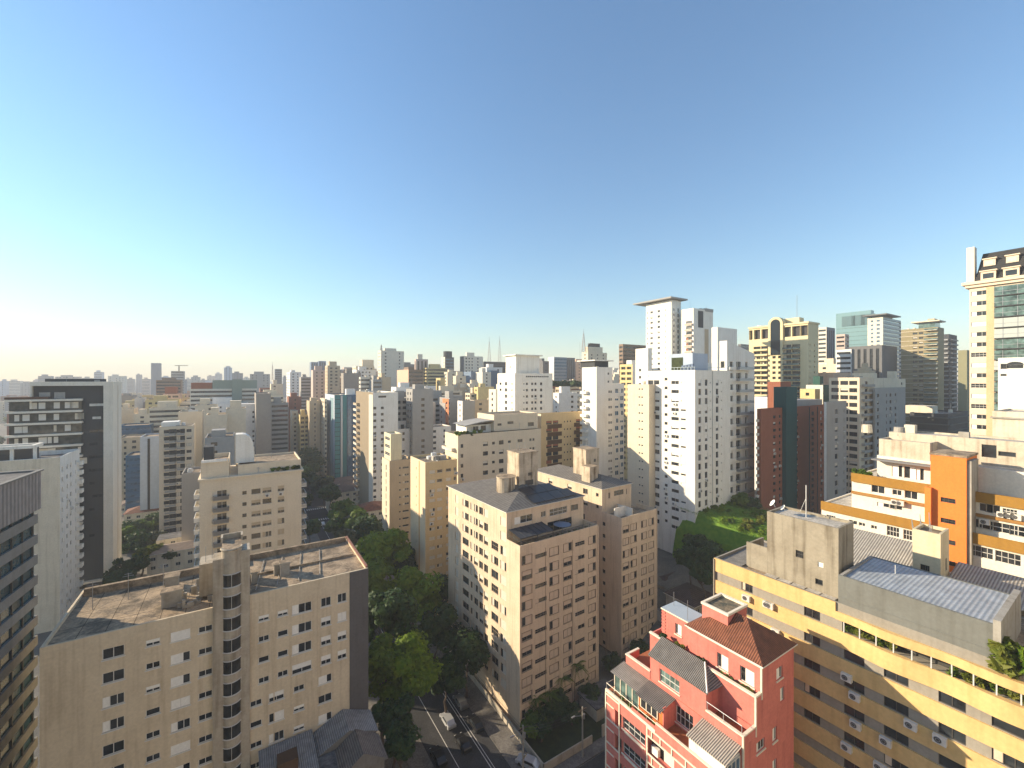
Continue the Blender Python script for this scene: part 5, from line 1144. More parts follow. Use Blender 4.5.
# mansard roofed tower at the right edge
mP = (wx(969.5, 123), 123.0); d1 = (-sin(TH), cos(TH))
MT = at_origin('apartment_tower', 'tall cream tower with a black mansard roof and dormers at the right edge', 'apartment building', (mP[0] - d1[0] * 42, mP[1] - d1[1] * 42), 42, 16, 12, wz(283, 123))
PNK = wall('pinkish_cream_render', (.68, .56, .42), .12, .3)
for k in range(18):
    z = MT.h - 3.2 - k * 2.93; MT.win('L', MT.u('L', 979.2), z, 3.2, 1.25, MT.rng.choice(['three', 'three', 'blind', 'bars']), (FRAME, GLASS, SHUT_W)); MT.win('L', (MT.u('L', 995.5) + 40) / 2, z, 40 - MT.u('L', 995.5), 2.3, None, None, 1.4)
MT.finish(PNK, ROOF_D, .3)
b = MB(); u0, u1 = MT.a - MT.u('L', 994.6), MT.a - MT.u('L', 986.3); b.box(-.12, u0, .5, -.002, u1, MT.h - 1.2); MT.part('orange_strip', b, wall('apricot_render', (.58, .42, .25), .15, .3))
for k in range(19):
    z = MT.h - 4.9 - k * 2.93; b = MB(); y1 = MT.a - MT.u('L', 995.2); b.box(-1.3, 1, z, -.003, y1, z + .25); MT.part('balcony_slab', b, SLATE)
    b = MB(); b.face([(-1.3, 1, z + .25), (-1.3, y1, z + .25), (-1.3, y1, z + 2.7), (-1.3, 1, z + 2.7)][::-1]); b.box(-1.36, 1, z + 1.25, -1.305, y1, z + 1.33, 1)
    for q in range(14): b.box(-1.36, 1 + q * y1 / 14, z + .25, -1.305, 1.08 + q * y1 / 14, z + 2.7, 1)
    MT.part('balcony_glazing', b, [GLASS_G if k not in (3, 4, 7) else flat('pale_blind', (.40, .43, .40), .5), METAL])
b = MB(); b.box(1.35, 1, 4, 1.39, MT.a - MT.u('L', 996), MT.h - 2); MT.part('inner_glazing', b, GLASS)
b = MB(); b.box(-1.2, -1, MT.h - .7, MT.b + 1, MT.a + 1.4, MT.h + .1); b.box(-.7, -.6, MT.h - 1.5, MT.b + .6, MT.a + .8, MT.h - .702); MT.part('cornice', b, PNK)
ROOFB = striped('black_mansard_slate', (.028, .027, .026), (.015, .015, .015), 2, .6, .7, 0, .4, .3)
b = MB(); z0, z1 = MT.h + .1, MT.h + 8.2; i = 2.6; q0 = [(-.2, 0, z0), (MT.b, 0, z0), (MT.b, MT.a - 1.0, z0), (-.2, MT.a - 1.0, z0)]; q1 = [(i, i, z1), (MT.b - i, i, z1), (MT.b - i, MT.a - 2.2, z1), (i, MT.a - 2.2, z1)]
for k in range(4): j = (k + 1) % 4; b.face([q0[k], q0[j], q1[j], q1[k]])
b.face(q1); MT.part('mansard_roof', b, ROOFB)
b = MB(); b.box(-.1, MT.a - 1.0, MT.h + .1, 2.4, MT.a + .6, MT.h + 10.2); MT.part('gable_pier', b, wall('cool_cream_render', (.66, .61, .50), .15, .3))
for p in (988.5, 1011.5, 1038):
    y = MT.a - MT.u('L', p)
    for zz, hh, xx, ww in ((z0 + .2, 2.3, -.4, 1.45), (z0 + 4.2, 1.9, 1.1, 1.15)):
        o = MT.pbox('dormer', xx, y - ww, zz, xx + 2.2, y + ww, zz + hh, PNK); b = MB(); b.box(xx - .06, y - ww * .7, zz + .3, xx - .002, y + ww * .7, zz + hh - .6); b.build('dormer_window', [GLASS if zz < z0 + 2 else SHUT], o)
        b = MB(); b.box(xx - .3, y - ww - .25, zz + hh + .002, xx + 2.4, y + ww + .25, zz + hh + .3); b.build('dormer_cap', [PNK], o)
wP = (wx(998, 100), 100.0)
WB = at_origin('apartment_block', 'white block with one arched window and thin joints, in front of the mansard roofed tower', 'apartment building', (wP[0] - d1[0] * 30, wP[1] - d1[1] * 30), 30, 9, 12, wz(358, 100))
WB.win('L', WB.u('L', 1003.7), WB.h - 2.0, 1.0, 1.3, 'dark'); WB.win('L', WB.u('L', 1003.7), WB.h - 4.0, 1.0, .6, 'dark'); WB.win('L', WB.u('L', 1015), WB.h - 2.1, 2.6, .9, 'dark'); WB.finish(WHITE, ROOF_P, .3)
x, y = WB.loc('L', WB.u('L', 1015)); b = MB(); b.face([(-.03, y + 1.3 * cos(pi * k / 10), WB.h - 1.64 + .7 * sin(pi * k / 10)) for k in range(11)][::-1]); WB.part('arched_fanlight', b, GLASS)
# ================================================================== the far city
WC = {}
def wc(key):
    if key in WC: return WC[key]
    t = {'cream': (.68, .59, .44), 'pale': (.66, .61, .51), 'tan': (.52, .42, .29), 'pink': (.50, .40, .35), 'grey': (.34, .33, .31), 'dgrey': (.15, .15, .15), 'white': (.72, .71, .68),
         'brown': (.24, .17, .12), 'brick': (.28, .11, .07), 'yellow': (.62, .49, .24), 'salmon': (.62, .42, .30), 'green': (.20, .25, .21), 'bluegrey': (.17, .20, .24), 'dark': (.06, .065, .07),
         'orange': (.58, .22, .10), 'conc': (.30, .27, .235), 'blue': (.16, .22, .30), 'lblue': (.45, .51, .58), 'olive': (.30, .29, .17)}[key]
    WC[key] = wall('far_' + key, t, .15, .12, fine=.8); return WC[key]
def far(label, l, c, r, top, Y, key, style='g', mode=None, lkey=None, tank=True, group=None, name='apartment_tower', cat='apartment building', a=None, b=None, floors=None, glass=None, th=TH, haze=False):
    mode = mode or ('R' if c < 236 and c < r and c > l else 'L')
    if mode == 'L':
        if c <= l + .01: a = a or 15.0; l = None
        elif a: l = None
        B = Bld(name, label, cat, c, Y, l=l, r=r if b is None else None, a=a, b=b, top=top, group=group, th=th)
        fs = ['F'] + (['L'] if l is not None else [])
    else:
        B = Bld(name, label, cat, c, Y, l=l, r=r, top=top, mode='R', group=group, th=th); fs = ['F', 'R']
    rng = B.rng; pitch = 3.0 if Y < 400 else (3.2 if Y < 700 else 4.2)
    n = min(floors or 99, int((B.h - 3) / pitch))
    # floors hidden behind nearer roofs are left plain
    n = min(n, int(max(4, (HC + 6 - (B.zt - B.h) - 10) / pitch)) + 14)
    for f in fs:
        W = B.W(f); st = style[0] if f == 'F' else (style[1] if len(style) > 1 else style[0])
        if st in 'gs':
            sp = {'g': 3.3, 's': 5.5}[st] * (1 if Y < 500 else 1.5); m = max(1, int((W - 1.5) / sp))
            ww = [1.0 + rng.random() * 1.0 for _ in range(m)]; keep = [rng.random() > .12 for _ in range(m)]
            for k in range(n):
                for i in range(m):
                    if keep[i] and rng.random() > .06: B.win(f, 1 + (W - 2) * (i + .5) / m, B.h - 2.4 - k * pitch, min(ww[i], W / m * .8), 1.35 * pitch / 3.0, 'open', dep=.25)
        elif st == 'b':
            for k in range(n): B.win(f, W / 2, B.h - 2.2 - k * pitch, W - .8, pitch * .45, 'open', dep=.5)
        elif st == 'v':
            m = max(1, int(W / 3.2))
            for i in range(m): B.win(f, .6 + (W - 1.2) * (i + .5) / m, B.h / 2, (W - 1.2) / m * .5, B.h - 4, 'open', dep=.3)
        elif st == 'h':
            for k in range(n):
                for s_ in (-1, 1):
                    B.win(f, W / 2 + s_ * W * .23, B.h - 2.2 - k * pitch, W * .36, pitch * .5, 'open', dep=.7)
    B.finish(wc(key) if isinstance(key, str) else key, ROOF_C, .6, lmat=(wc(lkey) if isinstance(lkey, str) else lkey) if lkey else None, mats=(FRAME, glass or GLASS, SHUT), inmesh=True)
    if tank and B.b > 5 and B.a > 5:
        w, d = B.b * (.3 + .3 * rng.random()), B.a * .4
        B.pbox('tank_house', B.b * .2, B.a * .25, B.h - .5, B.b * .2 + w, B.a * .25 + d, B.h + 2 + rng.random() * 2.2, wc(key) if isinstance(key, str) else key)
    if Y < 500 and tank: B.clutter(2)
    return B
TEAL_W = wall('teal_panel', (.03, .20, .21), .1, .3, rough=.3); BLUE_W = wall('blue_panel', (.04, .11, .19), .1, .3, rough=.3)
# left skyline
far('tall lone blue grey tower, highest on the hazy left skyline', 151, 151, 160.5, 363, 900, 'bluegrey', 'p', tank=False)
X = far('grey unfinished tower with a crane on its roof on the left skyline', 171, 171, 184, 371, 700, 'grey', 'b', tank=False)
far('pale slim tower with a stepped top on the left skyline', 224, 224, 232, 367.5, 800, 'lblue', 'g')
far('low blue grey block just right of the pale slim stepped tower', 232, 232, 243, 373, 860, 'bluegrey', 'g')
far('wide hazy grey block with a flat top, left of the slim dark skyline tower', 250, 250, 270, 374, 700, 'grey', 'g')
X2 = far('slim dark hazy tower beside a thin mast on the left skyline', 275, 275, 282, 369, 650, 'bluegrey', 'b', tank=False)
far('short cream block below the slim dark hazy tower', 271, 271, 283, 384, 420, 'cream', 'g')
far('white tower with two columns of windows, left of the tan skyline towers', 286.5, 290, 301, 372, 480, 'white', 'g')
far('grey tower of striped balconies right of the white two column tower', 301, 301, 311, 377, 430, 'grey', 'b')
far('left one of the twin blue towers with rounded tops', 311, 311, 318.4, 362, 640, 'blue', 'v', tank=False)
far('right one of the twin blue towers with rounded tops', 318.8, 318.8, 326, 361, 660, 'blue', 'v', tank=False)
far('pinkish grey tower in front of the twin blue towers', 311, 313, 326, 370, 400, 'pink', 'gp')
far('tan tower with boxy roof rooms, right of the twin blue towers', 325, 327.5, 340, 365.5, 380, 'tan', 'gs')
far('narrow cream tower right of the tan boxy roofed tower', 340.5, 342, 349.5, 373, 390, 'salmon', 's')
far('low block with a red brown roof, left of the brick stepped block', 260, 260, 270.5, 388, 450, 'brick', 'b', tank=False)
far('small red brick block with a stepped top', 287, 289, 301.5, 397, 330, 'brick', 's')
far('blank ribbed concrete shaft, brown grey', 254.5, 256, 271, 393.5, 250, 'conc', 'p', tank=False)
far('dark office with white framed window bands beside the concrete shaft', 271, 271, 288.5, 403, 270, 'grey', 'b', glass=GLASS, cat='office building')
far('slim cream block left of the yellow tan balconied block', 290, 292, 298, 411, 300, 'cream', 's')
far('yellow tan block with balconies behind the dark round tree', 297, 300, 309.5, 415, 290, 'yellow', 'hg')
far('plain tan slab left of the teal glass tower', 309.5, 309.5, 320.5, 401, 285, 'tan', 's')
far('sunlit cream strip of a tower touching the teal glass tower', 320, 324.6, 327, 399, 278, 'cream', 'sg', tank=False)
TG = far('teal and blue glass tower with a pale metal flank', 325, 334.5, 356.5, 395, 268, BLUE_W, 'pp', lkey='lblue', tank=False, cat='office building', name='office_tower')
for i, (p0, p1, m, o) in enumerate(((334.8, 340, TEAL_W, .4), (340.6, 342.4, FRAME, .9), (342.8, 346.5, TEAL_W, .5), (347.2, 351.5, GLASS_B, .8), (352, 356, BLUE_W, .3))):
    TG.pbox('glass_bay', TG.u('F', p0), -o, 1, TG.u('F', p1), .1, TG.h - (.6 if i % 2 else 0), m)
for k in range(24): TG.pbox('floor_band', TG.u('F', 334.8), -.45, TG.h - 3 - k * 2.9, TG.u('F', 340), -.38, TG.h - 2.6 - k * 2.9, GLASS_T)
b = MB(); b.box(-.1, TG.a * .1, 1, -.003, TG.a * .45, TG.h - 2); TG.part('teal_stripe', b, wall('pale_teal', (.22, .33, .36), .1, .3))
LS = far('long slab office with bright window bands under a green grey top storey', 190, 190, 257, 389, 300, 'pale', 'b', tank=False, a=18, name='office_block', cat='office building')
GRT = wall('green_grey_panel', (.24, .29, .245), .12, .2)
LS.pbox('green_storey', LS.u('F', 212.5), .2, LS.h + .01, LS.b, 17, LS.h + 6.2, GRT); LS.pbox('green_panel', LS.u('F', 232), -1.2, 1, LS.u('F', 242), -.002, LS.h + 6.8, GRT); LS.pbox('red_storey', LS.u('F', 191), .2, LS.h + .01, LS.u('F', 212), 17, LS.h + 4.4, BRICK)
far('block of stacked brown and white terraces below the crane tower', 156, 156, 181, 380, 420, 'brown', 'b')
X = far('tan block topped with a red room, below the crane tower', 163, 163, 180, 394, 330, 'salmon', 'h', tank=False); X.pbox('red_room', 1, 1, X.h, X.b - 2, 9, X.h + 5.4, BRICK)
far('dark grey arched roof hall among the left blocks', 144, 144, 163, 402, 340, 'dgrey', 'p'); far('small beige block left of the dark arched hall', 134.5, 134.5, 143, 398, 345, 'pale', 'p')
far('low cream block right behind the dark framed tower', 118, 118, 134, 409, 300, 'cream', 'p'); far('cream block with a dark roof edge behind the blue glass slab', 134, 134, 150, 414, 285, 'cream', 's'); far('cream block with a grey window bay, left of the narrow balcony tower', 150, 150, 170, 412, 275, 'cream', 'h')
far('flat dark blue glass slab raised over a beige base', 118, 118, 151, 426, 240, BLUE_W, 'b', glass=GLASS_B, tank=False); far('beige gridded base block under the blue glass slab', 118, 118, 141, 438, 224, 'tan', 'g', tank=False)
far('dark blue glass cube in front of the beige gridded block', 125.5, 125.5, 143, 456, 210, BLUE_W, 'b', glass=GLASS_B, tank=False)
X = far('pale blue white block with one dark vertical slot', 140, 140, 161, 437, 200, 'lblue', 'p', tank=False); X.pbox('dark_slot', X.u('F', 147.6), -.2, 1, X.u('F', 150), -.002, X.h - 1, DARK)
far('narrow pink block left of the plain cream gable', 170, 170, 179, 411, 270, 'pink', 's')
far('cream block with notched corner windows above the iron balcony block', 206, 206, 227, 415, 205, 'cream', 's'); far('cream blank wall right of the notched cream block', 226, 226, 246, 409, 215, 'cream', 'p'); far('grey block of dark windows behind the curved white tank', 205, 205, 234, 438, 150, 'grey', 'g')
# centre skyline
far('grey brown ribbed block in front of the cream stepped tower', 341, 343.5, 361, 373, 350, 'conc', 'pp'); X = far('cream stepped tower with a square top, left of the large grey beige tower', 352.5, 356, 374.5, 366, 420, 'cream', 'g', tank=False); X.pbox('upper_storeys', X.b * .35, 1, X.h - .5, X.b - .5, X.a * .7, X.h + 6.5, wc('cream'))
XB = far('large grey beige tower with a tall thin mast on its roof', 378, 381, 404, 350.5, 400, 'pale', 'sg')
far('white tan block of wide balconies above the notched white tower', 359, 360.5, 373.5, 377, 300, 'pale', 'b'); far('grey block with dark window bands right of the wide balconied block', 373, 373, 382, 379.5, 295, 'grey', 'b'); far('plain tan block below the large grey beige tower', 381, 381, 391, 377, 300, 'tan', 'p')
X = far('salmon block with a dark ribbed curved end', 397, 408.5, 423, 369.5, 330, 'brown', 'bp', lkey='salmon'); far('dark brown grey block under the salmon block', 398, 398, 425.5, 392, 262, 'dgrey', 'v', tank=False)
X = far('tower with brown panels and a square cap right of the salmon block', 414.5, 416, 428, 359, 420, 'pink', 'v', tank=False); X.pbox('square_cap', X.b * .2, 2, X.h, X.b * .6, X.a * .7, X.h + 5, wc('pale')); far('small dark roofed block between the grey beige tower and the brown panelled tower', 403, 403, 414.5, 364, 520, 'dgrey', 'p')
X = far('tall tower with a dark rounded glass top', 441.5, 445, 454, 357, 430, 'dark', 'bg', lkey='pale', tank=False, glass=GLASS_B); b = MB(); b.cyl(X.b / 2, X.a / 2, X.h, X.h + 6, min(X.a, X.b) * .5, 20); X.part('rounded_top', b, wc('dark'))
far('cream tower in front of the dark rounded tower', 444, 447.5, 459, 372, 385, 'cream', 's'); far('greenish hazy block left of the dark rounded tower', 432, 432, 444, 368, 620, 'green', 'g'); far('sunlit yellow strip tower left of the cream tower', 436, 440.5, 445, 378, 350, 'yellow', 's'); far('white block left of the yellow strip tower', 423, 425, 436, 386, 320, 'white', 's')
far('grey low block with long window bands left of the orange narrow block', 413, 413, 441, 403, 260, 'grey', 'b'); far('narrow orange red block with a column of dark windows', 442.5, 448.6, 449.8, 399, 245, 'grey', 'sg', lkey='orange', tank=False); far('grey blank block touching the narrow orange red block', 449.8, 449.8, 459, 398, 247, 'grey', 'p')
far('long low white building behind the tan water tower', 385, 385, 451, 430, 212, 'white', 's', tank=False, a=12); far('terracotta terrace house on the long white roof', 414, 414, 429, 420, 226, 'orange', 's', tank=False); far('small white boxed house beside the terracotta terrace', 398, 398, 413.5, 421, 222, 'white', 'v', tank=False)
far('cream and dark office block under the skyline, right of the dark rounded tower', 460, 464, 483, 356, 430, 'pale', 'gp', lkey='dgrey'); XM = far('long dark office block carrying two lattice masts', 484, 484, 514, 361.5, 480, 'dark', 'b', tank=False, a=20, cat='office building', name='office_block')
far('blue grey glass block below the cream and dark office', 471, 471, 484, 371.5, 385, 'blue', 'p', tank=False); far('slim cream block between two blue glass blocks', 482.5, 482.5, 491, 372, 375, 'pale', 's'); far('dark blue glass block left of the bright white tower', 490.5, 490.5, 499, 370.5, 395, BLUE_W, 'p', tank=False)
far('cream beige tower below the cream and dark office', 453, 456, 466, 376, 340, 'cream', 'sp'); far('cream tower with a notched top left of the beige block', 466.5, 469.5, 482, 383.5, 330, 'cream', 's'); far('plain beige block left of the bright white tower', 474, 478, 494, 387, 300, 'yellow', 'ps')
far('white grey block with a sunlit window column, left of the stepped cream roof terrace', 457.5, 462.5, 475, 401, 236, 'grey', 'pg', lkey='white', tank=False); far('plain cream block right of the grey and white block', 470.5, 474, 496, 400, 242, 'tan', 's')
far('blue grey faceted glass block with a white edge, right of the bright white tower', 548, 554, 567, 357, 420, 'blue', 'bp', lkey='white', tank=False, glass=GLASS_B); far('dark brown block behind the faceted glass block', 563, 563, 575, 357.5, 445, 'dgrey', 'v', tank=False); far('reddish slim block right of the dark brown block', 575, 576, 582.5, 359, 430, 'salmon', 's', tank=False); far('small dark block between the white tower and the faceted glass block', 543, 543, 549, 361, 405, 'dgrey', 'g')
XC = far('cream tower with stepped shoulders and a dark domed cap', 582, 588, 607, 352, 380, 'cream', 'ss', tank=False); XC.pbox('shoulder_storey', 1.5, 1.5, XC.h, XC.b - 4, XC.a - 2, XC.h + 5, wc('cream')); b = MB(); x0, x1, y0, y1, z = 2.5, XC.b - 5, 3, XC.a - 4, XC.h + 5
b.face([(x0, y0, z), (x1, y0, z), (x1 - 2, y0 + 2, z + 3.2), (x0 + 2, y0 + 2, z + 3.2)]); b.face([(x1, y0, z), (x1, y1, z), (x1 - 2, y1 - 2, z + 3.2), (x1 - 2, y0 + 2, z + 3.2)]); b.face([(x0, y1, z), (x0, y0, z), (x0 + 2, y0 + 2, z + 3.2), (x0 + 2, y1 - 2, z + 3.2)]); b.face([(x0 + 2, y0 + 2, z + 3.2), (x1 - 2, y0 + 2, z + 3.2), (x1 - 2, y1 - 2, z + 3.2), (x0 + 2, y1 - 2, z + 3.2)]); b.face([(x1, y1, z), (x0, y1, z), (x0 + 2, y1 - 2, z + 3.2), (x1 - 2, y1 - 2, z + 3.2)]); XC.part('dark_cap', b, wc('dark'))
far('cream low block behind the tan brown panelled block', 556, 559, 581, 399, 262, 'cream', 'h'); far('dark concrete and glass block left of the tallest white tower', 619, 623, 646, 344, 305, 'brown', 'bb', tank=False, glass=GLASS); far('yellow block with deep balconies above the slit windowed cream tower', 620, 632.5, 643.5, 364, 238, 'white', 'ph', lkey='yellow')
# right skyline
far('low dark block peeping between the slanted white tower and the arched yellow tower', 738, 741, 757, 344, 420, 'dgrey', 'b')
far('dark blue tower with white striped balconies right of the arched yellow tower', 818, 826.5, 835, 327, 290, 'bluegrey', 'vb', lkey='pale', tank=False)
GT = far('large pale teal glass slab with square openings at its top', 836, 871, 874, 310, 335, wall('pale_teal_glass', (.17, .29, .31), .1, .1, rough=.2), 'pp', tank=False, cat='office building', name='office_tower')
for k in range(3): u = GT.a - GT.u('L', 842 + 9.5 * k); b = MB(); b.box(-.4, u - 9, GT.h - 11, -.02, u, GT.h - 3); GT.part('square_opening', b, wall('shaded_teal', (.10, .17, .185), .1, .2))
for k in range(26): b = MB(); b.box(-.1, .5, GT.h - 13 - k * 3.4, -.02, GT.a - .5, GT.h - 12.7 - k * 3.4); GT.part('mullion', b, GLASS_G)
CT = far('cream tower with square windows and a dark blue glass end under a thin flat roof', 867.5, 883, 901, 317, 310, BLUE_W, 'bg', lkey='pale', tank=False, glass=GLASS_B); CT.pbox('roof_slab', -3, -3, CT.h + 1.4, CT.b * .7, CT.a + 2, CT.h + 2.2, wc('dgrey')); CT.pbox('plant_room', 1, 1, CT.h - .5, CT.b * .6, CT.a - 1, CT.h + 1.398, wc('green'))
far('brown grey block with tall dark windows under the cream square windowed tower', 849, 882, 897, 345, 262, 'dgrey', 'pv', tank=False, a=None)
far('white block with three dark window bands left of the brown grey block', 836, 851.5, 854, 349, 250, 'dgrey', 'pb', lkey='white', tank=False)
far('grey striped block between the dark blue tower and the teal slab', 836, 845, 849, 334, 300, 'pink', 'bb', tank=False)
PY = far('tan block with a stepped pyramid roof of aerials', 852, 870, 877, 373, 214, 'cream', 'sg', tank=False)
for k in range(4): PY.pbox('pyramid_step', .5 + k * 1.0, .5 + k * 1.3, PY.h + k * 1.3, PY.b - .5 - k * .4, PY.a - .5 - k * 1.3, PY.h + 1.3 + k * 1.3, TAN)
far('low white block in front of the dark blue striped tower', 813, 836, 852, 364, 258, 'cream', 'ps'); far('pink beige block in front of the low white block', 813, 833.5, 851, 372.5, 232, 'salmon', 'pp', tank=False); far('pale block with a green side above the brown brick block', 806, 823, 829, 385, 200, wall('bottle_green', (.03, .09, .07), .1, .3), 'pp', lkey='pale'); far('small yellow block behind the green lift shaft', 800, 815, 820, 389, 192, 'yellow', 'ps', tank=False)
far('cream block with small openings behind the grey brown windowed block', 879, 898, 905.5, 379, 222, 'cream', 'ss'); far('long white low roof behind the brown brick block', 752, 770, 786, 397, 212, 'white', 'ps', tank=False)
# haze on the horizon: nothing tells these apart
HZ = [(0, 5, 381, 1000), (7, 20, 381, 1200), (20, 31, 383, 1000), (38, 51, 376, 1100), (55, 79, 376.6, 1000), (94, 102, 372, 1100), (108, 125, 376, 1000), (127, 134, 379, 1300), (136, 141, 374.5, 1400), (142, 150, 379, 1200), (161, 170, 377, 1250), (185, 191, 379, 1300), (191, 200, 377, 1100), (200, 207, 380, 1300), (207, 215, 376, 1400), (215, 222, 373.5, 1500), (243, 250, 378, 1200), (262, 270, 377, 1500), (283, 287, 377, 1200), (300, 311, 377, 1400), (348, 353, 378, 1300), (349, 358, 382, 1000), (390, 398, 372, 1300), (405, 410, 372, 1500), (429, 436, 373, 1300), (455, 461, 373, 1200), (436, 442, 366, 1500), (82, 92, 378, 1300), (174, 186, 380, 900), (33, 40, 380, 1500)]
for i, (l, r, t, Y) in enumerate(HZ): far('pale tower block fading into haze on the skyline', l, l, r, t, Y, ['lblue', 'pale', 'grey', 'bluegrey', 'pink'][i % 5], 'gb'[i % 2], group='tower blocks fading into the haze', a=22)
rng = random.Random(21)
LOWC = ['cream', 'pale', 'white', 'tan', 'grey', 'salmon', 'conc', 'brick']
def clear(x, y, r):
    return True
for i in range(95):
    Y = 260 + 700 * rng.random() ** 1.4; p = rng.uniform(-20, 700); x = wx(p, Y)
    pt = 393 + rng.random() * 26 * (260 / Y) ** .5
    zt = wz(pt, Y); g = ground(x, Y)
    if zt < g + 6: zt = g + 6 + rng.random() * 8
    w = 10 + rng.random() * 18
    # keep the avenue clear
    lx = (x - 1.5) * cos(radians(33)) + (Y - 81) * sin(radians(33))
    if -26 < lx < 4: continue
    B = far('low building packed between the towers of the middle distance', p, p, p, wz(0, 1) and HY + (HC - zt) * F / Y, Y, LOWC[i % 8], 'gbsh'[i % 4], group='low buildings packed between the towers', a=12 + rng.random() * 14, b=w, name='apartment_block')
for i in range(60):
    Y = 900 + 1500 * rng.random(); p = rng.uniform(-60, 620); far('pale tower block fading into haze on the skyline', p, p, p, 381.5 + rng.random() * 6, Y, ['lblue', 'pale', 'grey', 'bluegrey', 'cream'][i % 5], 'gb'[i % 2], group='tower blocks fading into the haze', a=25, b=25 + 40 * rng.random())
for i in range(120):
    Y = 215 + 330 * rng.random(); p = rng.uniform(300, 650) if i % 3 else rng.uniform(110, 300); x = wx(p, Y); lx = (x - 1.5) * cos(radians(33)) + (Y - 81) * sin(radians(33))
    if -30 < lx < 8: continue
    pt = (386 + 26 * rng.random()) if i % 3 else (392 + 24 * rng.random()); zt = max(wz(pt, Y), ground(x, Y) + 9)
    far('tower block crowded into the middle of the skyline', p, p + ((3 + 4 * rng.random()) * 230 / Y if p > 262 else 0), p + 12, HY + (HC - zt) * F / Y, Y, ['cream', 'pale', 'cream', 'salmon', 'white', 'tan', 'yellow', 'pale', 'grey'][i % 9], ['g', 's', 'h', 'b', 'g', 'sg'][i % 6], group='tower blocks crowded into the middle of the skyline', b=9 + 12 * rng.random(), a=None, mode='L')
for i in range(60):
    Y = 380 + 300 * rng.random(); p = rng.uniform(318, 642); x = wx(p, Y); pt = 367 + 17 * rng.random(); zt = wz(pt, Y)
    far('tower block crowded into the middle of the skyline', p, p + 3 + 3 * rng.random(), p + 12, pt, Y, ['cream', 'pale', 'cream', 'salmon', 'white', 'tan', 'yellow', 'pale', 'pink'][i % 9], ['g', 's', 'h', 'b', 'g', 'sg'][i % 6], group='tower blocks crowded into the middle of the skyline', b=13 + 14 * rng.random(), mode='L')
# masts and crane
def mast(label, px, Y, ptop, pbot, w=1.5, name='radio_mast', cat='mast'):
    x = wx(px, Y); zb, zt = wz(pbot, Y), wz(ptop, Y); o = empty(name, (x, Y, zb), 0, label, cat); h = zt - zb; b = MB(); n = 12
    for k in range(n):
        z0, z1 = h * .8 * k / n, h * .8 * (k + 1) / n; r0, r1 = w * (1 - k / n) + .25, w * (1 - (k + 1) / n) + .35; c = [(-1, -1), (1, -1), (1, 1), (-1, 1)]
        for j in range(4):
            q = c[(j + 1) % 4]; b.bar((c[j][0] * r0, c[j][1] * r0, z0), (c[j][0] * r1, c[j][1] * r1, z1), .12, 4); b.bar((c[j][0] * r0, c[j][1] * r0, z0), (q[0] * r1, q[1] * r1, z1), .08, 4)
    b.build('lattice', flat('mast_paint', (.36, .28, .26), .6), o); b2 = MB(); b2.bar((0, 0, h * .8), (0, 0, h), .25, 5, 0, .12); b2.build('aerial', METAL, o)
mast('left one of the two lattice masts on the dark office', 489.3, 490, 337, 362); mast('right one of the two lattice masts on the dark office', 499.6, 492, 335.5, 362); mast('tall lattice mast beside the domed cream tower', 583.6, 384, 329, 352, 1.3)
mast('thin mast on top of the large grey beige tower', 381.3, 405, 344, 351, .5, 'radio_mast'); mast('thin mast beside the slim dark hazy tower', 272.5, 640, 362, 380, .5)
o = empty('tower_crane', (wx(179, 705), 705, wz(372, 705)), 0.2, 'tower crane with a long flat jib over the unfinished grey tower', 'crane'); YC = flat('crane_paint', (.38, .30, .20), .6)
b = MB(); b.box(-.7, -.7, 0, .7, .7, 11); b.build('mast', YC, o); b = MB(); b.box(-6, -.5, 10.2, 13, .5, 11.2); b.build('jib', YC, o)
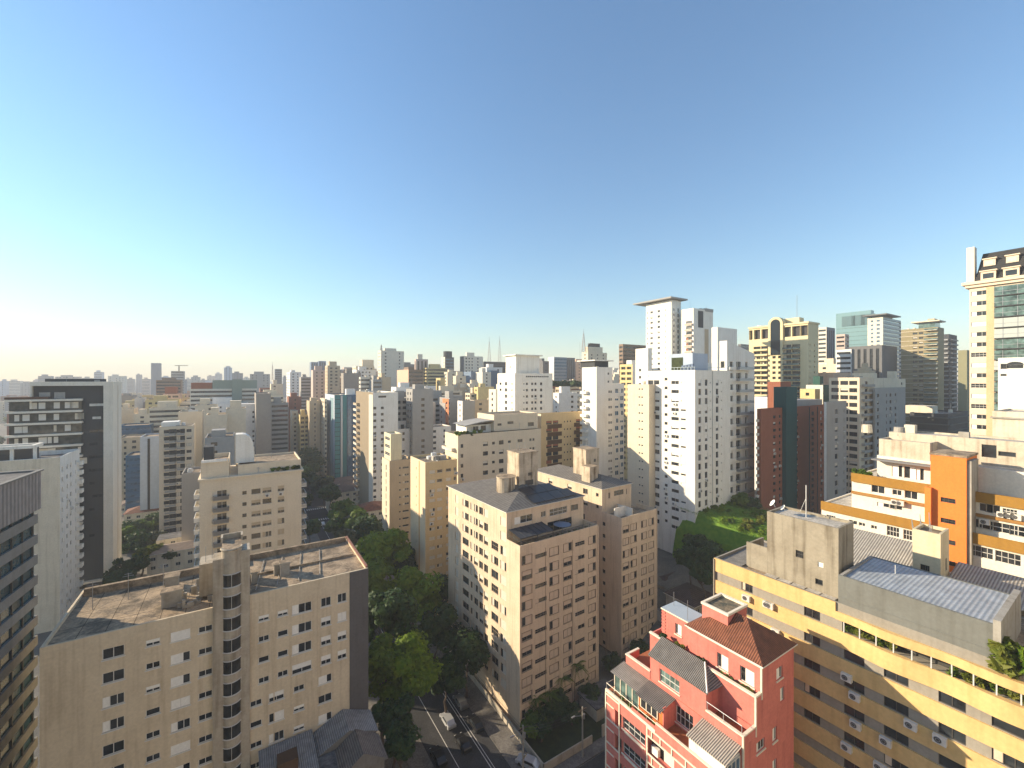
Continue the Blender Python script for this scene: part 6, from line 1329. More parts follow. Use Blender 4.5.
# ================================================================== trees and plants
BARK = wall('bark', (.10, .075, .055), .4, 1.0)
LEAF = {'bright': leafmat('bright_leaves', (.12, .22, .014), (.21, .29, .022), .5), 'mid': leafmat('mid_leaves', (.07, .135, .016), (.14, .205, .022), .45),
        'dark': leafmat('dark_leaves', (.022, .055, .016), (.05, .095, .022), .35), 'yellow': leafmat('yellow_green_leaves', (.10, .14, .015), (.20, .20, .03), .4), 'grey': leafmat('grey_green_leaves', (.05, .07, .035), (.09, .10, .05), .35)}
def crown_mesh(seed, rx, rz, n, size, lobes=22, flat_=.75):
    r = random.Random(seed); b = MB(); L = []
    for i in range(lobes):
        a = r.random() * 2 * pi; q = r.random() ** .6; z = r.uniform(-.55, .8)
        k = sqrt(max(.05, 1 - z * z * .8)) * q * .72
        L.append((rx * k * cos(a) * 1.08, rx * k * sin(a) * 1.08, rz * z * .78, (.2 + .26 * r.random() ** 1.5) * rx))
    for i in range(n):
        cx, cy, cz, lr = L[int(r.random() * lobes)]
        u = r.uniform(-1, 1); a = r.random() * 2 * pi; s = sqrt(1 - u * u); rr = lr * (.45 + .62 * r.random() ** .6)
        d = (s * cos(a), s * sin(a), u); p = (cx + d[0] * rr, cy + d[1] * rr, cz + d[2] * rr * flat_)
        # leaf clump: two crossed leaflets tilted about the outward direction
        nx, ny, nz = d[0] + r.uniform(-.7, .7), d[1] + r.uniform(-.7, .7), d[2] * .6 + .5 + r.uniform(-.6, .6)
        l = sqrt(nx * nx + ny * ny + nz * nz) or 1; nx, ny, nz = nx / l, ny / l, nz / l
        t = r.random() * 2 * pi; ax = (cos(t), sin(t), r.uniform(-.4, .4)); dt = ax[0] * nx + ax[1] * ny + ax[2] * nz; ux = [ax[0] - dt * nx, ax[1] - dt * ny, ax[2] - dt * nz]; l = sqrt(sum(c * c for c in ux)) or 1; ux = [c / l for c in ux]
        uy = (ny * ux[2] - nz * ux[1], nz * ux[0] - nx * ux[2], nx * ux[1] - ny * ux[0]); sz = size * 1.3 * (.5 + 1.0 * r.random()); w = sz * .55
        b.face([tuple(p[c] - ux[c] * sz for c in range(3)), tuple(p[c] - uy[c] * w for c in range(3)), tuple(p[c] + ux[c] * sz for c in range(3)), tuple(p[c] + uy[c] * w for c in range(3))])
    return b, L
def trunk_mesh(seed, h, rx, rz, lobes, r0=.35):
    r = random.Random(seed); b = MB(); zt = h - rz * .35
    p = (0, 0, -1.0); n = 5
    for k in range(n):
        q = (r.uniform(-.25, .25) * (k + 1) * .5, r.uniform(-.25, .25) * (k + 1) * .5, -1 + (zt * .75 + 1) * (k + 1) / n); b.bar(p, q, r0 * (1 - .12 * k), 7, 0, r0 * (1 - .12 * (k + 1))); p = q
    for (cx, cy, cz, lr) in lobes[:9]:
        m = (p[0] + cx * .45, p[1] + cy * .45, (p[2] + h + cz) / 2 - .4); b.bar(p, m, r0 * .38, 5, 0, r0 * .24); b.bar(m, (cx, cy, h + cz), r0 * .24, 5, 0, r0 * .08)
    return b
CACHE = {}
def tree(label, x, y, h, rx, rz, leaf, n=2500, size=.42, seed=1, group=None, z=None, proto=None, r0=.35):
    """h: height of the crown centre above the ground"""
    z = ground(x, y) if z is None else z
    o = empty('tree', (x, y, z), seed * 1.7, label, 'tree', group)
    key = proto and (proto, leaf, round(h, 1), round(rx, 1))
    if key and key in CACHE: cm, tm = CACHE[key]
    else:
        b, L = crown_mesh(seed, rx, rz, n, size); cm = b.mesh('crown', [LEAF[leaf]]); tm = trunk_mesh(seed, h, rx, rz, L, r0).mesh('trunk', [BARK])
        if key: CACHE[key] = (cm, tm)
    link('trunk', tm, o); c = link('crown', cm, o, (0, 0, h)); return o
def at(px, Y): return wx(px, Y), Y
def tree_px(label, px, py_top, Y, rx, leaf, h=None, rz=None, **k):
    x, y = at(px, Y); z = ground(x, y); rz = rz or rx * .8; top = wz(py_top, Y); return tree(label, x, y, max(2.5, top - z - rz * .92), rx, rz, leaf, z=z, **k)
# the street trees between the long slab and the corner block
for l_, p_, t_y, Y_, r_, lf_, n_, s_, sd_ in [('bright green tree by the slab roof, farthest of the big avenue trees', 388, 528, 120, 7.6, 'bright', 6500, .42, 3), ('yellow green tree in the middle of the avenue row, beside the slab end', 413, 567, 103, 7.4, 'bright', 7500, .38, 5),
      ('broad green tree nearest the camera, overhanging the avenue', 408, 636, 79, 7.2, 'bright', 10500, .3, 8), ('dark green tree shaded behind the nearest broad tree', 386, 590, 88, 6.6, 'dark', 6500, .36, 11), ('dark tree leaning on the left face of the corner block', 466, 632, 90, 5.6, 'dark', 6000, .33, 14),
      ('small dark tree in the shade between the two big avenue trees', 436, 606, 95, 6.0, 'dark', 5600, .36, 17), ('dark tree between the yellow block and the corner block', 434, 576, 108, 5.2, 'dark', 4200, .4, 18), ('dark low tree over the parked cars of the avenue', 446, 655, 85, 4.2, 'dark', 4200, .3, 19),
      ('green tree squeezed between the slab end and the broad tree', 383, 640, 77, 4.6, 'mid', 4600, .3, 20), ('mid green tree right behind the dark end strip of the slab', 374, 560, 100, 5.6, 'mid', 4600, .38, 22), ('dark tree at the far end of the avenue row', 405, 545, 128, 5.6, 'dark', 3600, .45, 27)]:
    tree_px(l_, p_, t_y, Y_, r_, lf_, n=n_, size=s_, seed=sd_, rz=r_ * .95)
tree_px('dark low tree between the workshop and the avenue', 393, 694, 69, 3.6, 'dark', n=3200, size=.28, seed=28); tree_px('dark bush tree by the workshop gable, lowest in the frame', 402, 728, 64, 3.0, 'dark', n=2600, size=.26, seed=29)
# corner garden of the beige block
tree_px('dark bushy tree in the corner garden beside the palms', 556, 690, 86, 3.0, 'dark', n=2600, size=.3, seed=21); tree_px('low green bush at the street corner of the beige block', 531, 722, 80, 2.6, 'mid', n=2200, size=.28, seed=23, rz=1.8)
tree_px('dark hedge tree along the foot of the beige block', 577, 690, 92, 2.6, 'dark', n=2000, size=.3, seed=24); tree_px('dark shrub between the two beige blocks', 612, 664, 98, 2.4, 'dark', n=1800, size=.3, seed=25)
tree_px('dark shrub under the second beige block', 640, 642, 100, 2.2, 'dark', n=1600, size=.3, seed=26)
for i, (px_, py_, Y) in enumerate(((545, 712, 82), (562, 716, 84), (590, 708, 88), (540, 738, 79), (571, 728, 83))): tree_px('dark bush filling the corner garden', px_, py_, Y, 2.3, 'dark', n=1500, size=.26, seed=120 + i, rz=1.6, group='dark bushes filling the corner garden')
def palm(label, x, y, z, h, n=13, fr=2.6, seed=1):
    r = random.Random(seed); o = empty('palm_tree', (x, y, z), r.random() * 6, label, 'palm'); b = MB(); p = (0, 0, -.5)
    for k in range(7): q = (.08 * k * k * .3, 0, -.5 + (h + .5) * (k + 1) / 7); b.bar(p, q, .16 - .008 * k, 7, 0, .155 - .008 * k); p = q
    b.build('trunk', flat('palm_bark', (.20, .17, .13), .9), o); b = MB()
    for i in range(n):
        a = 2 * pi * i / n + r.random() * .3; el = .9 - 1.1 * (i % 3) / 2 + r.uniform(-.1, .1); pts = []
        for k in range(9): t = k / 8; d = fr * t; pts.append((p[0] + cos(a) * d * cos(el * (1 - t * .3)), p[1] + sin(a) * d * cos(el * (1 - t * .3)), p[2] + d * sin(el) - 1.3 * fr * t * t * .62))
        for k in range(8):
            for s in (-1, 1):
                for m in (0, .5):
                    A = [pts[k][c] * (1 - m) + pts[k + 1][c] * m for c in range(3)]; ln = .75 * sin(pi * (.12 + .82 * (k + m) / 8)); v = (-sin(a) * s * ln + cos(a) * .3, cos(a) * s * ln + sin(a) * .3, -.35 * ln)
                    b.face([tuple(A), (A[0] + v[0] * .5 + cos(a) * .09, A[1] + v[1] * .5 + sin(a) * .09, A[2] + v[2] * .35), (A[0] + v[0], A[1] + v[1], A[2] + v[2]), (A[0] + v[0] * .5 - cos(a) * .06, A[1] + v[1] * .5 - sin(a) * .06, A[2] + v[2] * .35)])
    b.build('frond', LEAF['mid'], o); return o
for px_, py_, Y, lab, sd in ((574, 664, 89, 'tall palm against the front of the beige corner block', 1), (558, 674, 88, 'second palm left of the tall palm, same garden', 2), (536, 700, 82.5, 'small palm at the left end of the corner garden', 3), (526, 694, 83, 'short palm hugging the corner of the beige block', 4), (553, 690, 85, 'low spreading palm under the two taller palms', 5)):
    x, y = at(px_, Y); z = ground(x, y); palm(lab, x, y, z, max(2.0, wz(py_, Y) - z - .3), seed=sd, fr=2.4 if Y < 84 else 2.7)
# far street crossing
for i, (px_, py_, Y, rx, lf, lab) in enumerate(((308, 447, 262, 12, 'dark', 'huge dark round tree left of the teal glass tower'), (303, 462, 240, 10, 'dark', 'dark tree below the huge round tree, along the far street'), (324, 476, 222, 7, 'grey', 'pale grey green tree beside the far crossing'), (297, 492, 205, 7, 'dark', 'dark tree at the left edge of the far street'),
        (341, 500, 182, 6, 'mid', 'green tree at the right corner of the far crossing'), (352, 506, 172, 7, 'mid', 'green tree in front of the pale house by the crossing'), (337, 516, 170, 5, 'dark', 'dark tree right at the kerb below the crossing'), (366, 518, 160, 6, 'dark', 'dark tree under the notched white tower'), (346, 530, 150, 6, 'grey', 'olive tree right behind the slab roof corner'), (372, 540, 140, 6, 'dark', 'dark tree behind the farthest bright avenue tree'), (309, 520, 165, 4, 'dark', 'small dark tree left of the far street below the crossing'), (330, 486, 205, 5, 'dark', 'small dark tree beside the pale grey green tree'))):
    tree_px(lab, px_, py_, Y, rx, lf, n=2600, size=.62, seed=40 + i)
# left valley
for i, (px_, py_, Y, rx, lf, lab) in enumerate(((131, 522, 178, 7, 'dark', 'dark garden tree nearest the dark framed tower'), (141, 518, 184, 7, 'mid', 'green garden tree in the middle of the valley gardens'), (152, 516, 190, 7, 'dark', 'dark garden tree beside the narrow balcony tower'), (136, 533, 168, 6, 'dark', 'low dark tree in front of the valley garden trees'), (122, 528, 172, 5, 'mid', 'small green tree touching the dark framed tower'), (151, 531, 172, 5, 'grey', 'olive tree beside the balcony tower foot'), (128, 556, 140, 5.5, 'dark', 'dark tree just behind the slab roof'), (142, 549, 146, 2.6, 'yellow', 'small yellow green tree by the garden path'), (154, 545, 150, 2.4, 'yellow', 'yellow bush by the tan garden house'), (169, 550, 150, 2.4, 'dark', 'small dark tree on the tan garden house'), (116, 570, 130, 4, 'dark', 'dark shrub tree under the dark framed tower'))):
    tree_px(lab, px_, py_, Y, rx, lf, n=2200, size=.5, seed=60 + i)
# garden bank beside the tallest white block
for i, (px_, py_, Y, rx, lf, lab) in enumerate(((700, 536, 118, 4.6, 'dark', 'dark tree at the foot of the tallest white block'), (690, 548, 112, 3.8, 'dark', 'dark tree with a dry side, lowest by the white block'), (715, 545, 108, 4.8, 'dark', 'dark tree between the garden bank and the yellow slab'), (704, 562, 104, 3.4, 'dark', 'dark shrub tree behind the dark tiled house'), (742, 493, 140, 3.2, 'mid', 'small tree under the slanted white tower'), (752, 497, 138, 2.6, 'dark', 'dark bush at the foot of the brown brick block'))):
    tree_px(lab, px_, py_, Y, rx, lf, n=3000, size=.36, seed=80 + i)
# distant green masses
for i in range(70):
    r = random.Random(500 + i); Y = r.uniform(280, 800); px_ = r.uniform(-10, 640); x, y = at(px_, Y); lx = (x - 1.5) * cos(radians(33)) + (y - 81) * sin(radians(33))
    tree('leafy tree between the distant roofs', x, y, 6 + r.random() * 5, 6, 5, ['dark', 'mid', 'grey'][i % 3], n=700, size=1.0, seed=i % 6, group='trees between the distant roofs', proto='far%d' % (i % 6))
for i in range(9): x, y = at(552 + i * 3.6, 300 + 8 * (i % 3)); tree('dark tree on the slope below the faceted glass block', x, y, wz(381 + (i % 3) * 2, y) - ground(x, y) - 4, 6, 5, 'dark', n=700, size=.9, seed=i % 6, group='dark trees on the slope', proto='slope%d' % i)
def plant(label, x, y, z, rx, rz, leaf, n=260, size=.18, seed=1, group=None, cat='plant', name='potted_plant'):
    b, L = crown_mesh(seed, rx, rz, n, size, 7); o = b.build(name, LEAF[leaf], None, (x, y, z + rz * .7)); return tag(o, label, cat, group)
# planting on the yellow slab
for i in range(16):
    u = uc + 1.0 + i * .95; lf = 'yellow' if i % 3 else 'mid'
    if 5 <= i <= 8: continue
    x, y = Yb.dist(*Yb.loc('L', u, -.5)); plant('loggia plant in the glazed row behind the wavy yellow band', x, y, 38.1, .5, .5, lf, 120, .2, i, 'loggia plants behind the wavy band')
for i, (p, dz) in enumerate(((1000, .2), (1010, .3), (1020, .1), (1031, .2))):
    x, y = Yb.dist(*Yb.loc('L', YU(p), -.5 - .5 * (i % 2))); plant('big leafy palm shrub at the end of the yellow slab terrace', x, y, 40.3 + dz, 1.5, 1.6, 'yellow' if i % 2 == 0 else 'bright', 900, .34, 30 + i, 'leafy shrubs on the yellow slab terrace', 'shrub', 'shrub')
def rp(x, y): return R.dist(x, y)
for i in range(6): x, y = rp(5.75, 1.0 + i * .62); plant('low planter bush along the red terrace ledge', x, y, 34.5, .32, .32, 'mid' if i % 2 else 'yellow', 90, .14, i, 'bushes in the ledge planter')
for i, (x, y, lf, l) in enumerate(((5.8, 9.4, 'yellow', 'spiky yellow agave on the red upper terrace'), (5.7, 11.6, 'dark', 'dark potted bush left of the agave'), (5.8, 6.5, 'dark', 'slim dark cactus pot by the white terrace door'))): x, y = rp(x, y); plant(l, x, y, 34.4, .6, .6, lf, 200, .2, i)
for i in range(5): x, y = rp(.45, 8.6 + i * 1.2); plant('pot plant along the lower red balcony', x, y, 28.1, .3, .35, 'mid', 80, .13, i, 'pot plants on the lower red balcony')
for i in range(5): x, y = Rc.dist(*Rc.loc('F', Rc.u('F', 459 + i * 5.5), -.8)); plant('terrace shrub on the stepped cream block', x, y, Rc.zt - .6, 1.3, 1.0, ['mid', 'yellow', 'dark'][i % 3], 260, .3, i, 'shrubs on the cream roof terrace')
for i in range(6): x, y = K.dist(K.u('F', 273 + i * 5), 1.2); plant('shrub on the planted roof edge of the iron balcony block', x, y, K.zt, .9, .7, ['mid', 'yellow', 'dark'][i % 3], 220, .25, i, 'shrubs on the cream block roof edge')
for i in range(3): x, y = O.dist(*O.loc('L', OO(852 + i * 5), -.6 - 1.6)); plant('potted plant on the ochre edged corner terrace', x, y, O.zt + 5.6, .8, .8, 'mid', 200, .24, i, 'potted plants on the ochre terrace')
for i in range(7): x, y = A.dist(8.8 + i * 1.6, 1.0); plant('dark terrace shrub on the beige corner block', x, y, A.zt, .6, .7, 'dark', 150, .2, i, 'dark shrubs on the beige roof terrace')
# ================================================================== streets, kerbs, low houses, cars, poles, haze
ASPH = roofmat('asphalt', (.042, .042, .044), (.06, .06, .062), .2); PAVE = roofmat('pavement_concrete', (.12, .112, .10), (.19, .175, .155), .4); PAINT = wall('road_paint', (.62, .61, .58), .35, 1.5)
TS = radians(32.5); sx = (cos(TS), sin(TS)); sy = (-sin(TS), cos(TS)); SO = (1.5, 81.0)
def S_(x, y): return (SO[0] + sx[0] * x + sy[0] * y, SO[1] + sx[1] * x + sy[1] * y)
def strip(name, mat, x0, y0, x1, y1, dz, kind='structure', step=8.0, h=0.0):
    """sheet (or kerbed slab) lying on the ground, in street coordinates"""
    b = MB(); n = max(1, int((y1 - y0) / step)); m = max(1, int((x1 - x0) / step))
    P = lambda i, j: (lambda w: (w[0], w[1], ground(*w) + dz))(S_(x0 + (x1 - x0) * i / m, y0 + (y1 - y0) * j / n))
    for j in range(n):
        for i in range(m): b.face([P(i, j), P(i + 1, j), P(i + 1, j + 1), P(i, j + 1)])
    if h:
        lo = lambda p: (p[0], p[1], p[2] - h)
        for i in range(m):
            for j, fl in ((0, 0), (n, 1)): q = [lo(P(i, j)), lo(P(i + 1, j)), P(i + 1, j), P(i, j)]; b.face(q[::-1] if fl else q)
        for j in range(n):
            for i, fl in ((0, 1), (m, 0)): q = [lo(P(i, j)), lo(P(i, j + 1)), P(i, j + 1), P(i, j)]; b.face(q[::-1] if fl else q)
    o = b.build(name, mat); o['kind'] = kind; return o
RX0, RX1 = -16.5, -5.3
strip('road', ASPH, RX0, -60, RX1, 420, .03)
strip('cross_street', ASPH, RX1 + .01, -22, 90, -11.5, .03)
strip('far_cross_street', ASPH, -90, 158, RX0 - .01, 172, .03); strip('far_cross_street', ASPH, RX1 + .01, 158, 60, 172, .03)
strip('pavement', PAVE, RX1, -11.3, -1.2, 156, .14, h=.16); strip('pavement', PAVE, RX0 - 3.6, -60, RX0, 156, .14, h=.16); strip('pavement', PAVE, RX0 - 3.6, 174, RX0, 400, .14, h=.16); strip('pavement', PAVE, RX1, 174, RX1 + 3.6, 400, .14, h=.16)
strip('pavement', PAVE, -1.18, -11.3, 60, -9.2, .14, h=.16); strip('pavement', PAVE, RX1, -60, RX1 + 3, -22.2, .14, h=.16); strip('pavement', PAVE, RX1 + 3.02, -25, 60, -22.2, .14, h=.16)
for x in (-12.9, -8.2): strip('lane_line', PAINT, x - .06, -40, x + .06, 152, .036, step=6)
strip('lane_line', PAINT, -7.75, -40, -7.65, 40, .036, step=6)
for k in range(3): strip('stop_line', PAINT, -8.2, -6 - 4 * k, -7.2, -5.8 - 4 * k, .0365)
for k in range(11):
    for y in (153.5, 173.2): strip('crossing_bar', PAINT, RX0 + .6 + k * .98, y, RX0 + 1.1 + k * .98, y + 2.6, .037)
for k in range(4): strip('crossing_bar', PAINT, RX0 - 3.4, 160 + k * 2.6, RX0 - .2, 160.7 + k * 2.6, .037)
# corner garden: lawn, wall
LAWN = leafmat('lawn_grass', (.025, .035, .014), (.04, .055, .018), .1)
strip('garden_lawn', LAWN, -1.1, -9.0, 32, -.4, .1)
def yard_wall(label, pts, h=1.8, t=.2, mat=None, name='garden_wall'):
    b = MB()
    for (x0, y0), (x1, y1) in zip(pts, pts[1:]):
        A0, A1 = S_(x0, y0), S_(x1, y1); d = (A1[0] - A0[0], A1[1] - A0[1]); L = sqrt(d[0] ** 2 + d[1] ** 2); nx, ny = -d[1] / L * t, d[0] / L * t; z0, z1 = ground(*A0), ground(*A1)
        q = [(A0[0], A0[1]), (A1[0], A1[1]), (A1[0] + nx, A1[1] + ny), (A0[0] + nx, A0[1] + ny)]; z = [z0, z1, z1, z0]
        lo = [(p[0], p[1], zz - .3) for p, zz in zip(q, z)]; hi = [(p[0], p[1], zz + h) for p, zz in zip(q, z)]
        for k in range(4): j = (k + 1) % 4; b.face([lo[k], lo[j], hi[j], hi[k]])
        b.face(hi)
    return tag(b.build(name, mat or wall('garden_wall_render', (.45, .40, .32), .4, .6)), label, 'wall')
yard_wall('pale garden wall round the street corner of the beige corner block', [(-1.2, 30), (-1.2, -9.1), (10, -9.1)], 1.5); yard_wall('tan boundary wall along the side street, right of the garage gap', [(12.5, -9.1), (34, -9.1)], 2.2)
gx, gy = S_(14, -6); G_ = empty('garage', (gx, gy, ground(gx, gy)), TS, 'small dark roofed garage behind the tan boundary wall', 'garage'); b = MB(); b.box(0, 0, -.3, 7, 5, 2.6); b.build('wall', wall('garden_wall_render', (.45, .40, .32), .4, .6), G_); b = MB(); b.box(-.3, -.3, 2.602, 7.3, 5.3, 2.85); b.build('roof', ROOF_D, G_)
# houses
def house(label, px, Y, w, d, h, rise, wmat, tile, th=TH, top=None, z=None, hip=True, group=None):
    x, y = at(px, Y); z = ground(x, y) if z is None else z
    if top is not None: h = wz(top, Y) - z
    o = empty('house', (x, y, z), th, label, 'house', group); H = at_origin(None, None, None, (x, y), d, w, z, z + h, th, parent=o)
    H.rng = random.Random(label)
    for k in range(max(1, int(h / 3))):
        for i in range(max(1, int(w / 3.5))): H.win('F', 1.6 + i * 3.4, h - 1.6 - k * 3, 1.4, 1.2, 'two')
    H.finish(wmat, ROOF_D, 0, flatroof=True)
    if rise > 0: H.hiproof('roof', 0, 0, w, d, h + .15, rise, tile, .5, smat=TILE if tile is TILE_Y else tile)
    return H
DT = striped('dark_clay_tile', (.085, .055, .05), (.045, .03, .028), 0, .42, .8, 0, .8, .35); DTY = striped('dark_clay_tile_turned', (.085, .055, .05), (.045, .03, .028), 1, .42, .8, 0, .8, .35)
house('dark tiled house with a skylight between the second beige block and the yellow slab', 668, 116, 15, 10, 5, 2.6, CONC, DTY, top=597)
house('small dark tiled lean-to house behind the red house', 694, 102, 9, 8, 4, 1.6, CONC, DTY, top=607); house('grey flat roofed annex beside the small dark tiled house', 676, 104, 7, 6, 4, 0, GREY, DTY, top=620)
for i, (px_, Y, w, d, tp, lab) in enumerate(((122, 235, 24, 14, 497, 'long tiled house at the back of the valley, left'), (138, 240, 22, 14, 494, 'tiled house at the back of the valley, middle'), (153, 232, 18, 14, 497, 'tiled house at the back of the valley by the balcony tower'), (118, 210, 20, 12, 507, 'wide tiled house touching the dark framed tower'), (133, 214, 18, 12, 504, 'tiled house in the middle of the valley'), (148, 212, 16, 12, 503, 'small tiled house left of the balcony tower'), (124, 196, 18, 10, 515, 'grey tiled house just behind the garden trees'))):
    house(lab, px_, Y, w, d, 5, 2.2, CREAM, [TILE_Y, striped('grey_brown_tile', (.20, .13, .10), (.10, .07, .055), 1, .42, .85, 0, .8, .4)][i % 2], top=tp)
house('tan roofed garden house at the foot of the narrow balcony tower', 147, 146, 14, 9, 4, 1.2, CREAM, striped('pale_tan_tile', (.33, .25, .19), (.20, .15, .12), 1, .42, .85, 0, .6, .3), top=556); house('pale flat garden house behind the tan roofed one', 156, 160, 12, 8, 4, 0, CREAM, TILE, top=541)
for i, (px_, Y, w, d, tp, lab) in enumerate(((326, 240, 26, 14, 486, 'brown tiled house in front of the teal glass tower'), (345, 232, 22, 14, 489, 'brown tiled house left of the notched white tower'), (330, 212, 30, 12, 494, 'long pale house facing the far crossing'), (360, 176, 13, 11, 513, 'red tiled house with a white gable under the notched white tower'))):
    house(lab, px_, Y, w, d, 5, 2.4, WHITE if i == 3 else CREAM, [striped('grey_brown_tile', (.20, .13, .10), (.10, .07, .055), 1, .42, .85, 0, .8, .4), TILE_Y][i // 3], top=tp)
for i in range(14):
    r = random.Random(900 + i); house('small pale house crowded on the slope below the faceted glass block', 551 + r.random() * 30, 265 + 30 * r.random() + i, 8 + 5 * r.random(), 8, 5, 1.6 if i % 2 else 0, [CREAM, WHITE, TAN][i % 3], TILE_Y, top=386 + r.random() * 16, group='small houses crowded on the slope')
# corrugated sheds against the foot of the long slab
SH = at_origin('workshop', 'old workshop with pale and brown corrugated roofs at the foot of the long slab', 'workshop', (-30.1, 52), 9.0, 14.5, 0, 14.6, TH)
SH.finish(CONC_D, ROOF_D, .0, flatroof=True); h = SH.h
CG = striped('weathered_grey_corrugated', (.36, .37, .38), (.20, .205, .21), 0, .26, .6, .2, .8, .35); CBR = striped('brown_corrugated', (.22, .19, .165), (.11, .095, .085), 0, .26, .8, 0, .8, .35)
def gable(x0, x1, y0, y1, z, rise, mat, name='corrugated_roof'):
    b = MB(); xm = (x0 + x1) / 2; b.face([(x0, y0, z), (xm, y0, z + rise), (xm, y1, z + rise), (x0, y1, z)][::-1]); b.face([(xm, y0, z + rise), (x1, y0, z), (x1, y1, z), (xm, y1, z + rise)][::-1]); b.face([(x0, y0, z), (x1, y0, z), (xm, y0, z + rise)], 1); b.face([(x1, y1, z), (x0, y1, z), (xm, y1, z + rise)], 1); return SH.part(name, b, [mat, CONC_D])
gable(6.6, 14.9, 4.4, 9.2, h + .1, 1.8, CG); gable(8.2, 14.9, -.6, 4.3, h - .3, 2.2, CBR)
b = MB(); b.face([(-.4, -.6, h + .2), (6.4, -.6, h + .3), (6.4, 9.0, h + .9), (-.4, 9.0, h + .8)]); b.face([(-.4, -.6, h + .1), (6.4, -.6, h + .2), (6.4, -.6, h + .3), (-.4, -.6, h + .2)]); SH.part('corrugated_roof', b, CG)
SH.pbox('water_box', 1.6, 3.2, h + .3, 4.0, 5.2, h + 2.2, BRN)
# green bank: a raised lawn with shrubs
gb = MB(); C0 = (wx(748, 128), 128.0); n = 22
GBANK = leafmat('garden_bank_grass', (.11, .25, .014), (.18, .31, .02), .3)
for j in range(n):
    for i in range(n):
        def q(i, j):
            u, v = -13 + 30 * i / n, -16 + 34 * j / n; x = C0[0] + LX[0] * u - LX[1] * v; y = C0[1] + LX[1] * u + LX[0] * v
            e = smooth(0, 3, i) * smooth(0, 3, n - i) * smooth(0, 4, j) * smooth(0, 3, n - j); rr = random.Random(i * 977 + j); z = wz(520, 128) + .09 * v + .5 * rr.random() * e
            return (x, y, ground(x, y) - 1 + (z - ground(x, y) + 1) * (.0 if e == 0 else (.55 + .45 * e)))
        gb.face([q(i, j), q(i + 1, j), q(i + 1, j + 1), q(i, j + 1)])
o = gb.build('garden_bank', GBANK, smooth=True); o['kind'] = 'structure'
grng = random.Random(77); b = MB()
for i in range(9000):
    u, v = grng.uniform(-12, 15), grng.uniform(-14, 16); x = C0[0] + LX[0] * u - LX[1] * v; y = C0[1] + LX[1] * u + LX[0] * v; z = wz(520, 128) + .09 * v + .25
    a = grng.random() * 6.28; s = .14 + .2 * grng.random(); k = .35 * grng.random(); b.face([(x, y, z), (x + s * cos(a), y + s * sin(a), z + k), (x + s * 1.2 * cos(a + .7), y + s * 1.2 * sin(a + .7), z + .05 + k * .5)])
o = b.build('ground_cover', LEAF['bright']); o['kind'] = 'stuff'
for i in range(9):
    u, v = -8 + i * 2.6, -3.5 + (i % 3) * .9; x = C0[0] + LX[0] * u - LX[1] * v; y = C0[1] + LX[1] * u + LX[0] * v; plant('yellow green shrub in the row across the garden bank', x, y, wz(520, 128) + .09 * v, 1.5, 1.0, 'yellow', 420, .3, i, 'shrubs across the garden bank', 'shrub', 'shrub')
for i in range(46):
    u, v = grng.uniform(-11, 14), grng.uniform(-12, 14); x = C0[0] + LX[0] * u - LX[1] * v; y = C0[1] + LX[1] * u + LX[0] * v
    plant('low bush on the green garden bank', x, y, wz(520, 128) + .09 * v - .1, .9 + grng.random() * 1.1, .5 + .5 * grng.random(), ['bright', 'mid', 'bright'][i % 3], 240, .24, i % 9, 'low bushes spread over the garden bank', 'shrub', 'shrub')
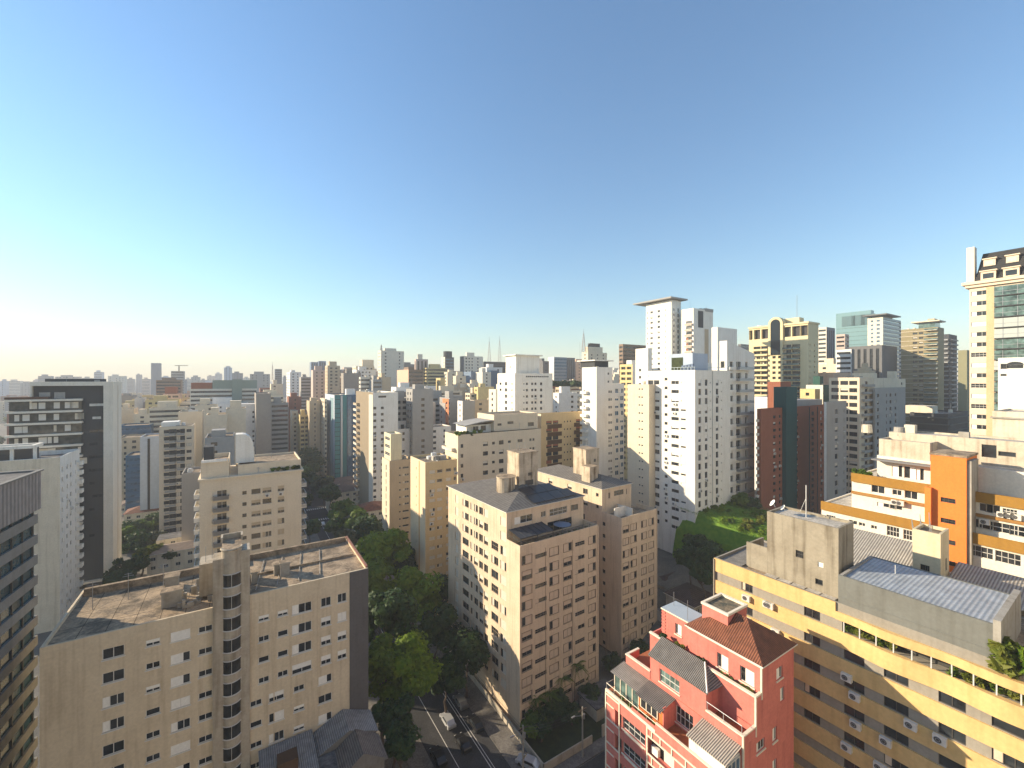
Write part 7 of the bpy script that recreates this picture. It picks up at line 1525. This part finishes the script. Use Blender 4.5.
# cars
def car(label, x, y, rz, paint, van=False):
    o = empty('parked_car', (x, y, ground(x, y) + .03), rz, label, 'car'); P_ = flat('car_' + paint, {'silver': (.45, .46, .47), 'black': (.02, .02, .022), 'white': (.72, .72, .70), 'grey': (.12, .125, .13), 'red': (.30, .03, .025)}[paint], .3, .3, .6)
    b = MB(); prof = [(-2.1, .35), (2.1, .35), (2.15, .62), (1.95, .85), (1.0, .95), (.45, 1.42), (-1.2, 1.46), (-1.85, 1.0), (-2.1, .92), (-2.15, .6)]
    if van: prof = [(-2.4, .4), (2.3, .4), (2.35, .8), (2.1, 1.1), (1.5, 1.2), (1.0, 2.0), (-2.2, 2.05), (-2.4, 1.9), (-2.42, .7)]
    n = len(prof); s = [(px_, -(.86 if z < 1 else .72), z) for px_, z in prof]; t = [(px_, (.86 if z < 1 else .72), z) for px_, z in prof]
    b.face(s); b.face(t[::-1])
    for i in range(n): j = (i + 1) % n; b.face([s[j], s[i], t[i], t[j]])
    b.build('body', P_, o)
    g = MB(); a, c = ((1.0, .97), (.48, 1.38)) if not van else ((1.5, 1.24), (1.03, 1.94))
    g.face([(a[0] + .03, -.68, a[1]), (a[0] + .03, .68, a[1]), (c[0] + .03, .62, c[1]), (c[0] + .03, -.62, c[1])]); g.build('windscreen', GLASS, o)
    for sgn in (-1, 1):
        g = MB(); q = [(.8, sgn * .84, 1.0), (.42, sgn * .74, 1.36), (-1.1, sgn * .74, 1.38), (-1.55, sgn * .84, 1.02)]; g.face(q if sgn > 0 else q[::-1]); g.build('side_window', GLASS, o)
        h_ = MB(); h_.box(2.1, sgn * .62 - .16, .6, 2.17, sgn * .62 + .16, .76); h_.build('headlight', FRAME, o)
        for wx_ in (-1.3, 1.3):
            w = MB(); n_ = 16; w.v += []
            for yy in (sgn * .7, sgn * .9): w.face([(wx_ + .33 * cos(2 * pi * k / n_), yy, .33 + .33 * sin(2 * pi * k / n_)) for k in range(n_)])
            for k in range(n_): k2 = (k + 1) % n_; w.face([(wx_ + .33 * cos(2 * pi * k / n_), sgn * .7, .33 + .33 * sin(2 * pi * k / n_)), (wx_ + .33 * cos(2 * pi * k2 / n_), sgn * .7, .33 + .33 * sin(2 * pi * k2 / n_)), (wx_ + .33 * cos(2 * pi * k2 / n_), sgn * .9, .33 + .33 * sin(2 * pi * k2 / n_)), (wx_ + .33 * cos(2 * pi * k / n_), sgn * .9, .33 + .33 * sin(2 * pi * k / n_))])
            w.build('wheel', flat('tyre', (.018, .018, .018), .8), o)
    return o
D1 = TS + pi / 2
for lab, xs, ys, rz, pt in (('silver car driving up the avenue under the nearest broad tree', -10.6, 9.5, D1, 'silver'), ('black car behind the silver one in the tree shade', -10.4, 3.2, D1, 'black'), ('silver hatchback parked in the corner drive of the beige block', -2.6, -6.5, D1 + .5, 'silver'), ('grey car parked at the left kerb of the avenue', -15.3, 24, D1, 'grey'), ('white car waiting at the far crossing', -12.6, 146, D1, 'white'), ('black car in the left lane below the far crossing', -9.2, 132, D1, 'black'), ('white car parked on the far cross street', -22.5, 162, TS, 'white'), ('silver car parked on the far cross street behind the white one', -29, 166.5, TS, 'silver'), ('grey car in the shaded side street', 12, -16, TS, 'grey'), ('black car parked at the right kerb by the corner block', -6.4, 6, D1, 'black'), ('grey car parked at the right kerb behind the black one', -6.4, 12.5, D1, 'grey'), ('black car parked at the left kerb under the broad tree', -15.3, 3, D1, 'black'), ('silver car parked at the left kerb ahead of the black one', -15.3, -3.5, D1, 'silver'), ('black car parked in the side street by the red house', 22, -21, TS, 'black')):
    x, y = S_(xs, ys); car(lab, x, y, rz, pt)
# motorcyclist
x, y = S_(-6.7, -8.2); o = empty('motorcycle', (x, y, ground(x, y) + .03), D1, 'dark motorcycle ridden by a person in a pale jacket near the kerb', 'motorcycle'); bk = flat('black_plastic', (.02, .02, .02), .5)
for w_ in (-.65, .65): b = MB(); [b.bar((w_ + .3 * cos(2 * pi * k / 14), 0, .31 + .3 * sin(2 * pi * k / 14)), (w_ + .3 * cos(2 * pi * (k + 1) / 14), 0, .31 + .3 * sin(2 * pi * (k + 1) / 14)), .06, 5) for k in range(14)]; b.build('wheel', bk, o)
b = MB(); b.bar((-.65, 0, .35), (.1, 0, .6), .09); b.bar((.1, 0, .6), (.5, 0, .85), .1); b.box(-.7, -.13, .62, .1, .13, .78); b.bar((.65, -.03, .32), (.45, -.03, 1.0), .035); b.bar((.45, -.33, 1.02), (.45, .33, 1.02), .025); b.build('frame', bk, o)
b = MB(); b.box(-.95, -.2, .8, -.5, .2, 1.2); b.build('top_box', flat('red_box', (.35, .03, .03), .5), o)
me = bpy.data.meshes.new('person'); V_ = [(-.2, 0, .86), (-.18, 0, 1.12), (-.1, 0, 1.34), (-.04, 0, 1.45), (0, 0, 1.58), (.02, 0, 1.72), (-.1, -.19, 1.33), (.08, -.27, 1.12), (.38, -.28, 1.05), (-.1, .19, 1.33), (.08, .27, 1.12), (.38, .28, 1.05), (-.18, -.11, .84), (.2, -.18, .78), (.08, -.2, .38), (.2, -.2, .3), (-.18, .11, .84), (.2, .18, .78), (.08, .2, .38), (.2, .2, .3)]
me.from_pydata(V_, [(0, 1), (1, 2), (2, 3), (3, 4), (4, 5), (2, 6), (6, 7), (7, 8), (2, 9), (9, 10), (10, 11), (0, 12), (12, 13), (13, 14), (14, 15), (0, 16), (16, 17), (17, 18), (18, 19)], []); me.materials.append(wall('pale_jacket', (.50, .36, .33), .2, 2))
pr = bpy.data.objects.new('person', me); COL.objects.link(pr); pr.location = o.location; pr.rotation_euler = o.rotation_euler; tag(pr, 'person in a pale pinkish jacket riding the motorcycle', 'person')
md = pr.modifiers.new('skin', 'SKIN'); rad = [.15, .15, .17, .07, .1, .11, .07, .055, .04, .07, .055, .04, .1, .085, .06, .05, .1, .085, .06, .05]
for v, r_ in zip(me.skin_vertices[0].data, rad): v.radius = (r_, r_)
me.skin_vertices[0].data[0].use_root = True; sm = pr.modifiers.new('smooth', 'SUBSURF'); sm.levels = 1; sm.render_levels = 1
# utility poles and street lamps
def pole(label, xs, ys, h=9.0, arm=True):
    x, y = S_(xs, ys); o = empty('utility_pole', (x, y, ground(x, y)), TS, label, 'utility pole'); b = MB(); b.bar((0, 0, -.3), (0, 0, h), .17, 8, 0, .11); b.build('pole', CONC, o)
    b = MB(); b.box(-.9, -.06, h - .6, .9, .06, h - .48); b.build('crossarm', BARK, o); b = MB(); b.cyl(.3, .0, h - 2.2, h - 1.4, .22, 10); b.build('transformer', METAL, o)
    if arm: b = MB(); b.bar((0, 0, h - 1.6), (-1.9, 0, h - .9), .04); b.box(-2.5, -.12, h - .98, -1.8, .12, h - .84); b.build('lamp_arm', METAL, o)
    return (x, y, ground(x, y) + h)
PO = [('concrete pole at the kerb beside the beige corner, nearest the camera', -4.7, -8.0), ('concrete pole halfway along the left face of the beige corner block', -4.7, 19), ('concrete pole in the shade between the avenue trees', -4.7, 46), ('concrete pole near the far end of the avenue pavement', -4.7, 74), ('concrete pole on the side street by the garden wall', 6.5, -10.3), ('concrete pole in the dark left pavement by the workshop', -17.4, -12)]
tops = [pole(*p) for p in PO]
def wire(label, A_, B_, sag=.7):
    b = MB(); n = 10; pts = [tuple(A_[c] + (B_[c] - A_[c]) * k / n - (sag * 4 * (k / n) * (1 - k / n) if c == 2 else 0) for c in range(3)) for k in range(n + 1)]
    for dz in (0, -.5, -1.0):
        for p, q in zip(pts, pts[1:]): b.bar((p[0], p[1], p[2] + dz - .3), (q[0], q[1], q[2] + dz - .3), .022, 3)
    tag(b.build('power_line', FRAME_D), label, 'power line')
for i, l in enumerate(('sagging power lines along the left face of the beige corner block', 'sagging power lines under the dark avenue trees', 'sagging power lines at the far end of the avenue')): wire(l, tops[i], tops[i + 1])
wire('sagging power lines across the corner garden', tops[0], tops[4])
# unseen towers added behind the camera to bounce warm sun onto shaded fronts
for i, (x, y, a, bb, h, m, lab) in enumerate(((-60, -74, 22, 30, 62, 'cream', 'cream tower behind the viewpoint, far to the left'), (-22, -70, 22, 30, 84, 'white', 'white tower straight behind the viewpoint'), (14, -62, 22, 30, 92, 'cream', 'cream tower behind the viewpoint, off to the right'), (46, -44, 20, 30, 96, 'white', 'white tower on the right behind the viewpoint'), (78, -26, 20, 30, 92, 'cream', 'tall cream tower right of the viewpoint beyond the yellow slab'), (108, 0, 20, 30, 86, 'white', 'tall white tower farthest right of the viewpoint'), (18, -28, 14, 20, 34, 'white', 'low white block just behind the viewpoint'))):
    B = at_origin('apartment_tower', lab, 'apartment building', (x, y), a, bb, -1, h)
    for k in range(int(h / 3) - 1):
        for q in range(6): B.win('B', 3 + q * 4.6, B.h - 3 - k * 3, 1.8, 1.3, 'open')
        for q in range(4): B.win('L', 3 + q * 4.6, B.h - 3 - k * 3, 1.8, 1.3, 'open')
    B.finish(wc(m), ROOF_C, .6, inmesh=True)
# haze
zlo = -60
HB = MB(); HB.box(-3200, -900, -4.0, 3200, 3400, 190); o = HB.build('haze', [bpy.data.materials.new('haze_air')]); o['kind'] = 'stuff'
hm = o.data.materials[0]; hm.use_nodes = True; t = hm.node_tree; t.nodes.remove(t.nodes['Principled BSDF']); pv = t.nodes.new('ShaderNodeVolumePrincipled'); pv.inputs['Color'].default_value = (.93, .94, .96, 1); pv.inputs['Density'].default_value = HAZE_D; pv.inputs['Anisotropy'].default_value = .0
t.links.new(pv.outputs[0], t.nodes['Material Output'].inputs['Volume']); hm.cycles.homogeneous_volume = True if hasattr(hm.cycles, 'homogeneous_volume') else None
# ================================================================== ground sheet
g = MB(); N = 90
def axis(n, lim):
    return [lim * (abs(t) ** 2.6) * (1 if t > 0 else -1) for t in [(-1 + 2 * i / n) for i in range(n + 1)]]
ax = axis(N, 9000.0)
for y in ax:
    for x in ax: g.v.append((x + 20, y + 120, ground(x + 20, y + 120) - .05))
for j in range(N):
    for i in range(N):
        k = j * (N + 1) + i; g.f.append((k, k + 1, k + N + 2, k + N + 1)); g.m.append(0)
GROUND = roofmat('city_ground', (.10, .10, .09), (.17, .155, .135), .08)
tag(g.build('ground', GROUND), kind='structure')
bpy.data.objects.remove(SHIFT)
